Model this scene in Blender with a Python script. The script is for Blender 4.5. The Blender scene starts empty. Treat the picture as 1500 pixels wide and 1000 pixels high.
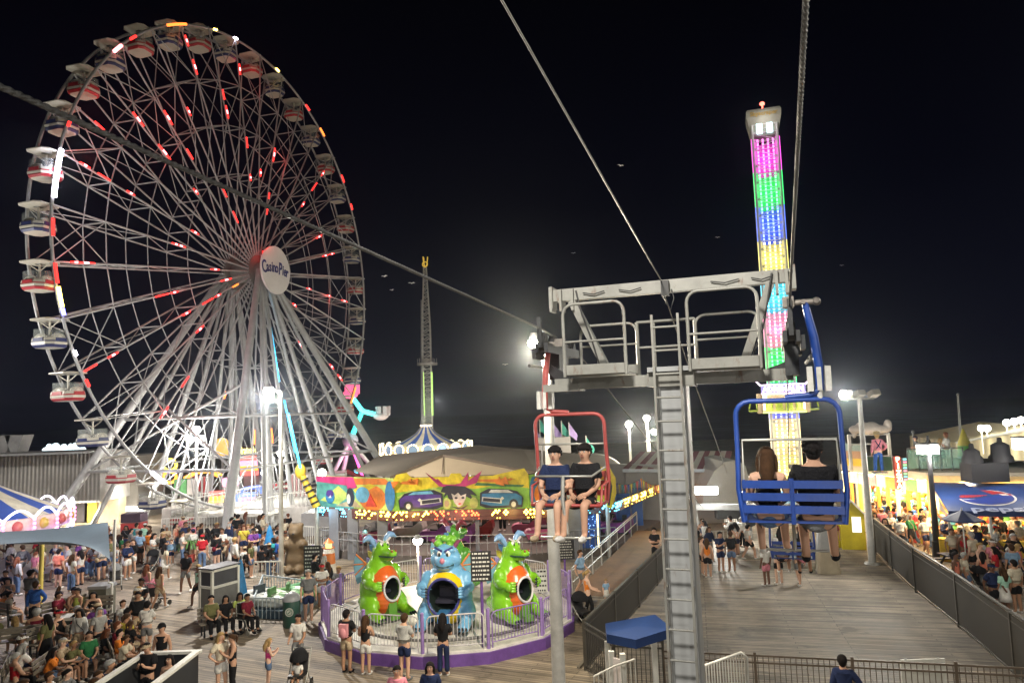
import bpy, bmesh, math, random
from mathutils import Vector, Matrix, Euler
sc = bpy.context.scene
COL = sc.collection
rad = math.radians
V = Vector
rng = random.Random(7)

# ---------------------------------------------------------------- camera
H = 7.5
FPX = 1050.0
pitch, roll = rad(5.4), rad(1.9)
fw = V((0, math.cos(pitch), math.sin(pitch)))
r0 = V((1, 0, 0)); u0 = r0.cross(fw)
right = r0 * math.cos(roll) - u0 * math.sin(roll)
upv = r0 * math.sin(roll) + u0 * math.cos(roll)
CAM = V((0, 0, H))
cam = bpy.data.cameras.new('camera')
cam.sensor_width = 36; cam.lens = 36 * FPX / 1500; cam.clip_end = 3000; cam.clip_start = .05
co = bpy.data.objects.new('camera', cam); COL.objects.link(co)
m3 = Matrix((right, upv, -fw)).transposed()
co.matrix_world = Matrix.Translation(CAM) @ m3.to_4x4()
sc.camera = co

def ray(px, py):
    d = right * ((px - 750) / FPX) + upv * ((500 - py) / FPX) + fw
    return d / d.y
def P(px, py, Y): return CAM + ray(px, py) * Y
def G(px, py, z=0.0):
    r = ray(px, py); return CAM + r * ((z - H) / r.z)

# ---------------------------------------------------------------- world, exposure
w = bpy.data.worlds.new('World'); sc.world = w; w.use_nodes = True
nt = w.node_tree
bg = nt.nodes['Background']
tc = nt.nodes.new('ShaderNodeTexCoord'); sx = nt.nodes.new('ShaderNodeSeparateXYZ')
cr = nt.nodes.new('ShaderNodeValToRGB')
nt.links.new(tc.outputs['Generated'], sx.inputs[0]); nt.links.new(sx.outputs['Z'], cr.inputs[0])
nt.links.new(cr.outputs[0], bg.inputs[0]); bg.inputs[1].default_value = 1.0
e = cr.color_ramp.elements
e[0].position = 0.0; e[0].color = (.0042, .0046, .0095, 1)
e[1].position = .55; e[1].color = (.0002, .0002, .0009, 1)
x = e.new(.10); x.color = (.0024, .0027, .0066, 1)
x = e.new(.27); x.color = (.0007, .0008, .0030, 1)
sc.view_settings.view_transform = 'Standard'; sc.view_settings.look = 'None'
sc.view_settings.exposure = 0.32; sc.view_settings.gamma = 1.0
try:
    sc.cycles.max_bounces = 5; sc.cycles.diffuse_bounces = 2; sc.cycles.glossy_bounces = 2
    sc.cycles.transmission_bounces = 3; sc.cycles.transparent_max_bounces = 8; sc.cycles.volume_bounces = 0
    sc.cycles.sample_clamp_indirect = 3.0; sc.cycles.use_denoising = True
    sc.cycles.caustics_reflective = False; sc.cycles.caustics_refractive = False
except Exception: pass

LAMPW = 1.0
def point(loc, watts, col=(1, .93, .80), r=.15, name='lamp_light'):
    l = bpy.data.lights.new(name, 'POINT'); l.energy = watts * LAMPW; l.color = col; l.shadow_soft_size = r
    o = bpy.data.objects.new(name, l); COL.objects.link(o); o.location = loc
    return o
def spot(loc, target, watts, col=(1, .95, .85), ang=80, r=.2, name='flood_light'):
    l = bpy.data.lights.new(name, 'SPOT'); l.energy = watts * LAMPW; l.color = col; l.shadow_soft_size = r
    l.spot_size = rad(ang); l.spot_blend = .5
    o = bpy.data.objects.new(name, l); COL.objects.link(o); o.location = loc
    o.rotation_euler = (V(target) - V(loc)).to_track_quat('-Z', 'Y').to_euler()
    return o
def area(loc, target, watts, sx_, sy_, col=(1, .85, .6), name='tube_light'):
    l = bpy.data.lights.new(name, 'AREA'); l.energy = watts * LAMPW; l.color = col; l.shape = 'RECTANGLE'; l.size = sx_; l.size_y = sy_
    o = bpy.data.objects.new(name, l); COL.objects.link(o); o.location = loc
    o.rotation_euler = (V(target) - V(loc)).to_track_quat('-Z', 'Y').to_euler()
    return o

# ---------------------------------------------------------------- materials
MC = {}
def mat(name, col, rough=.6, metal=0.0, var=.18, scale=2.5, bump=0.0, coat=0.0, dirt=0.0, spec=.5, rust=0.0):
    if name in MC: return MC[name]
    m = bpy.data.materials.new(name); m.use_nodes = True; MC[name] = m
    n = m.node_tree; b = n.nodes['Principled BSDF']
    b.inputs['Roughness'].default_value = rough; b.inputs['Metallic'].default_value = metal
    b.inputs['Coat Weight'].default_value = coat; b.inputs['Specular IOR Level'].default_value = spec
    if max(col) <= 0: col = (.01, .01, .01)
    t = n.nodes.new('ShaderNodeTexCoord'); nz = n.nodes.new('ShaderNodeTexNoise')
    nz.inputs['Scale'].default_value = scale; nz.inputs['Detail'].default_value = 5; nz.inputs['Roughness'].default_value = .65
    n.links.new(t.outputs['Object'], nz.inputs['Vector'])
    r = n.nodes.new('ShaderNodeValToRGB'); n.links.new(nz.outputs[0], r.inputs[0])
    lo, hi = max(0, 1 - var - dirt), 1 + var
    r.color_ramp.elements[0].position = .3; r.color_ramp.elements[1].position = .7
    r.color_ramp.elements[0].color = tuple(c * lo for c in col) + (1,)
    r.color_ramp.elements[1].color = tuple(min(1, c * hi) for c in col) + (1,)
    n.links.new(r.outputs[0], b.inputs['Base Color'])
    if rust:
        mp = n.nodes.new('ShaderNodeMapping'); mp.inputs['Scale'].default_value = (1, 1, .35); n.links.new(t.outputs['Object'], mp.inputs['Vector'])
        n3 = n.nodes.new('ShaderNodeTexNoise'); n3.inputs['Scale'].default_value = 7; n3.inputs['Detail'].default_value = 7; n3.inputs['Roughness'].default_value = .7
        n.links.new(mp.outputs[0], n3.inputs['Vector']); r3 = n.nodes.new('ShaderNodeMapRange'); n.links.new(n3.outputs[0], r3.inputs[0])
        r3.inputs['From Min'].default_value = .66 - rust * .12; r3.inputs['From Max'].default_value = .80 - rust * .12
        mx = n.nodes.new('ShaderNodeMix'); mx.data_type = 'RGBA'; n.links.new(r3.outputs[0], mx.inputs[0]); n.links.new(r.outputs[0], mx.inputs[6]); mx.inputs[7].default_value = (.11, .055, .028, 1)
        n.links.new(mx.outputs[2], b.inputs['Base Color'])
    mr = n.nodes.new('ShaderNodeMapRange'); n.links.new(nz.outputs[0], mr.inputs[0])
    mr.inputs['To Min'].default_value = max(.05, rough - .12); mr.inputs['To Max'].default_value = min(1, rough + .12)
    n.links.new(mr.outputs[0], b.inputs['Roughness'])
    if bump:
        bp = n.nodes.new('ShaderNodeBump'); bp.inputs['Strength'].default_value = bump; bp.inputs['Distance'].default_value = .02
        nz2 = n.nodes.new('ShaderNodeTexNoise'); nz2.inputs['Scale'].default_value = scale * 8
        n.links.new(t.outputs['Object'], nz2.inputs['Vector'])
        n.links.new(nz2.outputs[0], bp.inputs['Height']); n.links.new(bp.outputs[0], b.inputs['Normal'])
    return m
def glow(name, col, s):
    if name in MC: return MC[name]
    m = bpy.data.materials.new(name); m.use_nodes = True; MC[name] = m
    b = m.node_tree.nodes['Principled BSDF']
    b.inputs['Base Color'].default_value = tuple(c * .5 for c in col) + (1,)
    b.inputs['Emission Color'].default_value = tuple(col) + (1,); b.inputs['Emission Strength'].default_value = s
    m.cycles.emission_sampling = 'NONE'
    return m
def glass(name, col, alpha=.25):
    if name in MC: return MC[name]
    m = bpy.data.materials.new(name); m.use_nodes = True; MC[name] = m
    b = m.node_tree.nodes['Principled BSDF']
    b.inputs['Base Color'].default_value = tuple(col) + (1,); b.inputs['Roughness'].default_value = .12
    b.inputs['Alpha'].default_value = alpha
    return m
def planks(name, c1, c2, mortar, rot, width=.14, length=3.6, dirt=.5, wet=.5):
    m = bpy.data.materials.new(name); m.use_nodes = True; MC[name] = m
    n = m.node_tree; b = n.nodes['Principled BSDF']; L = n.links.new
    t = n.nodes.new('ShaderNodeTexCoord'); mp = n.nodes.new('ShaderNodeMapping'); mp.inputs['Rotation'].default_value = (0, 0, rot)
    L(t.outputs['Object'], mp.inputs['Vector'])
    br = n.nodes.new('ShaderNodeTexBrick'); L(mp.outputs[0], br.inputs['Vector'])
    br.inputs['Color1'].default_value = tuple(c1) + (1,); br.inputs['Color2'].default_value = tuple(c2) + (1,)
    br.inputs['Mortar'].default_value = tuple(mortar) + (1,)
    br.inputs['Scale'].default_value = 1; br.inputs['Mortar Size'].default_value = .011; br.inputs['Mortar Smooth'].default_value = .2
    br.inputs['Bias'].default_value = 0; br.inputs['Brick Width'].default_value = length; br.inputs['Row Height'].default_value = width
    br.offset = .37; br.offset_frequency = 3
    nz = n.nodes.new('ShaderNodeTexNoise'); nz.inputs['Scale'].default_value = .35; nz.inputs['Detail'].default_value = 6; nz.inputs['Roughness'].default_value = .7
    L(mp.outputs[0], nz.inputs['Vector'])
    mp2 = n.nodes.new('ShaderNodeMapping'); mp2.inputs['Scale'].default_value = (.35, 8, 1); L(mp.outputs[0], mp2.inputs['Vector'])
    nz2 = n.nodes.new('ShaderNodeTexNoise'); nz2.inputs['Scale'].default_value = .8; nz2.inputs['Detail'].default_value = 5; L(mp2.outputs[0], nz2.inputs['Vector'])
    r1 = n.nodes.new('ShaderNodeMapRange'); L(nz.outputs[0], r1.inputs[0]); r1.inputs['From Min'].default_value = .36; r1.inputs['From Max'].default_value = .60
    r1.inputs['To Min'].default_value = 1 - dirt; r1.inputs['To Max'].default_value = 1.1
    r2 = n.nodes.new('ShaderNodeMapRange'); L(nz2.outputs[0], r2.inputs[0]); r2.inputs['From Min'].default_value = .25; r2.inputs['From Max'].default_value = .75
    r2.inputs['To Min'].default_value = .38; r2.inputs['To Max'].default_value = 1.55
    mu = n.nodes.new('ShaderNodeMath'); mu.operation = 'MULTIPLY'; L(r1.outputs[0], mu.inputs[0]); L(r2.outputs[0], mu.inputs[1])
    mx = n.nodes.new('ShaderNodeVectorMath'); mx.operation = 'SCALE'; L(br.outputs['Color'], mx.inputs[0]); L(mu.outputs[0], mx.inputs['Scale'])
    n4 = n.nodes.new('ShaderNodeTexNoise'); n4.inputs['Scale'].default_value = .55; n4.inputs['Detail'].default_value = 8; n4.inputs['Roughness'].default_value = .62; n4.inputs['Distortion'].default_value = .6
    L(mp.outputs[0], n4.inputs['Vector']); r4 = n.nodes.new('ShaderNodeMapRange'); L(n4.outputs[0], r4.inputs[0]); r4.inputs['From Min'].default_value = .57; r4.inputs['From Max'].default_value = .66
    r4.inputs['To Min'].default_value = 1; r4.inputs['To Max'].default_value = .5
    m4 = n.nodes.new('ShaderNodeVectorMath'); m4.operation = 'SCALE'; L(mx.outputs[0], m4.inputs[0]); L(r4.outputs[0], m4.inputs['Scale'])
    L(m4.outputs[0], b.inputs['Base Color'])
    r3 = n.nodes.new('ShaderNodeMapRange'); L(nz.outputs[0], r3.inputs[0]); r3.inputs['To Min'].default_value = wet; r3.inputs['To Max'].default_value = .9
    L(r3.outputs[0], b.inputs['Roughness'])
    bp = n.nodes.new('ShaderNodeBump'); bp.inputs['Strength'].default_value = .5; bp.inputs['Distance'].default_value = .012
    L(br.outputs['Fac'], bp.inputs['Height']); bp.invert = True; L(bp.outputs[0], b.inputs['Normal'])
    return m
def ribs(name, c1, c2, axis_scale, rough=.5, dirt=.3):
    """corrugated / board siding: bands along one object axis"""
    if name in MC: return MC[name]
    m = mat(name, c1, rough, 0, .15, .6, dirt=dirt); n = m.node_tree; b = n.nodes['Principled BSDF']; L = n.links.new
    t = n.nodes.new('ShaderNodeTexCoord'); mp = n.nodes.new('ShaderNodeMapping'); mp.inputs['Scale'].default_value = axis_scale
    L(t.outputs['Object'], mp.inputs['Vector'])
    wv = n.nodes.new('ShaderNodeTexWave'); wv.inputs['Scale'].default_value = 1; wv.inputs['Distortion'].default_value = 0
    wv.bands_direction = 'X' if axis_scale[0] else ('Y' if axis_scale[1] else 'Z')
    L(mp.outputs[0], wv.inputs['Vector'])
    bp = n.nodes.new('ShaderNodeBump'); bp.inputs['Strength'].default_value = .8; bp.inputs['Distance'].default_value = .05
    L(wv.outputs['Fac'], bp.inputs['Height']); L(bp.outputs[0], b.inputs['Normal'])
    src = b.inputs['Base Color'].links[0].from_socket
    mx = n.nodes.new('ShaderNodeMix'); mx.data_type = 'RGBA'; mx.blend_type = 'MIX'
    L(wv.outputs['Fac'], mx.inputs[0]); mx.inputs[6].default_value = tuple(c2) + (1,); L(src, mx.inputs[7])
    L(mx.outputs[2], b.inputs['Base Color'])
    return m

# ---------------------------------------------------------------- mesh helpers
class MB:
    def __init__(s): s.v = []; s.f = []; s.mi = []; s.sm = []; s.cur = 0
    def use(s, i): s.cur = i; return s
    def add(s, vs, fs, smooth=False):
        o = len(s.v); s.v.extend(V(p) for p in vs)
        for f in fs: s.f.append([i + o for i in f]); s.mi.append(s.cur); s.sm.append(smooth)
        return s
    def box(s, c, size, rot=None):
        c = V(c); a, b, d = (k / 2 for k in size)
        vs = [V((x * a, y * b, z * d)) for x in (-1, 1) for y in (-1, 1) for z in (-1, 1)]
        if rot is not None: vs = [rot @ q for q in vs]
        return s.add([q + c for q in vs], [(0, 1, 3, 2), (4, 6, 7, 5), (0, 4, 5, 1), (2, 3, 7, 6), (0, 2, 6, 4), (1, 5, 7, 3)])
    def bar(s, p, q, wd, ht, up=(0, 0, 1)):
        p, q = V(p), V(q); d = q - p; L = d.length
        if L < 1e-6: return s
        d.normalize(); u = V(up)
        if abs(d.dot(u)) > .98: u = V((0, 1, 0))
        x = d.cross(u).normalized(); u = x.cross(d)
        return s.box((p + q) / 2, (wd, L, ht), Matrix((x, d, u)).transposed())
    def cyl(s, p, q, r, r2=None, n=8, cap=True):
        p, q = V(p), V(q); r2 = r if r2 is None else r2
        d = (q - p)
        if d.length < 1e-6: return s
        d.normalize(); a = d.orthogonal().normalized(); b = d.cross(a)
        vs = []
        for c, rr in ((p, r), (q, r2)):
            for i in range(n):
                t = 2 * math.pi * i / n; vs.append(c + a * (rr * math.cos(t)) + b * (rr * math.sin(t)))
        fs = [(i, (i + 1) % n, n + (i + 1) % n, n + i) for i in range(n)]
        s.add(vs, fs, n > 5)
        if cap: s.add(vs, [tuple(range(n - 1, -1, -1)), tuple(range(n, 2 * n))])
        return s
    def tube(s, pts, r, n=8, closed=False):
        pts = [V(p) for p in pts]; N = len(pts); rs = r if isinstance(r, (list, tuple)) else [r] * N
        vs = []; a = None
        for i, p in enumerate(pts):
            if closed: d = pts[(i + 1) % N] - pts[i - 1]
            else: d = pts[min(i + 1, N - 1)] - pts[max(i - 1, 0)]
            d.normalize()
            a = d.orthogonal().normalized() if a is None else (a - d * a.dot(d)).normalized()
            b = d.cross(a)
            for k in range(n):
                t = 2 * math.pi * k / n; vs.append(p + a * (rs[i] * math.cos(t)) + b * (rs[i] * math.sin(t)))
        fs = []
        for i in range(N if closed else N - 1):
            j = (i + 1) % N
            for k in range(n): fs.append((i * n + k, i * n + (k + 1) % n, j * n + (k + 1) % n, j * n + k))
        s.add(vs, fs, True)
        if not closed: s.add(vs, [tuple(range(n - 1, -1, -1)), tuple(range((N - 1) * n, N * n))])
        return s
    def sph(s, c, r, nu=12, nv=8, rot=None, zmin=-1.0):
        c = V(c); r = V(r) if hasattr(r, '__len__') else V((r, r, r)); vs = []; fs = []
        t1 = math.acos(max(-1, min(1, zmin)))
        for j in range(nv + 1):
            th = t1 * j / nv
            for i in range(nu):
                ph = 2 * math.pi * i / nu
                q = V((r.x * math.sin(th) * math.cos(ph), r.y * math.sin(th) * math.sin(ph), r.z * math.cos(th)))
                vs.append(c + (rot @ q if rot is not None else q))
        for j in range(nv):
            for i in range(nu): fs.append((j * nu + i, (j + 1) * nu + i, (j + 1) * nu + (i + 1) % nu, j * nu + (i + 1) % nu))
        return s.add(vs, fs, True)
    def lathe(s, prof, n=24, c=(0, 0, 0), smooth=True, a0=0.0):
        c = V(c); vs = []; fs = []
        for (r, z) in prof:
            for i in range(n):
                t = a0 + 2 * math.pi * i / n; vs.append(c + V((r * math.cos(t), r * math.sin(t), z)))
        for j in range(len(prof) - 1):
            for i in range(n): fs.append((j * n + i, j * n + (i + 1) % n, (j + 1) * n + (i + 1) % n, (j + 1) * n + i))
        return s.add(vs, fs, smooth)
    def extr(s, poly, vec):
        poly = [V(p) for p in poly]; vec = V(vec); n = len(poly)
        vs = poly + [p + vec for p in poly]
        fs = [tuple(range(n - 1, -1, -1)), tuple(range(n, 2 * n))] + [(i, (i + 1) % n, n + (i + 1) % n, n + i) for i in range(n)]
        return s.add(vs, fs)
    def mesh(s, me, M=None):
        M = M or Matrix()
        return s.add([M @ v.co for v in me.vertices], [tuple(p.vertices) for p in me.polygons], True)
    def data(s, name, mats):
        me = bpy.data.meshes.new(name)
        me.from_pydata([tuple(p) for p in s.v], [], s.f)
        for m in (mats if isinstance(mats, (list, tuple)) else [mats]): me.materials.append(m)
        me.polygons.foreach_set('material_index', s.mi); me.polygons.foreach_set('use_smooth', s.sm)
        me.update(); return me
    def build(s, name, mats, parent=None):
        return link(name, s.data(name, mats), parent)

KIDS = {}
PW = {}
def link(name, me, parent=None):
    o = bpy.data.objects.new(name, me); COL.objects.link(o)
    if parent is not None:
        o.parent = parent; KIDS.setdefault(parent, []).append(o)
        if parent in PW: o.matrix_parent_inverse = PW[parent].inverted()
    return o
def tag(o, label=None, cat=None, group=None, kind=None):
    if label: o['label'] = label
    if cat: o['category'] = cat
    if group: o['group'] = group
    if kind: o['kind'] = kind
    return o
def thing(name, label, cat, loc=(0, 0, 0), rotz=0.0, group=None, local=False):
    """Empty at the thing's base.  Parts of it are written in world coordinates unless local=True."""
    o = bpy.data.objects.new(name, None); COL.objects.link(o); o.empty_display_size = .2
    o.location = loc; o.rotation_euler = (0, 0, rotz)
    if not local: PW[o] = Matrix.Translation(V(loc)) @ Matrix.Rotation(rotz, 4, 'Z')
    return tag(o, label, cat, group)
def copy_tree(o, parent=None):
    c = o.copy(); COL.objects.link(c)
    if parent is not None: c.parent = parent; KIDS.setdefault(parent, []).append(c)
    for k in KIDS.get(o, []): copy_tree(k, c)
    return c
def dup(o, loc, rotz=None, label=None, group=None, scale=None):
    c = copy_tree(o); c.location = loc
    if rotz is not None: c.rotation_euler = (0, 0, rotz)
    if scale: c.scale = (scale,) * 3
    return tag(c, label, None, group)
def structure(o): o['kind'] = 'structure'; return o
def evalmesh(o):
    dg = bpy.context.evaluated_depsgraph_get(); dg.update()
    return bpy.data.meshes.new_from_object(o.evaluated_get(dg))
def drop(o):
    d = o.data; bpy.data.objects.remove(o)
    return d
_mbn = [0]
def meta(elems, res=.08, thr=.3):
    """elems: (centre, radii) ellipsoids -> one continuous smooth mesh"""
    _mbn[0] += 1
    mb = bpy.data.metaballs.new('blob%s' % 'abcdefghijklmnopqrstuvwxyz'[_mbn[0] % 26] + 'q' * (_mbn[0] // 26))
    mb.resolution = res; mb.render_resolution = res; mb.threshold = thr
    for el in elems:
        c, r = el[0], el[1]
        b = mb.elements.new(type='ELLIPSOID'); b.co = c
        mx = max(r); b.radius = mx * 1.45; b.size_x, b.size_y, b.size_z = (k / mx for k in r); b.stiffness = 2.2
        if len(el) > 2: b.rotation = el[2]
    o = bpy.data.objects.new(mb.name, mb); COL.objects.link(o)
    me = evalmesh(o); drop(o); bpy.data.metaballs.remove(mb)
    for p in me.polygons: p.use_smooth = True
    return me
def text_mesh(body, size=1.0, depth=.02, bold=0.0, spacing=1.0):
    c = bpy.data.curves.new('lettering', 'FONT'); c.body = body; c.size = size; c.extrude = depth / 2; c.offset = bold
    c.align_x = 'CENTER'; c.align_y = 'CENTER'; c.resolution_u = 3; c.space_character = spacing
    o = bpy.data.objects.new('lettering', c); COL.objects.link(o)
    me = evalmesh(o); drop(o); bpy.data.curves.remove(c); return me
def frame_matrix(origin, xdir, updir=(0, 0, 1)):
    """matrix taking (x right, y up, z out) to world"""
    x = V(xdir).normalized(); y = V(updir).normalized(); z = x.cross(y).normalized(); y = z.cross(x)
    M = Matrix((x, y, z)).transposed().to_4x4(); M.translation = V(origin); return M
# pier axis: the chairlift line runs along U, W is to its right
AX = rad(20.0)
U = V((math.sin(AX), math.cos(AX), 0)); W = V((math.cos(AX), -math.sin(AX), 0))
def S(s, l, z=0.0): return U * s + W * l + V((0, 0, z))
LIFT_ROT = -AX

# common materials
steel = mat('galvanised_steel', (.34, .34, .31), .45, .35, .22, 3, .15, dirt=.15)
white_paint = mat('white_paint', (.62, .62, .58), .45, 0, .12, 2, .05, dirt=.1)
cream = mat('cream_fibreglass', (.50, .48, .41), .35, 0, .1, 2)
grey_paint = mat('grey_paint', (.30, .31, .31), .5, 0, .15, 2, .05)
dark_steel = mat('dark_steel', (.035, .037, .04), .5, .3, .3, 4)
black_plastic = mat('black_plastic', (.012, .012, .013), .5, 0, .3, 4)
red_paint = mat('red_paint', (.36, .03, .04), .4, 0, .2, 3)
navy_paint = mat('navy_paint', (.03, .04, .12), .4, 0, .2, 3)
blue_paint = mat('blue_paint', (.010, .05, .27), .4, 0, .2, 4, .05)
rope_mat = mat('wire_rope', (.075, .075, .075), .5, .4, .4, 20, .3)
bulb_white = glow('lamp_bulb', (1, .95, .82), 30)
bulb_warm = glow('warm_bulb', (1, .75, .35), 9)
# ================================================================ setting
mat_board = planks('boardwalk_planks', (.30, .245, .18), (.20, .165, .125), (.07, .06, .05), AX + rad(4), .14, 3.6, .35, .5)
mat_deck = planks('lift_deck_planks', (.30, .25, .19), (.18, .15, .115), (.05, .045, .035), AX - rad(6), .15, 4.2, .55, .4)
m = MB(); m.add([(-1500, -900, -5), (1500, -900, -5), (1500, 2500, -5), (-1500, 2500, -5)], [(0, 1, 2, 3)])
structure(m.build('sea', mat('sea_water', (.006, .008, .013), .16, 0, .3, .05, .0, spec=1.0)))
m = MB(); m.box((-5, 62, -.3), (170, 170, .6)); structure(m.build('boardwalk', mat_board))
m = MB()
dk = [G(862, 985), G(973, 846), G(1040, 775), G(1215, 775), G(1282, 800), G(1342, 868), G(1405, 919), G(1488, 992), S(14, 9), S(14, -3)]
dk = [V((p.x, p.y, .004)) for p in dk]
m.extr(dk, (0, 0, .02)); structure(m.build('lift_deck', mat_deck))

# ================================================================ ferris wheel
FC = V((-20.479, 56.957, 19.178)); FR = 18.5; PS = .27564
FT = V((math.sin(PS), math.cos(PS), 0)); FN = V((math.cos(PS), -math.sin(PS), 0))
FWID = 1.75
def fw_pt(a, r, n): return FC + FT * (-r * math.cos(a)) + V((0, 0, r * math.sin(a))) + FN * n   # a=0 : near side, counts upwards
wheel = thing('ferris_wheel', 'giant white lattice ferris wheel with red and blue gondolas and a white hub sign', 'ferris wheel', (FC.x, FC.y, 0))
NG = 36
best = min(range(3600), key=lambda k: abs((lambda q: 500 - FPX * ((q - CAM).dot(upv)) / ((q - CAM).dot(fw)))(fw_pt(rad(k / 100 - 18), FR, 0)) - 383))
PH = rad(best / 100 - 18)
fsteel = mat('wheel_steel', (.37, .38, .385), .45, .1, .15, 1.5, dirt=.1)
for nm, n0 in (('front_rim', 0.0), ('rear_rim', -FWID)):
    m = MB()
    m.tube([fw_pt(2 * math.pi * k / 144, FR, n0) for k in range(144)], .095, 8, True)
    for rr, tr in ((.80, .04), (.62, .036), (.42, .032)):
        ang = [PH + 2 * math.pi * k / NG for k in range(NG)]
        for k in range(NG): m.cyl(fw_pt(ang[k], FR * rr, n0), fw_pt(ang[(k + 1) % NG], FR * rr, n0), tr, n=6)
    for k in range(NG):
        if k % 2 == 0:
            a0, a1 = PH + 2 * math.pi * k / NG, PH + 2 * math.pi * (k + 1) / NG
            m.cyl(fw_pt(a0, FR * .80, n0), fw_pt(a1, FR, n0), .034, n=5)
            m.cyl(fw_pt(a1, FR * .80, n0), fw_pt(a0, FR, n0), .034, n=5)
    m.build(nm, fsteel, wheel)
m = MB()
for k in range(NG):
    a0, a1 = PH + 2 * math.pi * k / NG, PH + 2 * math.pi * (k + 1) / NG
    for rr in (.80, .62, .42): m.cyl(fw_pt(a0, FR * rr, 0), fw_pt(a0, FR * rr, -FWID), .05, n=5)
    m.cyl(fw_pt(a0, FR * .80, 0), fw_pt(a0, FR * .62, -FWID), .03, n=5)
    m.cyl(fw_pt(a0, FR * .62, 0), fw_pt(a0, FR * .80, -FWID), .03, n=5)
    m.cyl(fw_pt(a0, FR * .62, 0), fw_pt(a0, FR * .42, -FWID), .03, n=5)
    m.cyl(fw_pt(a0, FR * .80, 0), fw_pt(a0, FR * .97, -FWID), .03, n=5)
m.build('cross_brace', fsteel, wheel)
for k in range(NG):
    a = PH + 2 * math.pi * k / NG
    m = MB(); m.cyl(fw_pt(a, 1.1, .25), fw_pt(a, FR, 0), .074, .06, 6); m.build('spoke', fsteel, wheel)
    m = MB(); m.cyl(fw_pt(a, 1.1, -FWID - .25), fw_pt(a, FR, -FWID), .066, .055, 6); m.build('spoke', fsteel, wheel)
m = MB()
m.cyl(FC + FN * .9, FC - FN * (FWID + .9), .75, n=20)
m.cyl(FC + FN * .35, FC + FN * .1, 1.35, n=24); m.cyl(FC - FN * (FWID + .1), FC - FN * (FWID + .35), 1.35, n=24)
m.cyl(FC + FN * 1.6, FC + FN * .9, .5, n=16)
m.build('hub', mat('hub_steel', (.22, .21, .20), .5, .3, .2, 2), wheel)
SC_ = FC + FN * 1.75
M = frame_matrix(SC_, V((.6, .8, 0)).lerp(FT, .999), (0, 0, 1))
zax = FN
m = MB(); m.cyl(SC_, SC_ + FN * .16, 1.92, n=48); sign = m.build('hub_sign', mat('sign_white', (.72, .70, .70), .5, 0, .06, 1), wheel)
m = MB()
for word, y0 in (('Casino', 0), ):
    pass
letters = 'Casino Pier'
xs = [-1.58, -1.15, -.81, -.54, -.28, .06, .30, .55, .92, 1.20, 1.50]
for i, ch in enumerate(letters):
    if ch == ' ': continue
    tm = text_mesh(ch, 1.12 if ch in 'CP' else .92, .03, .02)
    yy = .16 - .13 * (xs[i]) ** 2 * .5
    LM = frame_matrix(SC_ + FN * .172, FT, (0, 0, 1)) @ Matrix.Translation((xs[i], yy, 0)) @ Matrix.Rotation(-xs[i] * .12, 4, 'Z') @ Matrix.Diagonal((.80, 1.25, 1, 1))
    m.mesh(tm, LM)
m.build('lettering', mat('sign_navy', (.03, .03, .16), .5), sign)
# tower legs
lsteel = mat('leg_steel', (.36, .37, .37), .45, .1, .12, .8, dirt=.1)
for n0, n1, dn in ((.75, 6.6, 1), (-FWID - .75, -7.6, -1)):
    for t1, rr in ((-12.2, .32), (12.2, .32), (-8.2, .18), (8.2, .18), (-5.0, .22), (5.0, .22), (-2.2, .16), (2.2, .16)):
        top = FC + FN * n0 + FT * (t1 * .05); foot = FC + FT * t1 + FN * (n1 if abs(t1) > 8 else n0 * .3 + n1 * .7); foot.z = 0
        m = MB(); m.cyl(foot, top, rr, rr * .72, 14); m.cyl(foot, foot + V((0, 0, .3)), rr * 1.8, rr * 1.8, 14)
        m.build('leg', lsteel, wheel)
m = MB()
def legp(t1, n0, n1, f):
    top = FC + FN * n0 + FT * (t1 * .05); foot = FC + FT * t1 + FN * n1; foot.z = 0
    return foot.lerp(top, f)
for f in (.22, .40):
    for n0, n1 in ((.75, 6.6), (-FWID - .75, -7.6)):
        m.cyl(legp(-12.2, n0, n1, f), legp(12.2, n0, n1, f), .085, n=8)
    for t1 in (-12.2, 12.2):
        m.cyl(legp(t1, .75, 6.6, f), legp(t1, -FWID - .75, -7.6, f), .10, n=8)
for t1 in (-12.2, 12.2):
    m.cyl(legp(t1, .75, 6.6, .22), legp(t1, -FWID - .75, -7.6, .52), .09, n=6)
    m.cyl(legp(t1, -FWID - .75, -7.6, .22), legp(t1, .75, 6.6, .52), .09, n=6)
m.build('leg_brace', lsteel, wheel)
# loading platform under the wheel
m = MB()
pc = FC + FN * 2.2; pc.z = .9
rotp = Matrix.Rotation(-PS, 3, 'Z')
m.box(pc, (6.0, 12, .15), rotp)
for tt in [x * .5 for x in range(-11, 12)]:
    for nn in (-2.9, 2.9):
        q = pc + FT * tt + FN * nn; m.cyl(q, q + V((0, 0, 1.1)), .025, n=5)
for nn in (-2.9, 2.9):
    m.bar(pc + FT * -5.9 + FN * nn + V((0, 0, 1.12)), pc + FT * 5.9 + FN * nn + V((0, 0, 1.12)), .06, .06)
for tt in range(-5, 6, 2):
    for nn in (-2.6, 2.6):
        q = pc + FT * tt + FN * nn; m.cyl(V((q.x, q.y, 0)), q, .08, n=6)
m.build('loading_platform', white_paint, wheel)
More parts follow.
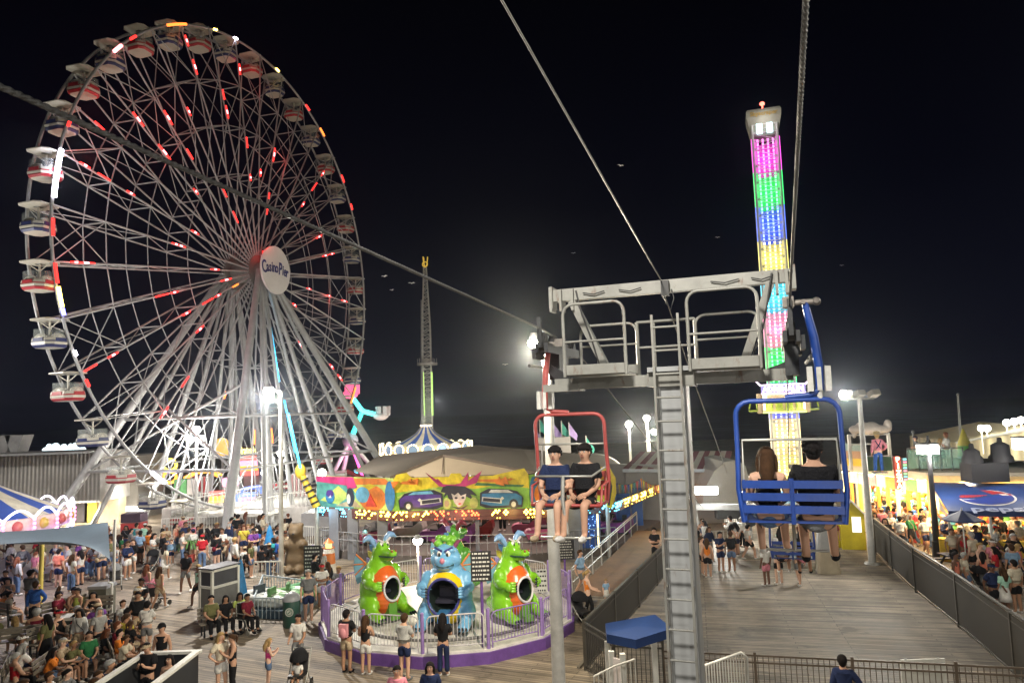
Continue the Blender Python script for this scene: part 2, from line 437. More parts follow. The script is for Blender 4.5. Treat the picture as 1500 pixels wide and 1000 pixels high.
# gondolas (prototype in local coordinates, pivot at 0,0,0)
def octo(a, b, c):  # rectangle a x b with cut corners c
    a /= 2; b /= 2
    return [(a - c, -b), (a, -b + c), (a, b - c), (a - c, b), (-a + c, b), (-a, b - c), (-a, -b + c), (-a + c, -b)]
def ring_loft(mb, levels):
    vs = []; fs = []
    for (a, b, c, z) in levels: vs += [V((x, y, z)) for x, y in octo(a, b, c)]
    for j in range(len(levels) - 1):
        for i in range(8): fs.append((j * 8 + i, j * 8 + (i + 1) % 8, j * 8 + 8 + (i + 1) % 8, j * 8 + 8 + i))
    mb.add(vs, fs)
    return vs
def gondola_meshes(paint, tone):
    m = MB()
    m.use(1); ring_loft(m, [(1.5, 1.35, .28, -1.78), (1.78, 1.62, .34, -1.66), (1.78, 1.62, .34, -1.60)])
    m.use(0); ring_loft(m, [(1.84, 1.68, .36, -1.60), (1.90, 1.74, .38, -1.50), (1.90, 1.74, .38, -1.44)])
    m.use(1); ring_loft(m, [(1.84, 1.68, .36, -1.44), (1.84, 1.68, .36, -1.36)])
    m.use(0); ring_loft(m, [(1.88, 1.72, .37, -1.36), (1.80, 1.64, .36, -1.18)])
    m.add([V((x, y, -1.18)) for x, y in octo(1.80, 1.64, .36)] + [V((x, y, -1.18)) for x, y in octo(1.62, 1.46, .3)], [(i, (i + 1) % 8, 8 + (i + 1) % 8, 8 + i) for i in range(8)])
    ring_loft(m, [(1.62, 1.46, .3, -1.18), (1.5, 1.3, .28, -1.62)])
    m.add([V((x, y, -1.62)) for x, y in octo(1.5, 1.3, .28)], [tuple(range(8))])
    m.use(0); m.add([V((x, y, -1.78)) for x, y in octo(1.5, 1.35, .28)], [tuple(range(7, -1, -1))])
    m.use(1)
    for sx in (-1, 1):
        m.box((sx * .955, 0, -1.30), (.03, .8, .2)); m.box((0, sx * .88, -1.30), (.8, .03, .2))
    m.use(0)
    for sx in (-1, 1): m.sph((sx * .72, 0, -1.12), (.16, .55, .24), 8, 6); m.sph((0, sx * .66, -1.12), (.5, .14, .22), 8, 6)
    tub = m.data('gondola', [cream, paint])
    m = MB(); ring_loft(m, [(1.75, 1.75, .3, .06), (1.9, 1.9, .34, .02), (1.9, 1.9, .34, -.04), (1.7, 1.7, .3, -.06), (.5, .5, .1, -.10)])
    m.add([V((x, y, .06)) for x, y in octo(1.75, 1.75, .3)], [tuple(range(8))])
    can = m.data('canopy', cream)
    m = MB(); m.cyl((0, 0, -1.6), (0, 0, -.1), .07, n=8)
    for sx in (-1, 1): m.cyl((sx * .75, 0, -.12), (0, 0, -.55), .035, n=6)
    m.box((0, 0, -1.0), (.5, .5, .05))
    post = m.data('post', cream)
    m = MB()
    for i, (x0, y0) in enumerate(octo(1.72, 1.56, .34)):
        x1, y1 = octo(1.72, 1.56, .34)[(i + 1) % 8]
        if i % 2 == 0 or True:
            p, q = V((x0, y0, -1.17)), V((x1, y1, -1.17)); hh = .55
            m.add([p.lerp(q, .04), p.lerp(q, .96), p.lerp(q, .96) + V((0, 0, hh)), p.lerp(q, .04) + V((0, 0, hh))], [(0, 1, 2, 3)])
    scr = m.data('windscreen', glass('gondola_screen', (.55, .60, .58), .22))
    return tub, can, post, scr
m = MB(); m.cyl((-FWID * .56 - .1, 0, 0), (FWID * .56 + .1, 0, 0), .065, n=6); axle_me = m.data('axle', fsteel)
GM = {0: gondola_meshes(red_paint, 'red'), 1: gondola_meshes(navy_paint, 'navy')}
for k in range(NG):
    a = PH + 2 * math.pi * k / NG
    c = fw_pt(a, FR + .05, -FWID / 2)
    tub, can, post, scr = GM[k % 2]
    g = link('gondola', tub, wheel); g.location = c; g.rotation_euler = (0, rad(rng.uniform(-2, 2)), -PS); g.scale = (.86, .86, .9)
    g['label'] = ('cream gondola with red stripe' if k % 2 == 0 else 'cream gondola with navy stripe')
    for nm, me in (('canopy', can), ('post', post), ('windscreen', scr), ('axle', axle_me)): link(nm, me, g)
# lit LED strips on the spokes and rim
def on_wheel(px, py, n=0.12):
    r = ray(px, py); o = FC + FN * n
    t = (o - CAM).dot(FN) / r.dot(FN); q = CAM + r * t - o
    return math.atan2(q.z, -q.dot(FT)), math.hypot(q.z, q.dot(FT))
led_red = glow('led_red', (1, .03, .025), 2.3); led_hot = glow('led_pink_red', (1, .24, .26), 5)
led_white = glow('led_white', (.9, .85, 1), 14); led_yel = glow('led_yellow', (1, .75, .12), 9); led_cyan = glow('led_cyan', (.06, .6, 1), 2.4); led_grn = glow('led_green', (.1, 1, .4), 6)
led_org = glow('led_orange', (1, .20, .03), 2.6); led_blu = glow('led_blue', (.15, .15, 1), 7); led_mag = glow('led_magenta', (1, .08, .75), 6)
spots = [(293, 98, 0), (285, 60, 0), (362, 108, 1), (148, 178, 0), (248, 170, 1), (125, 237, 0), (152, 256, 0), (205, 170, 0), (240, 222, 0), (277, 225, 0), (188, 293, 0),
 (283, 283, 1), (325, 280, 0), (340, 320, 0), (332, 140, 0), (335, 165, 0), (362, 210, 0), (408, 235, 1), (392, 310, 0), (395, 290, 0), (465, 345, 1), (455, 265, 0), (437, 290, 0),
 (475, 376, 0), (485, 374, 1), (450, 425, 0), (480, 437, 1), (503, 450, 0), (110, 383, 0), (125, 384, 0), (312, 397, 0), (328, 411, 1), (235, 433, 0), (253, 430, 0), (270, 458, 1), (300, 437, 0), (315, 430, 0),
 (343, 423, 2), (255, 356, 1), (262, 360, 0), (285, 330, 0), (165, 521, 0), (133, 540, 0), (240, 605, 1), (290, 482, 1), (272, 562, 0), (330, 580, 2), (352, 605, 2), (375, 640, 2), (405, 635, 2), (430, 460, 2),
 (440, 500, 3), (480, 550, 0), (492, 568, 0), (430, 440, 0), (265, 170, 0), (362, 260, 0), (372, 250, 0), (470, 250, 0), (495, 228, 0)]
kinds = [led_red, led_hot, led_org, led_white]
for px, py, kd in spots:
    a, r = on_wheel(px, py); k = round((a - PH) / (2 * math.pi / NG)); a = PH + k * 2 * math.pi / NG
    if r > FR * .985: continue
    L = rng.uniform(.5, 1.3)
    m = MB(); nn = .13 + .25 * (1 - r / FR)
    m.cyl(fw_pt(a, max(1.4, r - L / 2), nn + .02), fw_pt(a, min(FR, r + L / 2), nn + .01), .058, n=6); ls = m.build('led_strip', led_org if kd == 2 else led_red, wheel)
    if kd != 0 or rng.random() < .6:
        m = MB(); m.cyl(fw_pt(a, max(1.4, r - L * .15), nn + .03), fw_pt(a, min(FR, r + L * .15), nn + .025), .066, n=6); link('led_core', m.data('led_core', kinds[kd] if kd else led_hot), ls)
def rim_led(p0, p1, mt, rr=.09):
    a0, _ = on_wheel(*p0); a1, _ = on_wheel(*p1)
    m = MB(); m.tube([fw_pt(a0 + (a1 - a0) * i / 6, FR, .14) for i in range(7)], rr, 6); m.build('led_strip', mt, wheel)
rim_led((88, 218), (77, 288), led_white, .13); rim_led((82, 420), (88, 450), led_yel, .11); rim_led((88, 452), (91, 462), led_blu, .11)
rim_led((79, 385), (81, 415), led_red); rim_led((78, 320), (77, 345), led_red); rim_led((166, 75), (177, 66), led_hot, .11); rim_led((98, 175), (101, 186), led_red)
rim_led((190, 56), (198, 52), led_red); rim_led((245, 37), (272, 35), led_org, .1); rim_led((313, 41), (317, 43), led_yel); rim_led((343, 55), (347, 58), led_white)
rim_led((404, 103), (408, 107), led_yel); rim_led((447, 157), (452, 165), led_red); rim_led((468, 190), (474, 201), led_org); rim_led((499, 258), (503, 268), led_red)
rim_led((106, 515), (108, 522), led_white); rim_led((122, 558), (127, 568), led_red); rim_led((222, 692), (240, 708), led_white, .12)
rim_led((512, 300), (515, 308), led_red); rim_led((519, 565), (514, 590), led_org)
m = MB(); a = rad(-84); m.cyl(fw_pt(a, 1.8, 1.05), fw_pt(a, 9.0, 2.8), .06, n=6); m.build('led_strip', led_cyan, wheel)
m = MB(); a = rad(-100); m.cyl(fw_pt(a, 10.5, 1.4), fw_pt(a, 14.8, 1.9), .08, n=6); m.build('led_strip', led_cyan, wheel)
m = MB()
for k in range(3): m.box(FC + FN * .9 + V((0, 0, 1.25)) + FT * (-.3 + .3 * k), (.1, .12, .7))
m.build('led_strip', led_red, wheel)
point(FC + FN * 2.2 + V((0, 0, 2.2)) - FT * 1.5, 55, (1, .08, .06), .3, 'wheel_led_light')
for px, py in ((248, 170), (148, 178), (408, 235), (270, 458), (240, 605), (362, 108), (125, 237), (240, 222), (465, 345), (253, 430), (110, 383), (480, 437)):
    a, r = on_wheel(px, py); point(fw_pt(a, r, .5), 45, (1, .06, .05), .2, 'wheel_led_light')
point(fw_pt(on_wheel(82, 250)[0], FR + .1, .6), 130, (.8, .8, 1), .2, 'wheel_led_light')
# ================================================================ people
def skin_mesh(nodes, edges, sub=1, root=0):
    """nodes: [(co, rx, ry)] -> one continuous skinned surface"""
    me = bpy.data.meshes.new('skin'); me.from_pydata([tuple(n[0]) for n in nodes], edges, [])
    o = bpy.data.objects.new('skin', me); COL.objects.link(o)
    sk = o.modifiers.new('s', 'SKIN'); sk.use_smooth_shade = True
    d = me.skin_vertices[0].data
    for i, n in enumerate(nodes): d[i].radius = (n[1] * 1.1, n[2] * 1.1); d[i].use_root = (i == root)
    ss = o.modifiers.new('d', 'SUBSURF'); ss.levels = sub; ss.render_levels = sub
    out = evalmesh(o); drop(o); bpy.data.meshes.remove(me)
    for p in out.polygons: p.use_smooth = True
    return out
def chain(*names): return [(names[i], names[i + 1]) for i in range(len(names) - 1)]
BASE = dict(pel=(0, 0, .95), wai=(0, 0, 1.10), che=(0, -.005, 1.26), uch=(0, .01, 1.395), nec=(0, .012, 1.485), h0=(0, -.012, 1.555), h1=(0, -.018, 1.635), h2=(0, .004, 1.672),
            hL=(-.09, 0, .89), kL=(-.10, -.02, .50), aL=(-.105, .02, .09), tL=(-.12, -.15, .035), hR=(.09, 0, .89), kR=(.10, -.02, .50), aR=(.105, .02, .09), tR=(.12, -.15, .035),
            sL=(-.165, .01, 1.395), eL=(-.235, .03, 1.12), wL=(-.245, -.05, .89), fL=(-.245, -.08, .80), sR=(.165, .01, 1.395), eR=(.235, .03, 1.12), wR=(.245, -.05, .89), fR=(.245, -.08, .80))
RADS = dict(pel=(.15, .105), wai=(.13, .095), che=(.15, .105), uch=(.125, .09), nec=(.052, .052), h0=(.066, .07), h1=(.086, .103), h2=(.055, .068),
            h=(.088, .088), k=(.058, .058), a=(.04, .043), t=(.038, .03), s=(.062, .06), e=(.042, .042), w=(.03, .026), f=(.042, .02))
def shift(names, d, J):
    for n in names: J[n] = tuple(V(J[n]) + V(d))
UPPER = ['pel', 'wai', 'che', 'uch', 'nec', 'h0', 'h1', 'h2', 'sL', 'eL', 'wL', 'fL', 'sR', 'eR', 'wR', 'fR', 'hL', 'hR']
def pose_joints(pose):
    J = dict(BASE)
    if pose == 'walk':
        J.update(kL=(-.10, -.20, .52), aL=(-.10, -.22, .10), tL=(-.11, -.38, .06), kR=(.10, .06, .50), aR=(.10, .30, .14), tR=(.11, .18, .04),
                 eL=(-.24, .12, 1.13), wL=(-.23, .10, .92), fL=(-.22, .06, .84), eR=(.24, -.05, 1.13), wR=(.21, -.22, .98), fR=(.20, -.29, .93))
    elif pose == 'phone':
        J.update(eL=(-.22, -.10, 1.13), wL=(-.08, -.30, 1.24), fL=(-.05, -.34, 1.30), eR=(.22, -.10, 1.13), wR=(.08, -.30, 1.24), fR=(.05, -.34, 1.30))
        shift(['h0', 'h1', 'h2'], (0, -.03, -.01), J)
    elif pose == 'hip':
        J.update(eL=(-.36, .05, 1.17), wL=(-.20, -.04, 1.0), fL=(-.15, -.09, .98), kR=(.13, -.05, .50), aR=(.16, -.02, .09), tR=(.20, -.17, .035))
    elif pose == 'fold':
        J.update(eL=(-.24, -.08, 1.14), wL=(-.05, -.20, 1.16), fL=(.04, -.21, 1.18), eR=(.24, -.08, 1.14), wR=(.05, -.22, 1.13), fR=(-.04, -.23, 1.12))
    elif pose == 'push':
        J.update(eL=(-.22, -.08, 1.12), wL=(-.20, -.34, 1.02), fL=(-.18, -.41, 1.0), eR=(.22, -.08, 1.12), wR=(.20, -.34, 1.02), fR=(.18, -.41, 1.0),
                 kL=(-.10, -.14, .51), aL=(-.10, -.10, .09), tL=(-.11, -.26, .04), aR=(.10, .16, .10), tR=(.11, .0, .035))
    elif pose in ('sit', 'ride', 'rest'):
        shift(UPPER, (0, 0, -.42), J)
        J.update(kL=(-.13, -.43, .50), aL=(-.13, -.44, .09), tL=(-.14, -.60, .035), kR=(.13, -.43, .50), aR=(.13, -.40, .09), tR=(.15, -.56, .035),
                 eL=(-.23, -.08, .73), wL=(-.13, -.27, .62), fL=(-.08, -.34, .60), eR=(.23, -.08, .73), wR=(.13, -.27, .62), fR=(.07, -.33, .60))
        if pose == 'ride':
            J.update(kL=(-.15, -.43, .49), aL=(-.17, -.50, .05), tL=(-.19, -.66, .01), kR=(.14, -.44, .49), aR=(.12, -.40, .05), tR=(.13, -.56, .0))
        if pose == 'rest':
            shift(['che', 'uch', 'nec', 'h0', 'h1', 'h2', 'sL', 'sR'], (0, -.08, -.01), J); shift(['uch', 'nec', 'h0', 'h1', 'h2', 'sL', 'sR'], (0, -.06, -.02), J)
            J.update(eL=(-.25, -.28, .70), wL=(-.10, -.46, .68), fL=(-.04, -.50, .70), eR=(.25, -.28, .70), wR=(.10, -.46, .68), fR=(.04, -.50, .72))
    elif pose == 'wave':
        J.update(eR=(.30, -.02, 1.58), wR=(.27, -.06, 1.83), fR=(.26, -.07, 1.92))
    return J
RIGHT = chain('pel', 'hR', 'kR', 'aR', 'tR'); LEFT = chain('pel', 'hL', 'kL', 'aL', 'tL')
SPINE = chain('pel', 'wai', 'che', 'uch', 'nec', 'h0', 'h1', 'h2'); ARMS = chain('uch', 'sR', 'eR', 'wR', 'fR') + chain('uch', 'sL', 'eL', 'wL', 'fL')
def rr(n): return RADS.get(n) or RADS[n[0]]
def mk(J, edges, grow=0.0, extra=None, sub=1, root='pel', only=None, fat=1.0):
    extra = extra or {}
    names = []
    for a, b in edges:
        for q in (a, b):
            if q not in names: names.append(q)
    nodes = []
    for q in names:
        co = V(extra[q][0]) if q in extra else V(J[q]); r = extra[q][1] if q in extra else rr(q)
        ft = fat if q in ('pel', 'wai', 'che') else 1.0
        nodes.append((co, r[0] * ft + grow, r[1] * ft + grow))
    return skin_mesh(nodes, [(names.index(a), names.index(b)) for a, b in edges], sub, names.index(root) if root in names else 0)
def mid(J, a, b, f): return V(J[a]).lerp(V(J[b]), f)
def hand_fingers(mb, J, side):
    w_, f_ = V(J['w' + side]), V(J['f' + side]); d = (f_ - w_).normalized()
    sgn = 1 if side == 'R' else -1
    lat = d.cross(V((0, -1, .3))).normalized()
    if lat.length < .1: lat = V((1, 0, 0))
    nrm = lat.cross(d).normalized()
    if nrm.z > 0: nrm = -nrm
    for i, (o, L) in enumerate(((-.030, .062), (-.010, .072), (.010, .068), (.029, .052))):
        b0 = f_ + lat * o; b1 = b0 + d * L * .5 + nrm * .006; b2 = b1 + d * L * .35 + nrm * .02; b3 = b2 + d * L * .15 + nrm * .022
        mb.tube([b0 - d * .03, b0, b1, b2, b3], [.010, .0098, .009, .008, .005], 6)
    b0 = w_.lerp(f_, .45) + lat * (-.03 * sgn); b1 = b0 + d * .03 + lat * (-.025 * sgn) + nrm * .01; b2 = b1 + d * .028 + nrm * .014
    mb.tube([b0, b1, b2], [.012, .011, .007], 6)
PC = {}
def person_meshes(pose, fem, near=False):
    key = (pose, fem, near)
    if key in PC: return PC[key]
    J = pose_joints(pose); sub = 2 if near else 1
    fat = .9 if fem else 1.0
    out = {}
    body = mk(J, SPINE + RIGHT + LEFT + ARMS, 0, None, sub, 'pel', fat=fat)
    mb = MB(); mb.mesh(body)
    h1 = V(J['h1'])
    if near or True:
        mb.sph(h1 + V((0, -.098, -.012)), (.014, .022, .024), 6, 5)              # nose
        for sx in (-1, 1): mb.sph(h1 + V((sx * .083, .008, -.012)), (.013, .024, .034), 6, 5)   # ears
        for sd in 'LR': hand_fingers(mb, J, sd) if near else None
        for sd in 'LR':
            if not near:
                w_, f_ = V(J['w' + sd]), V(J['f' + sd]); d = (f_ - w_)
                mb.tube([f_, f_ + d * .45, f_ + d * .8], [.032, .03, .012], 5)
    out['body'] = mb.data('person', [])
    # eyes, brows and mouth
    mb = MB()
    for sx in (-1, 1):
        mb.use(0).sph(h1 + V((sx * .033, -.084, .012)), (.014, .010, .008), 8, 5)
        mb.use(1).sph(h1 + V((sx * .033, -.0925, .012)), (.0065, .004, .0065), 6, 4)
        mb.use(2).box(h1 + V((sx * .034, -.092, .032)), (.034, .008, .006))
    mb.use(3).box(h1 + V((0, -.088, -.058)), (.045, .012, .009))
    out['face'] = mb.data('face', [])
    ex = dict(uL=(mid(J, 'sL', 'eL', .72), (.058, .058)), uR=(mid(J, 'sR', 'eR', .72), (.058, .058)), pb=(V(J['pel']) - V((0, 0, .03)), (.150, .108)))
    ex.update(nb=(V(J['uch']).lerp(V(J['nec']), .55), (.072, .062)), xL=(V(J['sL']) + V((.012, 0, .012)), (.072, .07)), xR=(V(J['sR']) + V((-.012, 0, .012)), (.072, .07)))
    tors = [('pb', 'wai'), ('wai', 'che'), ('che', 'uch'), ('uch', 'nb')]
    out['tee'] = mk(J, tors + [('uch', 'xL'), ('xL', 'uL'), ('uch', 'xR'), ('xR', 'uR')], .022, ex, sub, 'che', fat=fat)
    ex2 = dict(ex); ex2['qL'] = (mid(J, 'uch', 'sL', .55), (.06, .06)); ex2['qR'] = (mid(J, 'uch', 'sR', .55), (.06, .06))
    out['tank'] = mk(J, tors + [('uch', 'qL'), ('uch', 'qR')], .010, ex2, sub, 'che', fat=fat)
    out['jacket'] = mk(J, tors + [('uch', 'xL'), ('xL', 'eL'), ('eL', 'wL'), ('uch', 'xR'), ('xR', 'eR'), ('eR', 'wR')], .022, ex, sub, 'che', fat=fat)
    ex3 = dict(wb=(V(J['pel']) + V((0, 0, .06)), (.142, .10)), mL=(mid(J, 'hL', 'kL', .72), (.082, .082)), mR=(mid(J, 'hR', 'kR', .72), (.082, .082)))
    out['shorts'] = mk(J, [('wb', 'pel'), ('pel', 'hL'), ('hL', 'mL'), ('pel', 'hR'), ('hR', 'mR')], .016, ex3, sub, 'pel', fat=fat)
    ex4 = dict(ex3); ex4['bL'] = (mid(J, 'kL', 'aL', .94), (.06, .06)); ex4['bR'] = (mid(J, 'kR', 'aR', .94), (.06, .06))
    out['trousers'] = mk(J, [('wb', 'pel'), ('pel', 'hL'), ('hL', 'kL'), ('kL', 'bL'), ('pel', 'hR'), ('hR', 'kR'), ('kR', 'bR')], .014, ex4, sub, 'pel', fat=fat)
    mb = MB()
    if pose in ('sit', 'ride', 'rest'): out['skirt'] = out['shorts']
    else:
        pz = J['pel'][2]; mb.lathe([(.135, pz + .12), (.165, pz), (.20, pz - .2), (.225, pz - .36), (.215, pz - .36), (.15, pz)], 14); out['skirt'] = mb.data('skirt', [])
    # hair
    mb = MB(); R1 = Matrix.Rotation(rad(-33), 3, 'X')
    mb.sph(h1 + V((0, .016, .026)), (.108, .126, .112), 14, 8, R1, -.10)
    mb.sph(h1 + V((0, .058, -.03)), (.080, .066, .085), 10, 7)
    if near:
        for k in range(70):
            t = rng.uniform(0, 2 * math.pi); q = h1 + V((.088 * math.cos(t) * (f_ := rng.uniform(.2, 1)), .03 + .10 * math.sin(t) * f_, .025 + .092 * math.sqrt(max(0, 1 - f_ * f_)) - (.06 if math.sin(t) > .4 and f_ > .75 else 0)))
            mb.sph(q, (.032, .032, .026), 6, 4)
        for k in range(9): mb.sph(h1 + V((-.075 + .019 * k, -.085 + abs(k - 4) * .007, .066 + rng.uniform(-.008, .008))), (.022, .028, .026), 6, 4)
    out['short'] = mb.data('hair', [])
    mb = MB(); mb.sph(h1 + V((0, .016, .022)), (.109, .128, .114), 14, 8, R1, -.12)
    back = V(J['uch']) + V((0, .11, -.10))
    mb.tube([h1 + V((0, .06, .05)), h1 + V((0, .09, -.04)), (h1 + back) / 2 + V((0, .08, 0)), back], [.085, .09, .095, .05], 10)
    for sx in (-1, 1): mb.tube([h1 + V((sx * .08, .01, .03)), h1 + V((sx * .098, .02, -.06)), V(J['uch']) + V((sx * .10, .02, .0))], [.035, .04, .02], 7)
    out['long'] = mb.data('hair', [])
    mb = MB(); mb.sph(h1 + V((0, .014, .022)), (.107, .124, .111), 14, 8, R1, -.10); mb.tube([h1 + V((0, .10, .06)), h1 + V((0, .16, .03)), h1 + V((0, .15, -.14))], [.03, .045, .015], 7)
    out['pony'] = mb.data('hair', [])
    mb = MB(); mb.sph(h1 + V((0, .012, .028)), (.110, .128, .108), 14, 6, None, .05); mb.box(h1 + V((0, -.135, .04)), (.13, .10, .012)); out['cap'] = mb.data('cap', [])
    mb = MB()
    for sd in 'LR':
        a_, t_ = V(J['a' + sd]), V(J['t' + sd]); d = t_ - a_
        q = mid(J, 'a' + sd, 't' + sd, .62) - V((0, 0, .012)); yaw = math.atan2(d.x, -d.y); pt = math.asin(max(-1, min(1, (d.z + .055) / max(d.length, .01))))
        mb.sph(q, (.052, .135, .05), 10, 6, Matrix.Rotation(yaw, 3, 'Z') @ Matrix.Rotation(-pt, 3, 'X'))
    out['shoes'] = mb.data('shoes', [])
    pe, uc = V(J['pel']), V(J['uch']); mb = MB(); sh = .10 if fem else 0
    mb.sph(pe + V((.19, .03 + sh * .5, .02)), (.06, .13, .12), 8, 6); mb.tube([pe + V((.18, -.06, .10)), V(J['che']) + V((.02, -.135, .02)), uc + V((-.11, -.05, .085)), uc + V((-.10, .09, .05)), pe + V((.17, .12, .12))], .014, 5)
    out['bag'] = mb.data('shoulder_bag', [])
    PC[key] = out; return out
COLS = dict(white=(.62, .61, .58), black=(.012, .012, .014), navy=(.016, .025, .07), grey=(.16, .165, .17), pale_grey=(.38, .38, .37), red=(.42, .02, .03), pink=(.62, .22, .28), hot_pink=(.65, .06, .25), coral=(.65, .20, .13),
            blue=(.03, .10, .36), light_blue=(.24, .38, .55), green=(.03, .16, .06), lime=(.45, .55, .12), yellow=(.62, .50, .07), orange=(.68, .20, .03), purple=(.16, .05, .25), tan=(.42, .33, .22), teal=(.03, .26, .27),
            maroon=(.16, .015, .03), cream=(.58, .52, .40), olive=(.14, .14, .06), denim=(.10, .16, .28), mint=(.35, .60, .48))
HAIR = dict(black=(.010, .008, .008), brown=(.05, .025, .012), blond=(.32, .21, .09), auburn=(.12, .04, .018), grey=(.3, .3, .29))
SKIN = [(.55, .33, .23), (.48, .28, .19), (.38, .21, .13), (.25, .13, .08), (.14, .07, .045), (.60, .38, .28)]
def cloth(c): return mat('cloth_' + c, COLS[c], .9, 0, .22, 6, .7, spec=.15)
skin_mats = [mat('skin_tone' + 'abcdef'[i], c, .6, 0, .06, 6, spec=.25) for i, c in enumerate(SKIN)]
hair_mats = {k: mat('hair_' + k, v, .8, 0, .3, 14, .4, spec=.12) for k, v in HAIR.items()}
face_mats = [mat('eye_white', (.7, .7, .68), .3), mat('eye_iris', (.02, .012, .01), .2), mat('brow', (.015, .01, .008), .8), mat('lips', (.38, .12, .10), .5)]
def ob(name, me, mats, parent=None):
    """mesh shared between copies, materials linked to the object"""
    o = bpy.data.objects.new(name, me); COL.objects.link(o)
    if not me.materials:
        for _ in mats: me.materials.append(None)
    for s_, mt in zip(o.material_slots, mats): s_.link = 'OBJECT'; s_.material = mt
    if parent is not None: o.parent = parent; KIDS.setdefault(parent, []).append(o)
    return o
def person(pose, loc, rotz, label, group=None, fem=False, sk=0, top=('tee', 'white'), bot=('shorts', 'black'), hair=('short', 'black'), shoes='white', scale=1.0, near=False, face=False, cap=None, wide=1.0, bag=None):
    Ms = person_meshes(pose, fem, near)
    b = ob('person', Ms['body'], [skin_mats[sk]]); b.location = loc; b.rotation_euler = (0, 0, rotz); s = scale * (.95 if fem else 1.02); b.scale = (s * wide, s * wide, s)
    tag(b, label, 'person', group)
    nm = {'tee': 'shirt', 'tank': 'vest_top', 'jacket': 'jacket'}
    if top: ob(nm[top[0]], Ms[top[0]], [cloth(top[1])], b)
    if bot: ob(bot[0], Ms[bot[0]], [cloth(bot[1])], b)
    ob('hair', Ms[hair[0]], [hair_mats[hair[1]]], b)
    if cap: ob('cap', Ms['cap'], [cloth(cap)], b)
    if shoes: ob('shoes', Ms['shoes'], [cloth(shoes)], b)
    if bag: ob('shoulder_bag', Ms['bag'], [cloth(bag)], b)
    if face or near: ob('face', Ms['face'], face_mats, b)
    return b
def look(v):  # rotz so that a figure (front = -Y) faces direction v
    return math.atan2(v[0], -v[1])

# ================================================================ chairlift
def rope_z(s, side):
    if s <= 9.6: return 8.49 + .0865 * (9.6 - s) if side > 0 else 8.60 + .045 * (9.6 - s)
    if s <= 11.5: return (8.49 if side > 0 else 8.60) - (.053 if side > 0 else .11) * (s - 9.6)
    return 8.39 - .275 * (s - 11.5)
ROPE_R, ROPE_L, ROPE_M = .21, -3.02, -1.322
def rope(name, l, label, r, zoff=0.0, s0=-14, s1=30, cat='cable', strands=True):
    m = MB(); n = 260 if strands else 60
    pts = []
    ss = [s0 + (s1 - s0) * i / 40 for i in range(41)] + [9.6]
    ss = sorted(ss)
    cen = [S(s, l, rope_z(s, l) + zoff) for s in ss]
    m.tube(cen, r * (.78 if strands else 1), 8)
    if strands:   # laid strands wound round the core where the rope is close enough to read them
        near_s = [s for s in [i * .014 for i in range(0, 690)]]
        for k in range(3):
            pts = []
            for s in near_s:
                t = s * 2 * math.pi / .13 + k * 2 * math.pi / 3
                pts.append(S(s, l, rope_z(s, l) + zoff) + W * (r * .55 * math.cos(t)) + V((0, 0, r * .5 * math.sin(t))))
            m.tube(pts, r * .52, 5)
    o = m.build(name, rope_mat); tag(o, label, cat); return o
rope('haul_rope', ROPE_R, 'thick twisted steel rope rising overhead from the right end of the lift tower', .0140)
rope('haul_rope', ROPE_L, 'dark steel rope crossing the ferris wheel to the left end of the lift tower', .0165)
m = MB()
c0 = [S(-12 + 21.6 * i / 10, ROPE_M, 9.105 + .12 * (21.6 - 21.6 * i / 10)) for i in range(11)]
m.tube(c0 + [S(9.75, ROPE_M, 8.95), S(12, ROPE_M, 8.15), S(20, ROPE_M, 5.6)], .0085, 6)
tag(m.build('signal_cable', mat('signal_cable_grey', (.30, .30, .28), .5, .2)), 'thin grey signal cable clamped to the middle of the lift tower beam', 'cable')

tw = thing('lift_tower', 'grey steel chairlift tower with ladder, crossarm platform and guard rails', 'lift tower', S(9.6, -1.23), LIFT_ROT)
tsteel = mat('tower_galvanised', (.22, .22, .20), .5, .1, .16, 1.6, .1, dirt=.2, rust=.75)
def T(l, y, z): return S(9.6 + y, l, z)      # l = across, y = along the line
R3 = Matrix.Rotation(LIFT_ROT, 3, 'Z')
m = MB(); m.box(T(-1.26, .02, 4.0), (.37, .34, 7.96), R3)
m.box(T(-1.425, -.172, 4.0), (.035, .035, 7.9), R3); m.box(T(-1.095, -.172, 4.0), (.035, .035, 7.9), R3)
m.box(T(-1.26, -.02, 7.95), (.56, .56, .06), R3); m.build('column', mat('tower_column', (.28, .29, .295), .5, .05, .06, .8, .05, dirt=.08, rust=.35), tw)
m = MB(); m.bar(T(-2.86, 0, 9.06), T(.30, 0, 9.06), .13, .165)
for l in (-2.86, -2.72, -2.55, .1, .22): m.box(T(l, -.02, 8.98), (.035, .22, .30), R3)
for l in (-2.86, .30): m.box(T(l, 0, 9.03), (.05, .24, .30), R3)
m.build('lifting_beam', tsteel, tw)
m = MB()
for l0, l1 in ((-2.58, -2.12), (.02, -.36)): m = MB(); m.bar(T(l0, 0, 8.97), T(l1, 0, 7.98), .10, .14, U); m.box(T(l1, 0, 7.99), (.22, .2, .1), R3); m.build('strut', tsteel, tw)
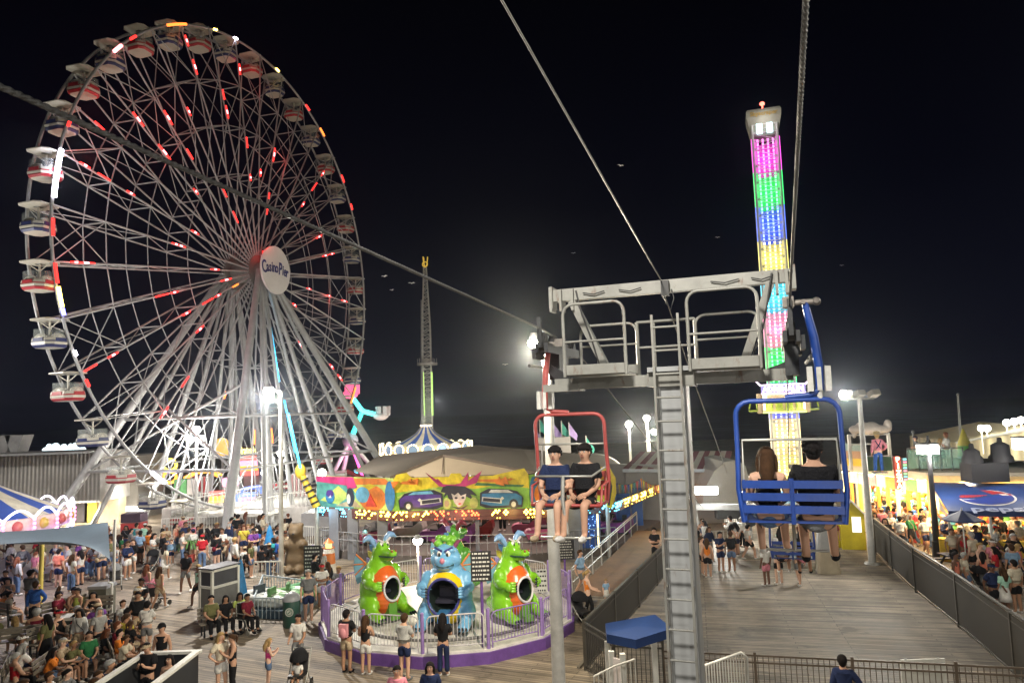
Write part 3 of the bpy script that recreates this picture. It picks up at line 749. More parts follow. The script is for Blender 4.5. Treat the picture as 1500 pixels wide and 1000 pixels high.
for l0, l1, h in ((-2.60, -1.78, 8.86), (-.98, -.14, 8.90)):
    m = MB()
    m.box(T((l0 + l1) / 2, -.42, 7.99), (l1 - l0, .03, .13), R3); m.box(T((l0 + l1) / 2, .42, 7.99), (l1 - l0, .03, .16), R3)
    m.box(T((l0 + l1) / 2, 0, 7.93), (l1 - l0 - .02, .81, .03), R3)
    m.build('platform', tsteel, tw)
    for y in (-.45, .45):
        m = MB(); hh = h if y < 0 else h - .2; rd = .14
        pts = [T(l0, y, 7.9), T(l0, y, hh - rd)] + [T(l0 + rd * (1 - math.cos(t)), y, hh - rd + rd * math.sin(t)) for t in (.4, .8, 1.2, 1.57)]
        pts += [T(l1 - rd * (1 - math.cos(t)), y, hh - rd + rd * math.sin(t)) for t in (1.57, 1.2, .8, .4)] + [T(l1, y, hh - rd), T(l1, y, 7.9)]
        m.tube(pts, .021, 8); m.cyl(T(l0, y, 8.36), T(l1, y, 8.36), .016, n=6); m.build('guard_rail', tsteel, tw)
m = MB(); m.bar(T(-2.85, 0, 7.82), T(.22, 0, 7.82), .20, .15); m.box(T(-1.26, 0, 7.82), (.6, .44, .18), R3)
m.box(T(-2.75, 0, 7.77), (.5, .34, .10), R3); m.build('crossarm', tsteel, tw)
m = MB()
for y in (.46,): m.cyl(T(-1.78, y, 8.66), T(-.98, y, 8.66), .022, n=6); m.cyl(T(-1.78, y, 8.3), T(-.98, y, 8.3), .018, n=6)
for l in (-1.78, -1.55, -.98): m.cyl(T(l, .46, 7.9), T(l, .46, 8.66), .025, n=6)
m.build('rear_rail', tsteel, tw)
m = MB()
for l in (-1.44, -1.11): m.box(T(l, -.36, 4.5), (.03, .05, 8.3), R3)
m.build('ladder', tsteel, tw)
ld = KIDS[tw][-1]
z = .35
while z < 8.65:
    m = MB(); m.cyl(T(-1.43, -.36, z), T(-1.12, -.36, z), .015, n=6); link('rung', m.data('rung', tsteel), ld)
    z += .30 if z > 7 else .365
for z in (1.2, 3.2, 5.2, 6.3, 7.3):
    for l in (-1.44, -1.11): m = MB(); m.box(T(l, -.25, z), (.03, .18, .05), R3); link('ladder_bracket', m.data('ladder_bracket', tsteel), ld)
for nm, l in (('sheave_assembly', ROPE_R), ('sheave_assembly', ROPE_L)):
    m = MB(); sg = 1 if l > 0 else -1; yo = 0 if l > 0 else .72; T_ = T; TS = lambda a_, y_, z_: T_(a_, y_ + yo, z_)
    zz = 8.49 if l > 0 else 8.60
    m.bar(TS(l - .07, -.85, zz - .26), TS(l - .07, .85, zz - .26), .05, .13); m.bar(TS(l + .07, -.85, zz - .26), TS(l + .07, .85, zz - .26), .05, .13)
    m.box(TS(l, 0, zz - .48), (.16, .5, .42), R3); m.bar(TS(l, -yo * .55, zz - .55), T(l - sg * .4, 0, 7.8), .12, .12, U)
    for y in (-.6, .6): m.box(TS(l + sg * .12, y, zz - .33), (.05, .42, .16), R3)
    m.cyl(TS(l + sg * .2, -.8, zz - .5), TS(l + sg * .2, .8, zz - .5), .025, n=6)
    m.box(TS(l, -.9, zz - .05), (.05, .06, .42), R3)
    sh = m.build(nm, dark_steel, tw)
    for y in (-.75, -.25, .25, .75):
        m = MB(); m.cyl(TS(l - .035, y, zz - .175), TS(l + .035, y, zz - .175), .135, n=20); m.cyl(TS(l - .05, y, zz - .175), TS(l + .05, y, zz - .175), .09, n=14)
        link('sheave_wheel', m.data('sheave_wheel', black_plastic), sh)
m = MB()
for l0, l1 in ((-2.4, -2.1), (-1.9, -1.6), (-.7, -.35), (-.2, .05)):
    m.tube([T(l0, -.1, 9.06), T((l0 + l1) / 2, -.105, 9.025), T(l1, -.1, 9.06)], .008, 5)
m.tube([T(-1.28, -.11, 9.1), T(-1.30, -.15, 8.9), T(-1.22, -.15, 8.72), T(-1.17, -.13, 8.88), T(-1.2, -.11, 9.0)], .010, 5)
m.tube([T(-2.5, -.09, 9.1), T(-2.43, -.12, 8.8), T(-2.3, -.1, 8.4), T(-2.2, -.1, 8.0)], .012, 5)
m.tube([T(.05, -.09, 9.1), T(-.03, -.12, 8.7), T(-.1, -.1, 8.4), T(-.25, -.1, 8.05)], .012, 5)
m.box(T(-1.28, -.1, 9.02), (.10, .12, .2), R3)
m.build('wiring', black_plastic, tw)

def make_chair(loc, rotz, label, paint, red=False):
    """double chair, local: front = -Y, seat top at z=0, grip 2.2 up; hanger on local side hx"""
    hx = .30
    t = thing('lift_chair', label, 'lift chair', loc, rotz, None, True)
    m = MB(); w_ = .555
    m.cyl((hx - .20, 0, 2.45), (hx + .08, 0, 2.45), .035, n=8); m.box((hx - .20, 0, 2.46), (.12, .16, .12)); m.sph((hx + .10, 0, 2.45), (.05, .05, .05), 8, 6)
    for k in (-.04, .1): m.cyl((hx + k, -.06, 2.45), (hx + k, .06, 2.45), .028, n=8)
    m.build('grip', mat('grip_steel', (.22, .20, .18), .5, .5, .3, 9), t)
    m = MB()
    pts = [(hx - .02, 0, 2.45), (hx, 0, 2.30), (hx + .045, 0, 2.05), (hx + .075, 0, 1.72), (hx + .07, 0, 1.44)]
    m.tube(pts, [.038, .044, .05, .05, .047], 8)
    m.tube([(hx + .07, 0, 1.52), (hx + .05, 0, 1.44), (hx - .04, 0, 1.39), (hx - .25, 0, 1.375), (0, 0, 1.365)], .035, 8)
    m.build('hanger', paint, t)
    m = MB(); m.box((hx + .07, 0, 1.57), (.05, .10, .26))
    for sx in (-.095, .095): m.box((hx + .07 + sx, 0, 1.57), (.06, .14, .28))
    m.cyl((hx + .07, 0, 1.44), (hx + .07, 0, 1.35), .03, n=8)
    m.build('hanger_bracket', mat('bracket_white', (.55, .55, .52), .5, 0, .2, 8), t)
    m = MB(); rd = .16
    arc = lambda cx, s: [(cx + s * rd * math.sin(a), 0, 1.34 - rd + rd * math.cos(a)) for a in (0, .4, .8, 1.2, 1.57)]
    m.tube([(-w_ + .03, .10, -.02), (-w_ - .01, .12, .35), (-w_, .05, .8)] + arc(-w_ + rd, -1)[::-1] + arc(w_ - rd, 1) + [(w_, .05, .8), (w_ + .01, .12, .35), (w_ - .03, .10, -.02)], .030, 8)
    m.tube([(-w_ + .03, .10, .0), (-w_ + .03, -.40, .0), (w_ - .03, -.40, .0), (w_ - .03, .10, .0)], .024, 8)
    for sx in (-1, 1): m.tube([(sx * (w_ - .005), .12, .30), (sx * (w_ - .01), -.28, .27), (sx * (w_ - .02), -.34, .0)], .02, 7)
    m.build('frame', paint, t)
    for z in (.41, .27, .13):
        m = MB()
        m.bar((-w_ + .03, .13 + z * .10, z), (-.02, .13 + z * .10, z), .035, .085); m.bar((.02, .13 + z * .10, z), (w_ - .03, .13 + z * .10, z), .035, .085)
        m.build('back_slat', paint, t)
    m = MB(); m.bar((0, .155, .47), (0, .10, -.03), .05, .05); m.bar((-w_ + .05, .14, .46), (-w_ + .05, .10, 0), .05, .03, (1, 0, 0)); m.bar((w_ - .05, .14, .46), (w_ - .05, .10, 0), .05, .03, (1, 0, 0)); m.build('back_post', paint, t)
    m = MB()
    for y in (-.34, -.22, -.10, .02): m.bar((-w_ + .04, y, -.015), (w_ - .04, y, -.015), .10, .03)
    m.build('seat', paint, t)
    m = MB(); bar = mat('restraint_steel', (.36, .36, .33), .4, .4, .2, 5)
    zb, yb = .88, .10
    if red:   # restraint bar lowered in front of the riders
        m.tube([(-w_ + .02, .08, .88), (-w_ + .10, .02, .88), (w_ - .10, .02, .88), (w_ - .02, .08, .88)], .016, 7)
        m.tube([(-w_ + .03, .05, .52), (-w_ + .12, -.45, .43), (w_ - .12, -.45, .43), (w_ - .03, .05, .52)], .018, 7)
        m.tube([(0, -.45, .43), (0, -.52, .1), (-.05, -.5, -.40)], .03, 7)
        m.tube([(-.42, -.56, -.44), (-.1, -.58, -.44), (.34, -.58, -.44)], .016, 7)
        m.tube([(w_ - .1, .03, .87), (w_ - .06, .06, .5)], .016, 6)
    else:     # restraint bar swung up behind
        m.tube([(-w_ + .05, .13, .45), (-w_ + .06, .10, .90), (w_ - .06, .10, .90), (w_ - .05, .13, .45)], .018, 7)
        m.tube([(0, -.30, -.02), (.0, -.46, -.30), (0, -.46, -.42)], .022, 7)
        m.tube([(-.36, -.5, -.43), (.36, -.5, -.43)], .016, 7)
    m.build('restraint_bar', bar, t)
    return t
def rider_loc(cl, rz, dx, dz=-.49):
    q = Matrix.Rotation(rz, 3, 'Z') @ V((dx, -.05, 0)); return (cl.x + q.x, cl.y + q.y, cl.z + dz)
# blue chair ahead of us, going away (its back towards us)
sB = 8.8; cB = S(sB, .10, 6.16); rB = math.pi - AX
def flipx(o):
    for k in KIDS[o]: pass
chB = make_chair(cB, rB, 'blue two seat chairlift chair seen from behind at the lift tower', blue_paint)
for k in KIDS[chB]:      # mirror left-right so that the hanger is on the outer side of the line
    k.data = k.data.copy()
    for v in k.data.vertices: v.co.x = -v.co.x
    k.data.flip_normals()
person('ride', rider_loc(cB, rB, .25, -.44), rB, 'woman with long brown hair and denim shorts riding the near blue chair', None, True, 0, ('tank', 'black'), ('shorts', 'denim'), ('long', 'brown'), 'white', .98, True)
person('ride', rider_loc(cB, rB, -.25, -.53), rB, 'man in a black t-shirt seen from behind on the blue chair', None, False, 1, ('tee', 'black'), ('shorts', 'grey'), ('short', 'black'), 'black', 1.06, True)
# red chair coming towards us
redp = mat('red_chair_paint', (.33, .055, .05), .45, 0, .2, 6, .05)
sR = 9.75; cR = S(sR, -2.74, 6.20); rR = -AX
chR = make_chair(cR, rR, 'red two seat chairlift chair coming towards us beside the white lamp pole', redp, True)
chR.scale = (.9, .9, .9)
for k in KIDS[chR]:
    k.data = k.data.copy()
    for v in k.data.vertices: v.co.x = -v.co.x
    k.data.flip_normals()
person('ride', rider_loc(cR, rR, -.21, -.42), rR, 'boy with dark hair in a navy t-shirt on the left of the red chair', None, False, 0, ('tee', 'navy'), ('shorts', 'denim'), ('short', 'black'), 'tan', .87, True)
person('ride', rider_loc(cR, rR, .22, -.42), rR - .15, 'boy in a black t-shirt and black shorts on the right of the red chair', None, False, 1, ('tee', 'black'), ('shorts', 'black'), ('short', 'black'), 'white', .89, True)
# far blue chair descending to the station
sF = 21.5; cF = S(sF, .16, rope_z(sF, 1) - 2.43)
bluedk = mat('navy_chair_paint', (.010, .03, .15), .4, 0, .2, 4)
chF = make_chair(cF, rB, 'dark blue chairlift chair lower down the line near the loading station', bluedk)
for k in KIDS[chF]:
    k.data = k.data.copy()
    for v in k.data.vertices: v.co.x = -v.co.x
    k.data.flip_normals()
person('ride', rider_loc(cF, rB, .27), rB, 'person with black hair in a white top on the lower dark blue chair', None, True, 1, ('tee', 'white'), ('shorts', 'black'), ('long', 'black'), 'white', 1.0)
person('ride', rider_loc(cF, rB, -.28), rB, 'person with black hair in a black top on the lower dark blue chair', None, True, 2, ('tee', 'black'), ('shorts', 'pink'), ('long', 'black'), 'black', 1.0)
# ================================================================ dragon spinning ride
RC = V((-2.55, 26.35, 0)); RR = 4.55
lilac = mat('lilac_paint', (.26, .17, .42), .4, 0, .15, 3); lilac_dk = mat('purple_paint', (.13, .06, .26), .45, 0, .2, 3)
t = thing('dragon_ride_platform', 'round white ride platform with a purple base and railing in front of the mural ride', 'ride platform', RC)
NS = 14
ringp = [RC + V((RR * math.cos(2 * math.pi * (k + .3) / NS), RR * math.sin(2 * math.pi * (k + .3) / NS), 0)) for k in range(NS)]
m = MB(); m.extr(ringp, (0, 0, .34)); m.build('base', lilac_dk, t)
m = MB(); m.extr([RC + (p - RC) * .985 + V((0, 0, .34)) for p in ringp], (0, 0, .07)); m.build('deck', mat('platform_white', (.68, .66, .62), .5, 0, .12, 2, dirt=.2), t)
m = MB(); m.cyl(RC + V((.1, .2, .41)), RC + V((.1, .2, .50)), 3.55, n=48); m.build('turntable', mat('turntable_grey', (.64, .62, .58), .45, 0, .2, 2, dirt=.2), t)
m = MB(); m.tube([RC + V((.1, .2, .46)) + V((3.57 * math.cos(a / 30 * math.pi), 3.57 * math.sin(a / 30 * math.pi), 0)) for a in range(60)], .045, 6, True); m.build('turntable_rim', mat('rim_grey', (.12, .12, .12), .5), t)
railm = mat('railing_white', (.50, .48, .50), .45, 0, .12, 3)
for k in range(NS):
    a, b = ringp[k] + V((0, 0, .41)), ringp[(k + 1) % NS] + V((0, 0, .41)); a = RC + (a - RC) * .97; b = RC + (b - RC) * .97
    a.z = b.z = .41
    m = MB(); m.cyl(a, a + V((0, 0, 1.12)), .055, n=8); m.sph(a + V((0, 0, 1.13)), (.06, .06, .05), 8, 5); m.build('railing_post', lilac, t)
    d = (b - a); L = d.length; d.normalize()
    p0, p1 = a + d * .14, b - d * .14
    m = MB(); r_ = .12
    m.tube([p0, p0 + V((0, 0, .95)), p0 + V((0, 0, 1.02)) + d * .06, p0 + V((0, 0, 1.05)) + d * .16, p1 + V((0, 0, 1.05)) - d * .16, p1 + V((0, 0, 1.02)) - d * .06, p1 + V((0, 0, .95)), p1], .022, 6)
    m.cyl(p0 + V((0, 0, .16)), p1 + V((0, 0, .16)), .018, n=6)
    nb = 15
    for i in range(1, nb):
        q = p0.lerp(p1, i / nb); m.cyl(q + V((0, 0, .16)), q + V((0, 0, 1.04)), .011, n=5)
    back = (a + b).y / 2 > RC.y + 1.0
    m.build('railing', lilac if (k % 4 == 3 or (a + b).x / 2 < RC.x - 3.2 or (a + b).x / 2 > RC.x + 3.6) else railm, t)
# flat slatted ramp/grate on the right of the platform
def dragon(loc, rotz, label, body, belly, trim, horn, hole, scale=1.0, croc=False):
    t = thing('dragon_ride_car', label, 'ride car', loc, rotz, None, True); t.scale = (scale * (.82 if croc else .92), scale * .9, scale)
    el = [((0, .08, 1.0), (.98, .90, 1.02)), ((0, .12, 1.72), (.62, .58, .62)), ((0, .10, 2.2), (.36, .36, .42)),
          ((0, .8, .42), (.42, .75, .40)), ((0, 1.35, .30), (.24, .45, .24))]
    for s in (-1, 1):
        el += [((s * .84, -.18, .46), (.31, .56, .38)), ((s * .84, -.78, .22), (.24, .32, .20)), ((s * .84, -1.04, .19), (.23, .22, .15)),
               ((s * .80, -.02, 1.62), (.24, .28, .30)), ((s * .98, -.36, 1.42), (.17, .32, .18)), ((s * .88, -.72, 1.34), (.16, .20, .17))]
    if croc: el += [((0, -.02, 2.52), (.38, .42, .34)), ((0, -.55, 2.46), (.25, .48, .15)), ((0, -.92, 2.50), (.22, .18, .14)), ((0, -.45, 2.28), (.22, .42, .10)), ((-.16, -.2, 2.74), (.15, .17, .17)), ((.16, -.2, 2.74), (.15, .17, .17))]
    else: el += [((0, -.05, 2.50), (.50, .45, .40)), ((0, -.42, 2.32), (.36, .34, .22)), ((0, -.38, 2.14), (.32, .3, .13)), ((-.40, -.1, 2.34), (.22, .25, .22)), ((.40, -.1, 2.34), (.22, .25, .22)), ((-.22, -.36, 2.72), (.22, .14, .10)), ((.22, -.36, 2.72), (.22, .14, .10))]
    me = meta(el, .075)
    hz, hr = 1.16, hole
    bm = bmesh.new(); bm.from_mesh(me)
    kill = [f for f in bm.faces if f.calc_center_median().y < -.25 and (f.calc_center_median().x / 1.0) ** 2 + (f.calc_center_median().z - hz) ** 2 < (hr * .93) ** 2]
    bmesh.ops.delete(bm, geom=kill, context='FACES')
    for f in bm.faces: f.smooth = True
    bm.to_mesh(me); bm.free(); me.materials.append(body); link('body', me, t)
    # banded belly plate with the entrance hole
    NU, NV = 40, 46; vs = []; idx = {}; m = MB()
    def bp(u, v):
        ph = -math.pi / 2 + (u / NU - .5) * rad(190); z = .16 + v / NV * 1.98
        cz = (z - 1.06) / 1.10; rz = math.sqrt(max(.02, 1 - cz * cz)); ridge = 1 + .022 * abs(math.sin(v / NV * math.pi * 11)) + .012
        if z > 1.45: rz *= 1 - (z - 1.45) * .12
        return V((.85 * rz * ridge * math.cos(ph), .05 + 1.0 * rz * ridge * math.sin(ph), z))
    for u in range(NU):
        for v in range(NV):
            q = [bp(u, v), bp(u + 1, v), bp(u + 1, v + 1), bp(u, v + 1)]; c = sum(q, V()) / 4
            if c.x ** 2 + (c.z - hz) ** 2 < hr * hr: continue
            m.add(q, [(0, 1, 2, 3)], True)
    bmm = m.data('belly_plate', belly); b2 = bmesh.new(); b2.from_mesh(bmm); bmesh.ops.remove_doubles(b2, verts=b2.verts, dist=.001); b2.to_mesh(bmm); b2.free(); link('belly_plate', bmm, t)
    def surf(x, z):
        cz = (z - 1.06) / 1.10; rz = math.sqrt(max(.02, 1 - cz * cz)); k = max(0, 1 - (x / (.85 * rz)) ** 2); return .05 - 1.02 * rz * math.sqrt(k) - .02
    m = MB(); m.tube([(hr * math.cos(a), surf(hr * math.cos(a) * .97, hz + hr * math.sin(a)), hz + hr * math.sin(a)) for a in [2 * math.pi * k / 36 for k in range(36)]], .05, 8, True); m.build('hole_rim', trim, t)
    m = MB(); vs = []
    for j in range(7):
        f = j / 6
        for k in range(28):
            a = 2 * math.pi * k / 28; rr_ = hr * 1.0 * math.cos(f * 1.35); x = rr_ * math.cos(a); z = hz + rr_ * math.sin(a)
            y0 = surf(hr * math.cos(a) * .97, hz + hr * math.sin(a)) + .01; vs.append((x, y0 + (.55 - y0) * math.sin(f * math.pi / 2), z))
    m.add(vs, [(j * 28 + k, j * 28 + (k + 1) % 28, j * 28 + 28 + (k + 1) % 28, j * 28 + 28 + k) for j in range(6) for k in range(28)], True)
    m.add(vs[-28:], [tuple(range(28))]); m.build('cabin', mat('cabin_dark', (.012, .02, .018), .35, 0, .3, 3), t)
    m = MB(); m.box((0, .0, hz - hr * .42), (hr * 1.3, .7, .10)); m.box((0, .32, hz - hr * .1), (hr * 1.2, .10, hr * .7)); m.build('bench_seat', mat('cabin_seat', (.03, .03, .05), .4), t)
    # step between the feet
    m = MB(); m.box((0, -.62, .34), (.44, .55, .60)); m.box((0, -.95, .12), (.44, .3, .2)); m.build('step', mat('step_green' if croc else 'step_blue', (.12, .30, .04) if croc else (.04, .16, .36), .5), t)
    m = MB(); hy = -.22 if croc else -.40; hzz = 2.78 if croc else 2.60; ex_ = .16 if croc else .17
    for s in (-1, 1): m.sph((s * ex_, hy - .06, hzz), (.105, .09, .13), 12, 8)
    ey = m.build('eye', mat('eye_gloss_white', (.75, .75, .72), .15), t)
    m = MB()
    for s in (-1, 1): m.sph((s * ex_ * .92, hy - .14, hzz - .02), (.05, .03, .075), 10, 6)
    link('pupil', m.data('pupil', black_plastic), ey)
    m = MB()
    for s in (-1, 1):
        m.bar((s * .05, hy - .12, hzz + .10), (s * .36, hy - .05, hzz + .24), .07, .06)
    m.build('brow', trim, t)
    m = MB()
    if croc:
        m.tube([(-.27, -.15, 2.36), (-.27, -.5, 2.37), (-.2, -.98, 2.39), (0, -1.08, 2.40), (.2, -.98, 2.39), (.27, -.5, 2.37), (.27, -.15, 2.36)], .03, 6)
        m.use(1)
        for s in (-1, 1): m.sph((s * .11, -1.02, 2.60), (.06, .06, .05), 8, 6)
    else:
        m.tube([(-.38, -.42, 2.22), (-.2, -.66, 2.19), (0, -.72, 2.17), (.2, -.66, 2.19), (.38, -.42, 2.22)], .025, 6)
        m.use(1); m.sph((0, -.74, 2.40), (.10, .08, .11), 10, 6)
    m.build('muzzle', [mat('mouth_dark', (.02, .06, .05), .4), mat('nose_pink', (.6, .22, .30), .35) if not croc else mat('nostril_red', (.3, .08, .03), .4)], t)
    m = MB()
    for s in (-1, 1):
        if croc:
            m.tube([(s * .26, .05, 2.72), (s * .42, .12, 2.95), (s * .58, .10, 3.08), (s * .80, .08, 3.05), (s * .95, .06, 2.95)], [.10, .13, .14, .10, .03], 8)
        else:
            m.tube([(s * .34, .0, 2.78), (s * .48, .02, 2.96), (s * .62, -.02, 3.02)], [.09, .08, .02], 7)
    m.build('horn', horn, t)
    if not croc:
        m = MB()
        for k in range(14): m.sph((rng.uniform(-.36, .36), rng.uniform(-.15, .25), 2.86 + rng.uniform(-.03, .22)), (.16, .15, .13), 8, 6)
        m.build('hair_tuft', mat('tuft_green', (.16, .42, .04), .4), t)
    # back frill: overlapping plates
    m = MB()
    for k in range(9):
        f = k / 8; z = 2.75 - f * 2.2; y = .42 + .55 * math.sin(f * 2.4) + (.15 if f > .5 else 0)
        m.use(k % 3); m.extr([(-.03, y - .1, z - .16), (-.03, y + .26, z + .02), (-.03, y + .30, z + .20), (-.03, y - .05, z + .16)], (.06, 0, 0))
    m.build('back_frill', [mat('frill_lilac', (.35, .28, .62), .4), mat('frill_blue', (.10, .30, .60), .4), mat('frill_yellow', (.65, .55, .05), .4)], t)
    for s in (-1, 1):
        m = MB(); pts = [(s * .45, .55, 2.0), (s * .72, .98, 2.35), (s * .78, 1.08, 1.95), (s * .76, 1.02, 1.55), (s * .70, .9, 1.2), (s * .5, .65, 1.4)]
        m.extr(pts, (0, .05, 0))
        m.use(1); m.tube([pts[0], pts[1]], .04, 6); m.tube([pts[0], pts[2]], .03, 6); m.tube([pts[0], pts[3]], .03, 6)
        m.build('wing', [mat('wing_aqua', (.20, .42, .55), .4), mat('wing_orange', (.65, .20, .05), .4)], t)
    # fingers, toes and dark claws
    m = MB(); c = MB()
    for s in (-1, 1):
        for k in range(4):
            q = V((s * .82, -.80, 1.48 - k * .095)); e_ = q + V((-s * .17, -.12, .0)); m.tube([q, q + V((-s * .07, -.10, .01)), e_], [.06, .055, .045], 7)
            c.tube([e_, e_ + V((-s * .07, -.01, -.015)), e_ + V((-s * .11, .03, -.03))], [.045, .035, .008], 6)
        for k in range(3):
            q = V((s * .84 + (k - 1) * .14, -1.14, .17)); m.sph(q, (.085, .14, .10), 8, 6)
            c.tube([q + V((0, -.1, .02)), q + V((0, -.2, .0)), q + V((0, -.26, -.06))], [.06, .04, .01], 6)
    m.build('digits', body, t); c.build('claws', mat('claw_dark', (.015, .02, .03), .3), t)
    m = MB(); m.cyl((0, .05, -.10), (0, .05, .12), 1.02, n=28); m.build('turn_base', mat('turn_base_grey', (.10, .10, .10), .5), t)
    return t
gl = dict(rough=.25, var=.05, scale=1.2, coat=.6)
lime = mat('dragon_lime', (.20, .50, .02), **gl); sky = mat('dragon_blue', (.16, .40, .66), **gl); orange = mat('belly_orange', (.72, .13, .02), **gl); yellowb = mat('belly_yellow', (.76, .54, .01), **gl)
trimw = mat('hole_trim_pale', (.62, .60, .62), .3); navytrim = mat('hole_trim_navy', (.05, .05, .22), .3); hornb = mat('horn_blue', (.20, .36, .62), .35)
zt = .58
dl = G(652, 922, zt); dragon((dl.x + .05, dl.y + .5, zt), rad(-8), 'sky blue dragon ride car with yellow belly facing the crowd in the middle', sky, yellowb, navytrim, mat('horn_purple', (.22, .05, .12), .4), .62, .90)
dl = G(556, 906, zt); dragon((dl.x, dl.y + .4, zt), rad(44), 'lime green dragon ride car with orange belly on the left beside the lamp', lime, orange, trimw, hornb, .45, .87, True)
dl = G(752, 908, zt); dragon((dl.x, dl.y + .4, zt), rad(40), 'lime green dragon ride car with orange belly and blue horns behind the white pole', lime, orange, trimw, hornb, .45, .87, True)
dragon((RC.x + .0, RC.y + 2.6, zt), rad(150), 'green dragon ride car mostly hidden behind the blue dragon', mat('dragon_leaf', (.10, .36, .04), **gl), orange, trimw, mat('horn_maroon', (.22, .03, .05), .4), .45, .84, True)
# sign post with the white rules board and the black rules boards on poles
def rules_board(px, py0, py1, Y, wd, label, face, ink, rows=7):
    a = P(px, py0, Y); b = P(px, py1, Y); g = V((a.x, a.y, .42 if (V((a.x, a.y, 0)) - RC).length < RR else 0))
    t = thing('rules_sign', label, 'sign', g)
    m = MB(); m.cyl(g, V((a.x, a.y, a.z)), .045, n=8); m.build('post', lilac_dk if face != 'w' else railm, t)
    h = a.z - b.z; M = frame_matrix(((a.x), a.y - .07, (a.z + b.z) / 2), (1, 0, 0))
    m = MB(); m.use(0); bx = lambda c, s: m.add([M @ V((c[0] + s[0] * i / 2, c[1] + s[1] * j / 2, c[2] + s[2] * k / 2)) for i in (-1, 1) for j in (-1, 1) for k in (-1, 1)], [(0, 1, 3, 2), (4, 6, 7, 5), (0, 4, 5, 1), (2, 3, 7, 6), (0, 2, 6, 4), (1, 5, 7, 3)])
    bx((0, 0, 0), (wd, h, .03)); m.use(1)
    for r_ in range(rows):
        y = h * (.42 - .84 * r_ / (rows - 1)); x = -wd * .42
        while x < wd * .36:
            l_ = rng.uniform(.03, .11); l_ = min(l_, wd * .42 - x); bx((x + l_ / 2, y, .017), (l_, h / rows * .38, .006)); x += l_ + .03
    m.build('board', [mat('board_black', (.02, .02, .022), .4), mat('board_white', (.55, .55, .52), .5)] if face == 'b' else [mat('board_white', (.55, .55, .52), .5), mat('board_black', (.02, .02, .022), .4)], t)
rules_board(704, 806, 850, 22.4, .62, 'black ride rules board on a purple pole between the blue and right green dragon', 'b', 'w')
rules_board(826, 790, 818, 33, .9, 'black ride rules board behind the white lamp pole', 'b', 'w')
rules_board(458, 798, 843, 31, .72, 'black notice board by the path left of the left green dragon', 'b', 'w', 8)
rules_board(793, 833, 866, 28, .4, 'small white height board to the right of the right green dragon', 'w', 'b', 5)

# ================================================================ mural ride pavilion behind the dragons
pv = thing('mural_ride', 'covered ride with airbrushed mural fascia, coloured chaser bulbs and a pale tent roof', 'ride', (1, 40, 0))
PA = V((-10.9, 39.6, 0)); PB = V((-6.2, 36.6, 0)); PC_ = V((.6, 36.0, 0)); PD = V((4.9, 37.2, 0)); PE = V((9.6, 46.5, 0)); PF = V((2, 54, 0)); PG_ = V((-9, 52, 0))
muralcols = dict(bg=(.22, .45, .05), yel=(.62, .48, .02), org=(.62, .18, .02), mag=(.42, .03, .14), pur=(.07, .03, .20), blu=(.03, .16, .32), sky=(.12, .34, .50), blk=(.02, .02, .035), skin=(.50, .50, .44), lim=(.42, .52, .12), wht=(.52, .52, .5), tea=(.08, .30, .26), tan=(.40, .30, .16), red=(.5, .05, .03), dkg=(.05, .16, .05))
mur_names = list(muralcols); mur_mats = [mat('mural_' + k, tuple(x_ * .8 for x_ in v), .45, 0, .42, 2.2) for k, v in muralcols.items()]
def mural(A, B, z0, z1, shapes, name='mural_panel', rotbg='bg', lean=0.0):
    x = (B - A).normalized(); L = (B - A).length; h = z1 - z0; M = frame_matrix((A.x, A.y, z0), x)
    m = MB(); m.use(mur_names.index(rotbg)); m.extr([M @ V(q) for q in ((0, 0, 0), (L, 0, 0), (L, h, 0), (0, h, 0))], (M.to_3x3() @ V((0, 0, -.08))))
    zz = .004
    for c, pts in shapes:
        m.use(mur_names.index(c)); m.extr([M @ V((u * L, v * h, 0)) for u, v in pts], M.to_3x3() @ V((0, 0, zz))); zz += .003
    return m.build(name, mur_mats, pv)
def ell(cu, cv, ru, rv, n=16, a0=0, a1=360): return [(cu + ru * math.cos(rad(a0 + (a1 - a0) * i / n)), cv + rv * math.sin(rad(a0 + (a1 - a0) * i / n))) for i in range(n + (0 if a1 - a0 == 360 else 1))]
def splash(c, seed, n, vr=(0, 1), ur=(0, 1)):
    r = random.Random(seed); out = []
    for _ in range(n):
        u, v = r.uniform(*ur), r.uniform(*vr); k = r.uniform(.02, .05); a = r.uniform(0, 6.28)
        out.append((c, [(u + k * math.cos(a + i * 2.1) * r.uniform(.4, 1.4), min(.98, max(.02, v + k * 4 * math.sin(a + i * 2.1) * r.uniform(.4, 1.4)))) for i in range(3)]))
    return out
def car(u, v, s, col, flip=1):
    f = lambda pts: [(u + flip * a * s, v + b) for a, b in pts]
    return [('blk', f([(-.155, .02), (-.165, .30), (-.12, .50), (-.06, .56), (.10, .60), (.165, .48), (.17, .10), (.12, .02)])), (col, f([(-.15, .10), (-.155, .34), (-.11, .44), (.04, .47), (.15, .45), (.16, .16), (.08, .08)])),
            ('sky' if col != 'blu' else 'wht', f([(-.09, .46), (-.05, .55), (.08, .57), (.10, .48)])), ('wht', f([(.0, .15), (.0, .30), (.15, .36), (.155, .22)])), ('blk', f([(.012, .18), (.012, .28), (.14, .33), (.145, .23)])),
            ('blk', [(u + flip * (-.09) * s + q[0] - 0, v + q[1]) for q in [(.035 * s * math.cos(a), .16 * math.sin(a) + .12) for a in [k * .52 for k in range(12)]]]), ('wht', [(u + flip * (-.09) * s + .018 * s * math.cos(a * .52), v + .12 + .085 * math.sin(a * .52)) for a in range(12)]),
            (col, f([(-.13, .30), (.02, .36), (.02, .39), (-.13, .36)])), ('wht', f([(-.02, .30), (-.005, .36), (.01, .30), (-.005, .25)]))]
z0, z1 = 2.62, 4.25
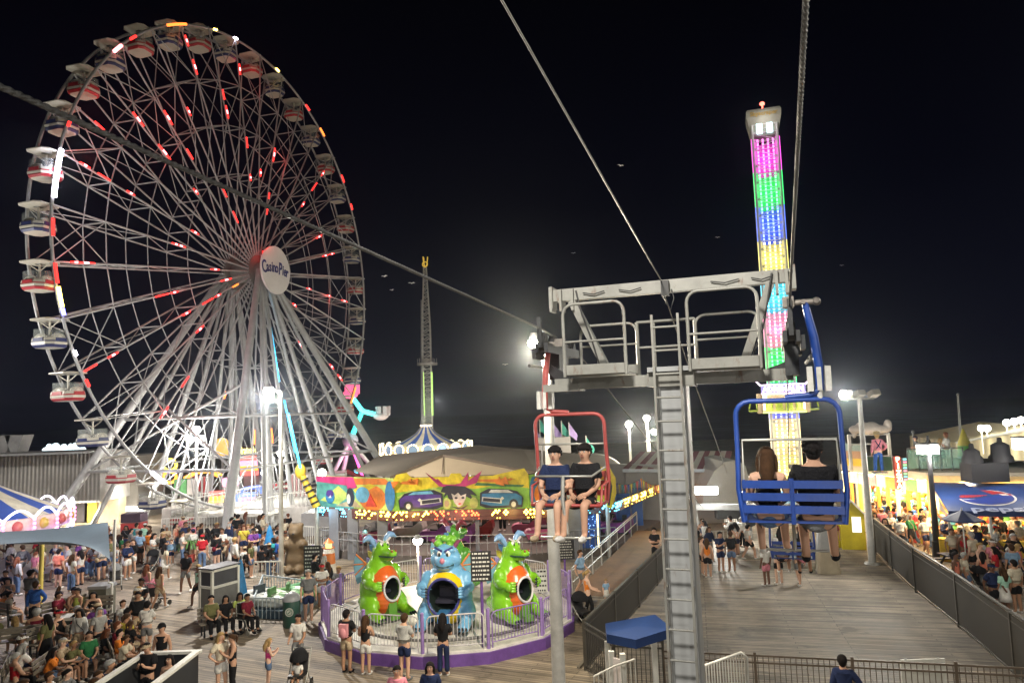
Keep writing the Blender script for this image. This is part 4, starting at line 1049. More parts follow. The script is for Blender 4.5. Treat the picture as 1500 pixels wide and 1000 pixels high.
front = [('yel', [(0, .55), (0, 1), (1, 1), (1, .60), (.8, .72), (.6, .62), (.42, .74), (.2, .62)]), ('org', [(.04, .82), (.16, .78), (.2, .9), (.1, .98)]), ('lim', [(.02, .4), (.12, .62), (.25, .55), (.3, .7), (.4, .5), (.2, .35)]), ('dkg', [(.6, .72), (.95, .64), (.97, .70), (.62, .80)]), ('org', [(.6, .85), (.8, .78), (.95, .95), (.7, .98)]),
         ('yel', [(.0, .9), (.02, 1.10), (.10, 1.16), (.13, 1.02), (.2, .9)]), ('yel', [(.62, .9), (.80, 1.06), (.97, 1.20), (1.0, 1.0), (.99, .9)]), ('yel', [(.40, .9), (.43, 1.10), (.50, 1.10), (.53, .9)]), ('mag', [(.24, 1.15), (.30, .88), (.33, .95), (.37, .78), (.45, .76), (.50, .80), (.56, 1.14), (.555, .86), (.66, 1.16), (.62, .80), (.52, .68), (.42, .66), (.34, .72)]),
         ('blk', [(.37, .70), (.40, .74), (.47, .72), (.53, .70), (.58, .58), (.62, .40), (.57, .46), (.59, .28), (.54, .40), (.53, .30), (.41, .32), (.40, .46), (.37, .38), (.385, .52), (.35, .55)]),
         ('skin', [(.43, .50), (.45, .22), (.48, .08), (.51, .14), (.535, .34), (.54, .48), (.50, .42), (.48, .52), (.455, .44)]), ('blk', ell(.465, .36, .012, .035, 8)), ('blk', ell(.515, .36, .012, .035, 8)), ('red', [(.475, .18), (.49, .21), (.505, .19), (.49, .15)]), ('blk', [(.43, .10), (.47, .03), (.52, .03), (.55, .14), (.50, .06)]),
         ('lim', ell(.395, .2, .032, .17)), ('lim', ell(.595, .2, .032, .17)), ('tan', ell(.395, .2, .018, .10))] + car(.20, .02, 1.0, 'pur') + car(.80, .02, .95, 'blu', -1)
mural(PB, PC_, z0, z1, front + splash('org', 21, 6, (.8, .95)))
lft = [('tea', [(0, 0), (.5, 0), (.55, .9), (0, .85)]), ('lim', [(.05, .2), (.3, .7), (.45, .4), (.3, .1)]), ('tan', [(.25, .05), (.5, .3), (.6, .05)]), ('org', [(.45, .75), (.98, .80), (.9, .98), (.45, .95)]), ('org', ell(.74, .36, .17, .40)), ('yel', [(.55, .4), (.8, .75), (.7, .8), (.5, .6)]), ('sky', ell(.62, .45, .09, .25)), ('blu', ell(.96, .45, .06, .46)),
       ('mag', [(.0, .82), (.5, .70), (.5, 1.0), (0, .98)]), ('mag', [(.42, .62), (.55, .66), (.5, .98), (.42, .98)]), ('blk', ell(.46, .36, .05, .3)), ('skin', ell(.44, .30, .025, .16)), ('blu', ell(.19, .34, .06, .22)), ('pur', ell(.19, .44, .05, .12)), ('wht', [(.17, .3), (.21, .3), (.2, .4)]), ('red', [(.66, .1), (.72, .5), (.8, .1)])]
mural(PA, PB - V((.02, 0, 0)), z0, z1, lft, rotbg='lim')
rgt = [('blu', ell(.05, .45, .05, .5)), ('org', ell(.22, .4, .17, .42)), ('org', [(.05, .8), (.95, .72), (.98, .95), (.1, 1.0)]), ('yel', [(.3, .8), (.98, .8), (.95, .98), (.4, .95)]), ('tan', ell(.35, .35, .14, .3)), ('mag', [(.2, .3), (.35, .5), (.5, .42), (.35, .36)]), ('skin', ell(.48, .38, .05, .22)), ('pur', ell(.65, .42, .06, .24)), ('yel', ell(.85, .3, .08, .25))] + splash('red', 4, 6)
mural(PC_ + V((.02, 0, 0)), PD, z0, z1, rgt, rotbg='bg')
sde = [('lim', [(.0, .1), (.4, .9), (.7, .2)]), ('org', [(.3, .0), (.7, .9), (1, .2)]), ('tea', [(.6, .1), (.8, .8), (.98, .5)])]
# lit band with chaser bulbs, one colour per section
for (A, B, secs) in ((PA, PB, [(0, .52, 'cyan'), (.54, .98, 'yel')]), (PB, PC_, [(0, .27, 'yel'), (.28, .72, 'red'), (.73, 1, 'yel')]), (PC_, PD, [(.0, .48, 'yel'), (.5, 1, 'cyan')]), (PD, PE, [(0, .12, 'cyan'), (.13, .72, 'yel'), (.73, 1, 'org')])):
    x = (B - A).normalized(); L = (B - A).length; out = V((x.y, -x.x, 0))
    zb = 2.46
    m = MB(); m.bar(V((A.x, A.y, zb)) + out * .02, V((B.x, B.y, zb)) + out * .02, .18, .30); m.bar(V((A.x, A.y, zb - .25)) + out * -.05, V((B.x, B.y, zb - .25)) + out * -.05, .3, .18)
    lb = m.build('light_band', mat('band_dark', (.10, .035, .03), .4), pv)
    for u0, u1, c in secs:
        gm = {'cyan': glow('chaser_cyan', (.10, .65, .9), 7), 'yel': glow('chaser_yellow', (1, .66, .08), 11), 'red': glow('chaser_red', (1, .10, .03), 7), 'org': glow('chaser_orange', (1, .30, .05), 7)}[c]
        m = MB(); n = int((u1 - u0) * L / .155)
        for i in range(n):
            for r_ in range(3):
                if rng.random() < .36 or (i // 5) % 2 == 1 and rng.random() < .72: continue
                q = A + x * ((u0 + (u1 - u0) * (i + .5 * (r_ % 2)) / n) * L) + out * .13; m.sph((q.x, q.y, zb - .09 + r_ * .095), (.054, .035, .054), 6, 4)
        for i in range(int(n / 2.6)):
            q = A + x * ((u0 + (u1 - u0) * rng.random()) * L) + out * .12; m.sph((q.x, q.y, zb - .26), (.025, .02, .025), 5, 4)
        link('bulbs', m.data('bulbs', gm), lb)['kind'] = 'stuff'
        q = A + x * ((u0 + u1) / 2 * L) + out * .7
        point((q.x, q.y, zb), 26, {'cyan': (.2, .7, 1), 'yel': (1, .7, .2), 'red': (1, .2, .1), 'org': (1, .4, .1)}[c], .3, 'chaser_light')
# tent roof: gable over the front, long pale roof behind
tent = mat('tent_canvas', (.42, .33, .22), .8, 0, .08, .6, .05); tent2 = mat('tent_canvas_grey', (.27, .24, .19), .8, 0, .08, .6, .05)
APX = V((-3.75, 37.6, 5.2)); m = MB()
bl, br = V((-6.4, 36.75, 4.25)), V((1.0, 36.2, 4.30))
m.extr([bl, br, APX], (0, .05, 0)); m.build('gable', tent, pv)
m = MB()
ridge = V((-2.4, 47, 5.25)); rr_ = V((4.6, 37.5, 4.36)); re = V((5.9, 46, 4.35)); ll = V((-9.0, 40, 4.4)); le = V((-9.5, 50, 4.6))
top2 = V((0.5, 41.5, 5.15)); m.add([br, rr_, re, top2, APX, ridge], [(0, 1, 3, 4), (1, 2, 5, 3), (4, 3, 5)])
m.add([bl, ll, le, ridge, APX], [(0, 4, 3), (0, 3, 1), (1, 3, 2)]); m.build('roof', tent2, pv)
m = MB(); m.bar(bl + V((0, -.04, .02)), APX + V((0, -.04, .04)), .06, .12); m.bar(br + V((0, -.04, .02)), APX + V((0, -.04, .04)), .06, .12); m.cyl(APX + V((0, -.03, 0)), (APX.x, 36.6, 4.4), .02, n=6); m.build('gable_edge', mat('gable_brown', (.14, .10, .07), .6), pv)
# deck, back wall, posts
m = MB(); m.extr([V((p.x, p.y, 0)) for p in (PA, PB, PC_, PD, PE, PF, PG_)], (0, 0, .42)); m.build('deck', mat('ride_deck', (.10, .085, .08), .6, 0, .3, 2), pv)
m = MB(); bw = [V((-9.0, 50, .42)), V((-3, 47.5, .42)), V((2, 47, .42)), V((7.5, 49, .42))]
for a, b in zip(bw, bw[1:]): m.bar(a + V((0, 0, 1.4)), b + V((0, 0, 1.4)), .12, 2.8)
m.build('back_wall', mat('back_wall_pink', (.26, .16, .14), .6, 0, .35, .9), pv)
m = MB()
for k in range(26):
    f = k / 25; q = bw[0].lerp(bw[3], f); m.use(k % 3); m.box((q.x, 46.8 - .2 * math.sin(f * 3.1) + (0 if .25 < f < .75 else .9), 1.7), (.5, .05, 2.2 if k % 2 else 1.6))
m.build('back_panels', [mat('panel_rose', (.36, .18, .18), .5), mat('panel_dark', (.07, .05, .07), .5), mat('panel_tan', (.33, .25, .18), .5)], pv)
bluep = mat('post_blue', (.02, .08, .30), .45, 0, .15, 2); greyp = mat('post_grey', (.16, .17, .20), .5, 0, .15, 2)
for (px, Y, wd, mt, nm) in ((490, 38.5, .5, greyp, 'post'), (518, 38.2, .55, greyp, 'post'), (561, 37.2, .5, greyp, 'post'), (700, 36.6, .20, greyp, 'post'), (838, 36.7, 1.0, greyp, 'post'), (866, 37.3, .95, bluep, 'post'), (915, 41, .75, bluep, 'post'), (936, 43.5, .6, bluep, 'post'), (955, 46, .5, bluep, 'post')):
    q = P(px, 800, Y); m = MB(); m.box((q.x, q.y, 1.3), (wd, wd * .6, 2.6 - .02)); m.build(nm, mt, pv)
m = MB(); q = P(877, 800, 37.0); m.cyl((q.x, q.y, .1), (q.x, q.y, 2.3), .04, n=6); m.build('lit_trim', glow('trim_lit', (1, .8, .35), 2.2), pv)
m = MB()
for k in range(40): m.sph((P(866, 800, 37.0).x + rng.uniform(-.42, .42), 37.0, rng.uniform(.2, 2.3)), (.022, .02, .022), 5, 4)
m.build('bulbs', glow('tiny_blue_bulb', (.25, .5, 1), 2.5), pv)['kind'] = 'stuff'
# dark rail in front
m = MB()
for A, B in ((PA, PB), (PB, PC_), (PC_, PD)):
    for z in (1.0, .62): m.cyl((A.x, A.y - .3, .42 + z), (B.x, B.y - .3, .42 + z), .025, n=6)
    n = 16
    for i in range(n + 1): q = A.lerp(B, i / n); m.cyl((q.x, q.y - .3, .42), (q.x, q.y - .3, 1.42), .018, n=5)
m.build('railing', mat('rail_grey', (.30, .30, .31), .45, .3), pv)
# ride cars of the mural ride
carp = mat('ride_car_pink', (.50, .10, .22), .3, 0, .15, 2, coat=.4)
def ride_car(loc, rz, label, paint, grp):
    t = thing('ride_car', label, 'ride car', loc, rz, grp, True)
    m = MB(); m.extr([(-.75, -.55, .1), (.75, -.55, .1), (.85, -.5, .45), (.55, -.45, .62), (-.3, -.42, .66), (-.85, -.4, 1.05), (-.95, -.45, .6)], (0, 1.0, 0)); m.sph((.72, -.05, .42), (.30, .5, .22), 10, 6); m.build('body', paint, t)
    m = MB(); m.box((-.45, -.05, .85), (.25, .85, .35)); m.box((-.1, -.05, .69), (.6, .85, .08)); m.build('seat', black_plastic, t)
    m = MB()
    for sx in (-.5, .5):
        for sy in (-.58, .5): m.cyl((sx, sy, .12), (sx, sy + .08, .12), .14, n=12)
    m.build('wheel', dark_steel, t)
    m = MB(); m.tube([(.35, -.5, .6), (.2, -.45, .95), (.2, .35, .95), (.35, .4, .6)], .025, 6); m.build('lap_bar', steel, t)
    return t
tints = [('pink', carp), ('red', mat('ride_car_red', (.5, .04, .05), .3, coat=.4)), ('purple', mat('ride_car_purple', (.25, .06, .3), .3, coat=.4)), ('white', mat('ride_car_white', (.55, .5, .5), .3, coat=.4))]
where = ['at the left end of the mural ride', 'under the left light band', 'under the purple car on the mural', 'behind the left green dragon', 'behind the blue dragon', 'behind the right green dragon', 'left of the white lamp pole', 'right of the white lamp pole', 'beside the blue post', 'at the right end of the mural ride']
for k, px in enumerate((545, 600, 640, 672, 700, 775, 795, 840, 885, 905)):
    q = P(px, 800, 40.5 + 1.2 * math.sin(k * 1.7)); c, pt = tints[(k * 3 + k // 3) % 4]
    ride_car((q.x, q.y, .42), rad(180 + rng.uniform(-30, 30)), c + ' ride car ' + where[k], pt, 'cars of the mural ride')
area((-2.5, 43.5, 4.2), (-2.5, 43, 0), 420, 10, 5, (1, .72, .62), 'ride_interior_light')

# ================================================================ towers
# drop tower
DB = P(1153, 690, 55); DTb = V((DB.x, DB.y, 0)); dt = thing('drop_tower', 'tall drop tower lit in bands of many colours', 'drop tower', DTb)
topz = P(1117, 188, 55).z; Wd = .92
DM = Matrix.Rotation(-AX + rad(3), 3, 'Z')
def D(x, y, z): q = DM @ V((x, y, 0)); return V((DTb.x + q.x, DTb.y + q.y, z))
seq = [('mag', (1, .10, .75)), ('grn', (.06, 1, .22)), ('blu', (.12, .22, 1)), ('yel', (1, .85, .22)), ('cya', (.10, .75, .95)), ('pnk', (1, .35, .55)), ('grn', (.06, 1, .22)), ('ind', (.22, .25, 1)), ('pch', (1, .78, .40)), ('lem', (1, .85, .30)), ('cyb', (.08, .55, 1)), ('cyb', (.08, .55, 1))]
m = MB()
nz_ = 44
for k in range(nz_):
    za, zb_ = topz * k / nz_, topz * (k + 1) / nz_
    for x0, y0, x1, y1 in ((-Wd, -Wd, Wd, -Wd), (Wd, -Wd, Wd, Wd), (Wd, Wd, -Wd, Wd), (-Wd, Wd, -Wd, -Wd)):
        m.cyl(D(x0, y0, zb_), D(x1, y1, zb_), .035, n=5)
        if k % 2: m.cyl(D(x0, y0, za), D(x1, y1, zb_), .035, n=5)
        else: m.cyl(D(x1, y1, za), D(x0, y0, zb_), .035, n=5)
m.build('lattice', mat('drop_tower_steel', (.55, .55, .55), .4), dt)
for x0 in (-Wd, Wd):
    for y0 in (-Wd, Wd):
        m = MB(); m.cyl(D(x0, y0, 0), D(x0, y0, topz), .10, n=8); m.build('column', MC['drop_tower_steel'], dt)
seg = (topz - 1.2) / len(seq) 
seg = 2.72
z = topz - 1.1
i = 0
while z > .5:
    nm, c = seq[i % len(seq)]; z2 = max(.3, z - seg)
    soft = glow('tower_wash_' + nm + 'x' * 0, tuple(k * .9 for k in c), .22); hot = glow('tower_led_' + nm, tuple(min(1, k * .86 + .14) for k in c), 2.6); edge = glow('tower_edge_' + nm, c, 1.6)
    m = MB()
    for x0 in (-.57, -.19, .19, .57):
        zz = z2 + .06
        while zz < z - .1: m.box(D(x0, -Wd * .86, zz + .1), (.13, .05, .21), DM); zz += .30
    for x0 in (-.4, 0, .4):
        zz = z2 + .06
        while zz < z - .1: m.box(D(-Wd * .9, x0, zz + .1), (.05, .09, .19), DM); zz += .30
    for s in m.v: pass
    m.build('led_strip', hot, dt)
    m = MB()
    for x0, y0 in ((-Wd - .11, -Wd), (Wd + .11, -Wd)): m = MB(); m.cyl(D(x0, y0, z2), D(x0, y0, z), .035, n=5); m.build('edge_strip', edge, dt)
    m = MB()
    for x0 in (-.76, .76): m = MB(); m.box(D(x0, -Wd * .93, (z + z2) / 2), (.13, .03, z - z2 - .02), DM); m.build('side_strip', glow('tower_side_' + nm, tuple(k * .85 + .12 for k in c), .6), dt)
    m = MB(); m.box(D(0, Wd * .7, (z + z2) / 2), (1.6, .05, z - z2 - .02), DM); m.build('back_panel', soft, dt)
    if i < 12:
        q = D(0, -1.2, (z + z2) / 2); point(q, 40, c, .4, 'tower_led_and_fill'); point(D(0, .2, (z + z2) / 2), 40, c, .4, 'tower_led_and_fill')
    z = z2; i += 1
m = MB(); prof = [(.98, 0), (1.15, .9), (1.28, 1.5), (1.30, 1.95), (1.2, 2.15), (0, 2.25)]
lv = []
for r_, zz in prof: lv.append([D(sx * r_, sy * r_ * .8, topz - .9 + zz) for sx, sy in ((-1, -1), (1, -1), (1, 1), (-1, 1))])
for a, b in zip(lv, lv[1:]): m.add(a + b, [(k, (k + 1) % 4, 4 + (k + 1) % 4, 4 + k) for k in range(4)])
cap = m.build('top_cap', mat('cap_grey', (.34, .33, .28), .5, 0, .2, 1), dt)
M = frame_matrix(D(0, -1.30 * .8 - .04, topz + .82), DM @ V((1, 0, 0))); m = MB(); m.mesh(text_mesh('Skyscraper', .46, .04, .01), M); link('lettering', m.data('lettering', mat('cap_letter', (.45, .30, .08), .5)), cap)
m = MB(); m.cyl(D(0, 0, topz + 1.3), D(0, 0, topz + 1.9), .06, n=6); m.sph(D(0, 0, topz + 2.0), (.2, .2, .16), 10, 6); m.build('beacon', glow('beacon_red', (1, .12, .08), 5), dt)
m = MB()
for s in (-.38, .38): m.box(D(s, -Wd - .02, topz - .35), (.42, .05, .8), DM)
m.build('cap_light', glow('cap_light', (.55, .9, 1), 3.0), dt)
point(D(0, -2.2, topz + .2), 70, (1, .95, .85), .4, 'tower_led_and_fill')  # unseen fill lamp added to lighten the dark cap
# carriage ring with seats and its lit sign
zc = P(1140, 590, 53).z
m = MB()
for sx, sy, rx, ry in ((0, -1.5, 1.5, .32), (0, 1.5, 1.5, .32), (-1.5, 0, .32, 1.3), (1.5, 0, .32, 1.3)): m.box(D(sx, sy, zc), (rx * 2, ry * 2, 1.5), DM)
cg = m.build('carriage', mat('carriage_cream', (.55, .45, .30), .4, 0, .2, 1.2), dt)
m = MB()
for sx in (-1.32, 1.32): m.box(D(sx, -1.84, zc + .15), (.28, .04, 1.3), DM)
link('lit_side', m.data('lit_side', glow('carriage_lit', (1, .72, .6), 2.2)), cg)  # glowing panels put the nearby LED light into the carriage sides
m = MB(); m.box(D(0, -1.86, zc + 1.02), (3.1, .06, .62), DM)
link('sign_board', m.data('sign_board', glow('carriage_sign', (.45, .4, 1), .45)), cg)
M = frame_matrix(D(0, -1.91, zc + 1.02), DM @ V((1, 0, 0))); m = MB(); m.mesh(text_mesh('ADRENALIN', .52, .04, .012), M); link('lettering', m.data('lettering', glow('carriage_letter', (1, .9, 1), 3.5)), cg)
m = MB()
for s in (-1, 1): m.cyl(D(s * 1.55, -1.84, zc + 1.3), D(s * 1.95, -1.84, zc + 1.75), .05, n=6)
m.bar(D(-1.55, -1.9, zc + 1.36), D(1.55, -1.9, zc + 1.36), .05, .06); m.bar(D(-1.55, -1.9, zc + .70), D(1.55, -1.9, zc + .70), .05, .06); link('sign_tube', m.data('sign_tube', glow('carriage_tube', (1, .75, 1), 4)), cg)
for k in range(4):
    m = MB(); x0 = -1.05 + k * .7; m.box(D(x0, -1.98, zc - .48), (.5, .28, .10), DM); m.box(D(x0, -1.86, zc - .15), (.5, .08, .6), DM); m.tube([D(x0 - .2, -1.9, zc + .2), D(x0 - .2, -2.15, zc + .05), D(x0 - .16, -2.2, zc - .35)], .045, 6); m.tube([D(x0 + .2, -1.9, zc + .2), D(x0 + .2, -2.15, zc + .05), D(x0 + .16, -2.2, zc - .35)], .045, 6)
    link('seat', m.data('seat', mat('seat_lime', (.35, .5, .05), .4)), cg)
m = MB()
for s in (-1, 1): m.box(D(s * 2.1, 0, zc - .55), (.7, 2.2, .12), DM); m.tube([D(s * 1.8, -.9, zc + .3), D(s * 2.3, -.9, zc + .25), D(s * 2.45, -.9, zc - .4)], .06, 6); m.box(D(s * 1.85, 0, zc - .2), (.1, 2.0, .7), DM)
link('side_seats', m.data('side_seats', MC['seat_lime']), cg)
m = MB(); m.bar(D(-1.5, -1.95, zc - .68), D(1.5, -1.95, zc - .68), .08, .08); link('seat_led', m.data('seat_led', glow('seat_led', (.7, 1, .15), 3)), cg)
for s in (-1, 1): point(D(s * 1.2, -3.2, zc - .2), 90, (1, .8, .5), .3, 'tower_led_and_fill')

# lattice swing tower far behind
STb = P(628, 640, 105); STb.z = 0; stt = thing('swing_tower', 'slender white lattice swing tower with a gold finial and green lit lower half', 'ride tower', STb)
zt_ = P(622, 392, 105).z; m = MB(); n = 46
def SW(z, k): wd = .80 - .52 * max(0, z - 20) / max(1, zt_ - 20); return STb + V((wd * math.cos(rad(45 + 90 * k)), wd * math.sin(rad(45 + 90 * k)), z))
for k in range(n):
    za, zb_ = zt_ * k / n, zt_ * (k + 1) / n
    for c in range(4):
        m.cyl(SW(za, c), SW(zb_, c), .075, n=5); m.cyl(SW(zb_, c), SW(zb_, c + 1), .04, n=4); m.cyl(SW(za, c + k % 2), SW(zb_, c + 1 - k % 2), .04, n=4)
m.build('lattice', mat('swing_tower_white', (.55, .53, .50), .45), stt)
m = MB(); m.cyl(STb + V((-.9, 0, 0)), STb + V((-.55, 0, 24)), .30, .22, 12); m.build('mast', mat('swing_mast', (.40, .40, .42), .5), stt)
m = MB(); zz = P(622, 535, 105).z; m.cyl(STb + V((0, 0, zz)), STb + V((0, 0, zz + .35)), 1.5, n=16); m.cyl(STb + V((0, 0, zz + .35)), STb + V((0, 0, zz + 1.0)), .6, n=12)
for k in range(8): a = k * math.pi / 4; m.cyl(STb + V((1.4 * math.cos(a), 1.4 * math.sin(a), zz)), STb + V((1.4 * math.cos(a), 1.4 * math.sin(a), zz + 1.0)), .05, n=4)
m.build('swing_ring', mat('swing_ring', (.4, .38, .36), .5), stt)
m = MB()
for k in range(3): a = k * 2.1; m.tube([STb + V((0, 0, zt_)), STb + V((.3 * math.cos(a), .3 * math.sin(a), zt_ + .5)), STb + V((.42 * math.cos(a), .42 * math.sin(a), zt_ + 1.6))], .09, 6)
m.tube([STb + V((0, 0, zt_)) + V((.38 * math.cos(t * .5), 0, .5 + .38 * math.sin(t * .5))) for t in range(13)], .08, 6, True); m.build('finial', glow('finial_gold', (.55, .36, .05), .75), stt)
m = MB()
for c in (0, 2, 3): m.cyl(SW(7, c) + V((.1, -.1, 0)), SW(zz - 1, c) + V((.1, -.1, 0)), .05, n=5)
m.build('led_strip', glow('swing_led_lime', (.55, .9, .2), 1.0), stt)
point(STb + V((.5, -2, zz - 6)), 60, (.6, 1, .3), .4, 'tower_led_and_fill'); point(STb + V((2, -6, 9)), 500, (1, .95, .9), .5, 'swing_tower_fill')  # second lamp is an unseen fill added to brighten the dark tower

# wave swinger carousel
WB = P(625, 690, 84); WB.z = 0; ws = thing('swing_carousel', 'swing carousel with a blue and white striped conical canopy and bulb lit crown', 'carousel', WB)
zc_ = P(625, 662, 84).z + .5; za_ = P(623, 630, 84).z + .5; RW = 5.2
cb = mat('canopy_blue', (.03, .09, .40), .6); cw = mat('canopy_white', (.58, .54, .44), .7)
m = MB(); NSEG = 24
for k in range(NSEG):
    m.use(k % 2); a0, a1 = 2 * math.pi * k / NSEG, 2 * math.pi * (k + 1) / NSEG
    prev = None
    for f in [0, .2, .4, .6, .8, 1]:
        r_ = .5 + (RW * .78 - .5) * f; z_ = za_ - (za_ - zc_ - .3) * (f ** .62); cur = [WB + V((r_ * math.cos(a), r_ * math.sin(a), z_)) for a in (a0, a1)]
        if prev: m.add([prev[0], prev[1], cur[1], cur[0]], [(0, 1, 2, 3)])
        prev = cur
m.build('canopy', [cb, cw], ws)
m = MB(); m.lathe([(RW * .78, zc_ + .3), (RW, zc_ + .5), (RW, zc_ - .6), (RW * .6, zc_ - .9), (RW * .3, zc_ - 1.4)], 32, (WB.x, WB.y, 0)); m.build('crown', mat('crown_cream', (.45, .38, .25), .5), ws)
m = MB()
for k in range(20):
    a = 2 * math.pi * (k + .5) / 20; q = WB + V((RW * 1.02 * math.cos(a), RW * 1.02 * math.sin(a), zc_ + .05)); tdir = V((-math.sin(a), math.cos(a), 0))
    for j in range(14): b = 2 * math.pi * j / 14; m.sph(q + tdir * (.62 * math.cos(b)) + V((0, 0, .58 * math.sin(b))), (.085, .085, .085), 5, 4)
for k in range(60): a = 2 * math.pi * k / 60; m.sph(WB + V((RW * 1.02 * math.cos(a), RW * 1.02 * math.sin(a), zc_ - .62)), (.07, .07, .07), 5, 4)
for k in range(16): a = 2 * math.pi * k / 16; m.sph(WB + V((.6 * math.cos(a), .6 * math.sin(a), za_ + .05)), (.08, .08, .08), 5, 4)
m.build('bulbs', glow('crown_bulb', (1, .82, .50), 4.5), ws)['kind'] = 'stuff'
m = MB()
for k in range(20):
    a = 2 * math.pi * (k + .5) / 20; q = WB + V((RW * 1.01 * math.cos(a), RW * 1.01 * math.sin(a), zc_ + .05)); tdir = V((-math.sin(a), math.cos(a), 0)); m.extr([q + tdir * (.5 * math.cos(2 * math.pi * j / 14)) + V((0, 0, .46 * math.sin(2 * math.pi * j / 14))) for j in range(14)], q.normalized() * .01)
m.build('medallion', mat('medallion_blue', (.15, .25, .40), .4), ws)
m = MB(); m.lathe([(RW * .45, zc_ - 1.0), (RW * .5, zc_ - 1.35), (RW * .4, zc_ - 1.5)], 28, (WB.x, WB.y, 0)); m.build('red_band', glow('red_band', (1, .18, .12), 1.6), ws)
m = MB(); m.cyl(WB, WB + V((0, 0, zc_)), .9, n=20); m.build('trunk', mat('swing_trunk', (.35, .30, .25), .5), ws)
m = MB()
for k in range(26): a = 2 * math.pi * k / 26; q = WB + V((RW * .95 * math.cos(a), RW * .95 * math.sin(a), 0)); m.cyl(q + V((0, 0, zc_ - .7)), q + V((0, 0, 1.6)), .025, n=4); m.box(q + V((0, 0, 1.4)), (.45, .45, .4))
m.build('swing_seats', mat('swing_seat', (.35, .33, .32), .5), ws)
point(WB + V((1, -7.5, za_ + .5)), 900, (1, .92, .75), .4, 'carousel_fill_light'); point(WB + V((-5, -6.5, zc_ + 1.2)), 400, (1, .92, .75), .4, 'carousel_fill_light')  # unseen fill lamps added in front to brighten the canopy
# pendulum thrill ride
TB = P(515, 690, 80); TB.z = 0; tr = thing('pendulum_ride', 'spinning thrill ride with a glowing cyan arm and pink lit A-frame', 'thrill ride', TB)
hub = P(513, 645, 80); tipp = P(531, 602, 80)
m = MB(); ft = [P(498, 720, 80), P(560, 702, 82), P(478, 705, 78)]
for q in ft: q.z = 0; m.cyl(q, hub, .28, .22, 8)
m.build('frame', mat('pendulum_frame', (.40, .38, .40), .5), tr)
m = MB(); m.cyl(hub + V((.15, -.4, -.3)), hub.lerp(P(535, 705, 80), 1.0) + V((0, -.4, 0)), .16, n=6); m.build('led_strip', glow('led_pink', (1, .10, .45), 2.2), tr)
m = MB(); q = P(525, 702, 80); m.cyl(q + V((.3, -.6, 0)), q + V((-.25, -.6, 1.1)), .14, n=6); m.build('led_strip', led_cyan, tr)
m = MB(); m.cyl(hub, tipp, .30, .22, 8); m.build('arm', glow('led_aqua', (.06, 1, .75), 1.8), tr)
m = MB(); m.sph(hub, (.9, .7, .9), 12, 8); m.build('hub', mat('pendulum_hub', (.3, .28, .35), .5), tr)
d = (tipp - hub).normalized(); sd = V((d.z, 0, -d.x))
for k, (a, e_) in enumerate(((sd * -2.0 + d * 1.2, 'red'), (sd * 2.1 + d * .3, 'grey'))):
    m = MB(); m.cyl(tipp, tipp + a, .26, n=8); m.build('cross_arm', glow('led_aqua_two', (.12, 1, .85), 1.9), tr)
    m = MB(); q = tipp + a
    for j in range(6): b = j * 1.05; m.box(q + d * .6 + V((.6 * math.cos(b), .6 * math.sin(b), 0)), (.4, .4, 1.0))
    m.sph(q, (.9, .9, .5), 10, 6); m.build('gondola', glow('pendulum_red', (1, .12, .25), 1.2) if e_ == 'red' else mat('pendulum_grey', (.42, .38, .40), .5), tr)
point(tipp + V((0, -1.5, 0)), 200, (.3, 1, .9), .4, 'tower_led_and_fill'); point(hub + V((0, -1.5, -2)), 160, (1, .3, .6), .4, 'tower_led_and_fill')
# gold painted arm with black bands, leaning at the left end of the mural ride
q0, q1 = P(440, 690, 38.6), P(464, 742, 38.6); t = thing('banded_arm', 'yellow and black banded ride arm leaning at the left end of the mural ride', 'post', (q1.x, q1.y, 0))
m = MB(); m.cyl(q0, q1, .16, .22, 8); m.sph(q0, (.3, .25, .42), 10, 6); m.build('arm', mat('arm_gold', (.50, .36, .03), .4), t)
m = MB()
for k in range(5): c = q0.lerp(q1, .22 + k * .16); m.cyl(c, c + (q1 - q0).normalized() * .10, .235, n=8)
m.build('bands', black_plastic, t)
m = MB(); m.cyl(V((q1.x, q1.y, 0)), q1, .12, n=8); m.build('post', steel, t)
m = MB(); m.cyl(P(422, 605, 38.4), P(440, 685, 38.4), .07, n=6); m.build('led_strip', led_cyan, t)
# ================================================================ lamps
pole_white = mat('pole_white', (.55, .55, .52), .45, .05, .15, 1.5, dirt=.2)
def lamp(base, top, heads, label, watts, col=(1, .95, .87), r0_=.12, bulb=.22, pm=None, drop_=.5):
    """street lamp: tapered pole, arms and bulbs given as offsets from the top"""
    base = V(base); top = V((base.x, base.y, top)); t = thing('lamp_post', label, 'lamp post', (base.x, base.y, 0))
    m = MB(); m.cyl(base, top, r0_, r0_ * .62, 12); m.cyl(base, base + V((0, 0, .25)), r0_ * 1.7, r0_ * 1.5, 12); m.build('pole', pm or pole_white, t)
    for h in heads:
        h = V(h); q = top + h
        m = MB(); m.tube([top - V((0, 0, .12)), top + V((h.x * .5, h.y * .5, h.z * .5 + .05)), q + V((0, 0, .12))], .035, 6); m.cyl(q + V((0, 0, .05)), q + V((0, 0, .24)), bulb * .95, bulb * .5, 12); m.build('fixture', grey_paint, t)
        m = MB(); m.sph(q, (bulb, bulb, bulb * .9), 14, 8); m.build('bulb', bulb_white, t)
        if watts: point(q + V((0, -.15, -bulb - .12)), watts / len(heads), col, .16)
    return t
b = G(412, 850); zt_ = P(397, 573, b.y).z
lamp(b, zt_, [(P(397, 573, b.y).x - b.x, -.3, 0)], 'tall white lamp post with a glaring round lamp standing in front of the ferris wheel', 5200, bulb=.26)
bx = P(287, 760, 50); zt_ = P(288, 640, 50).z
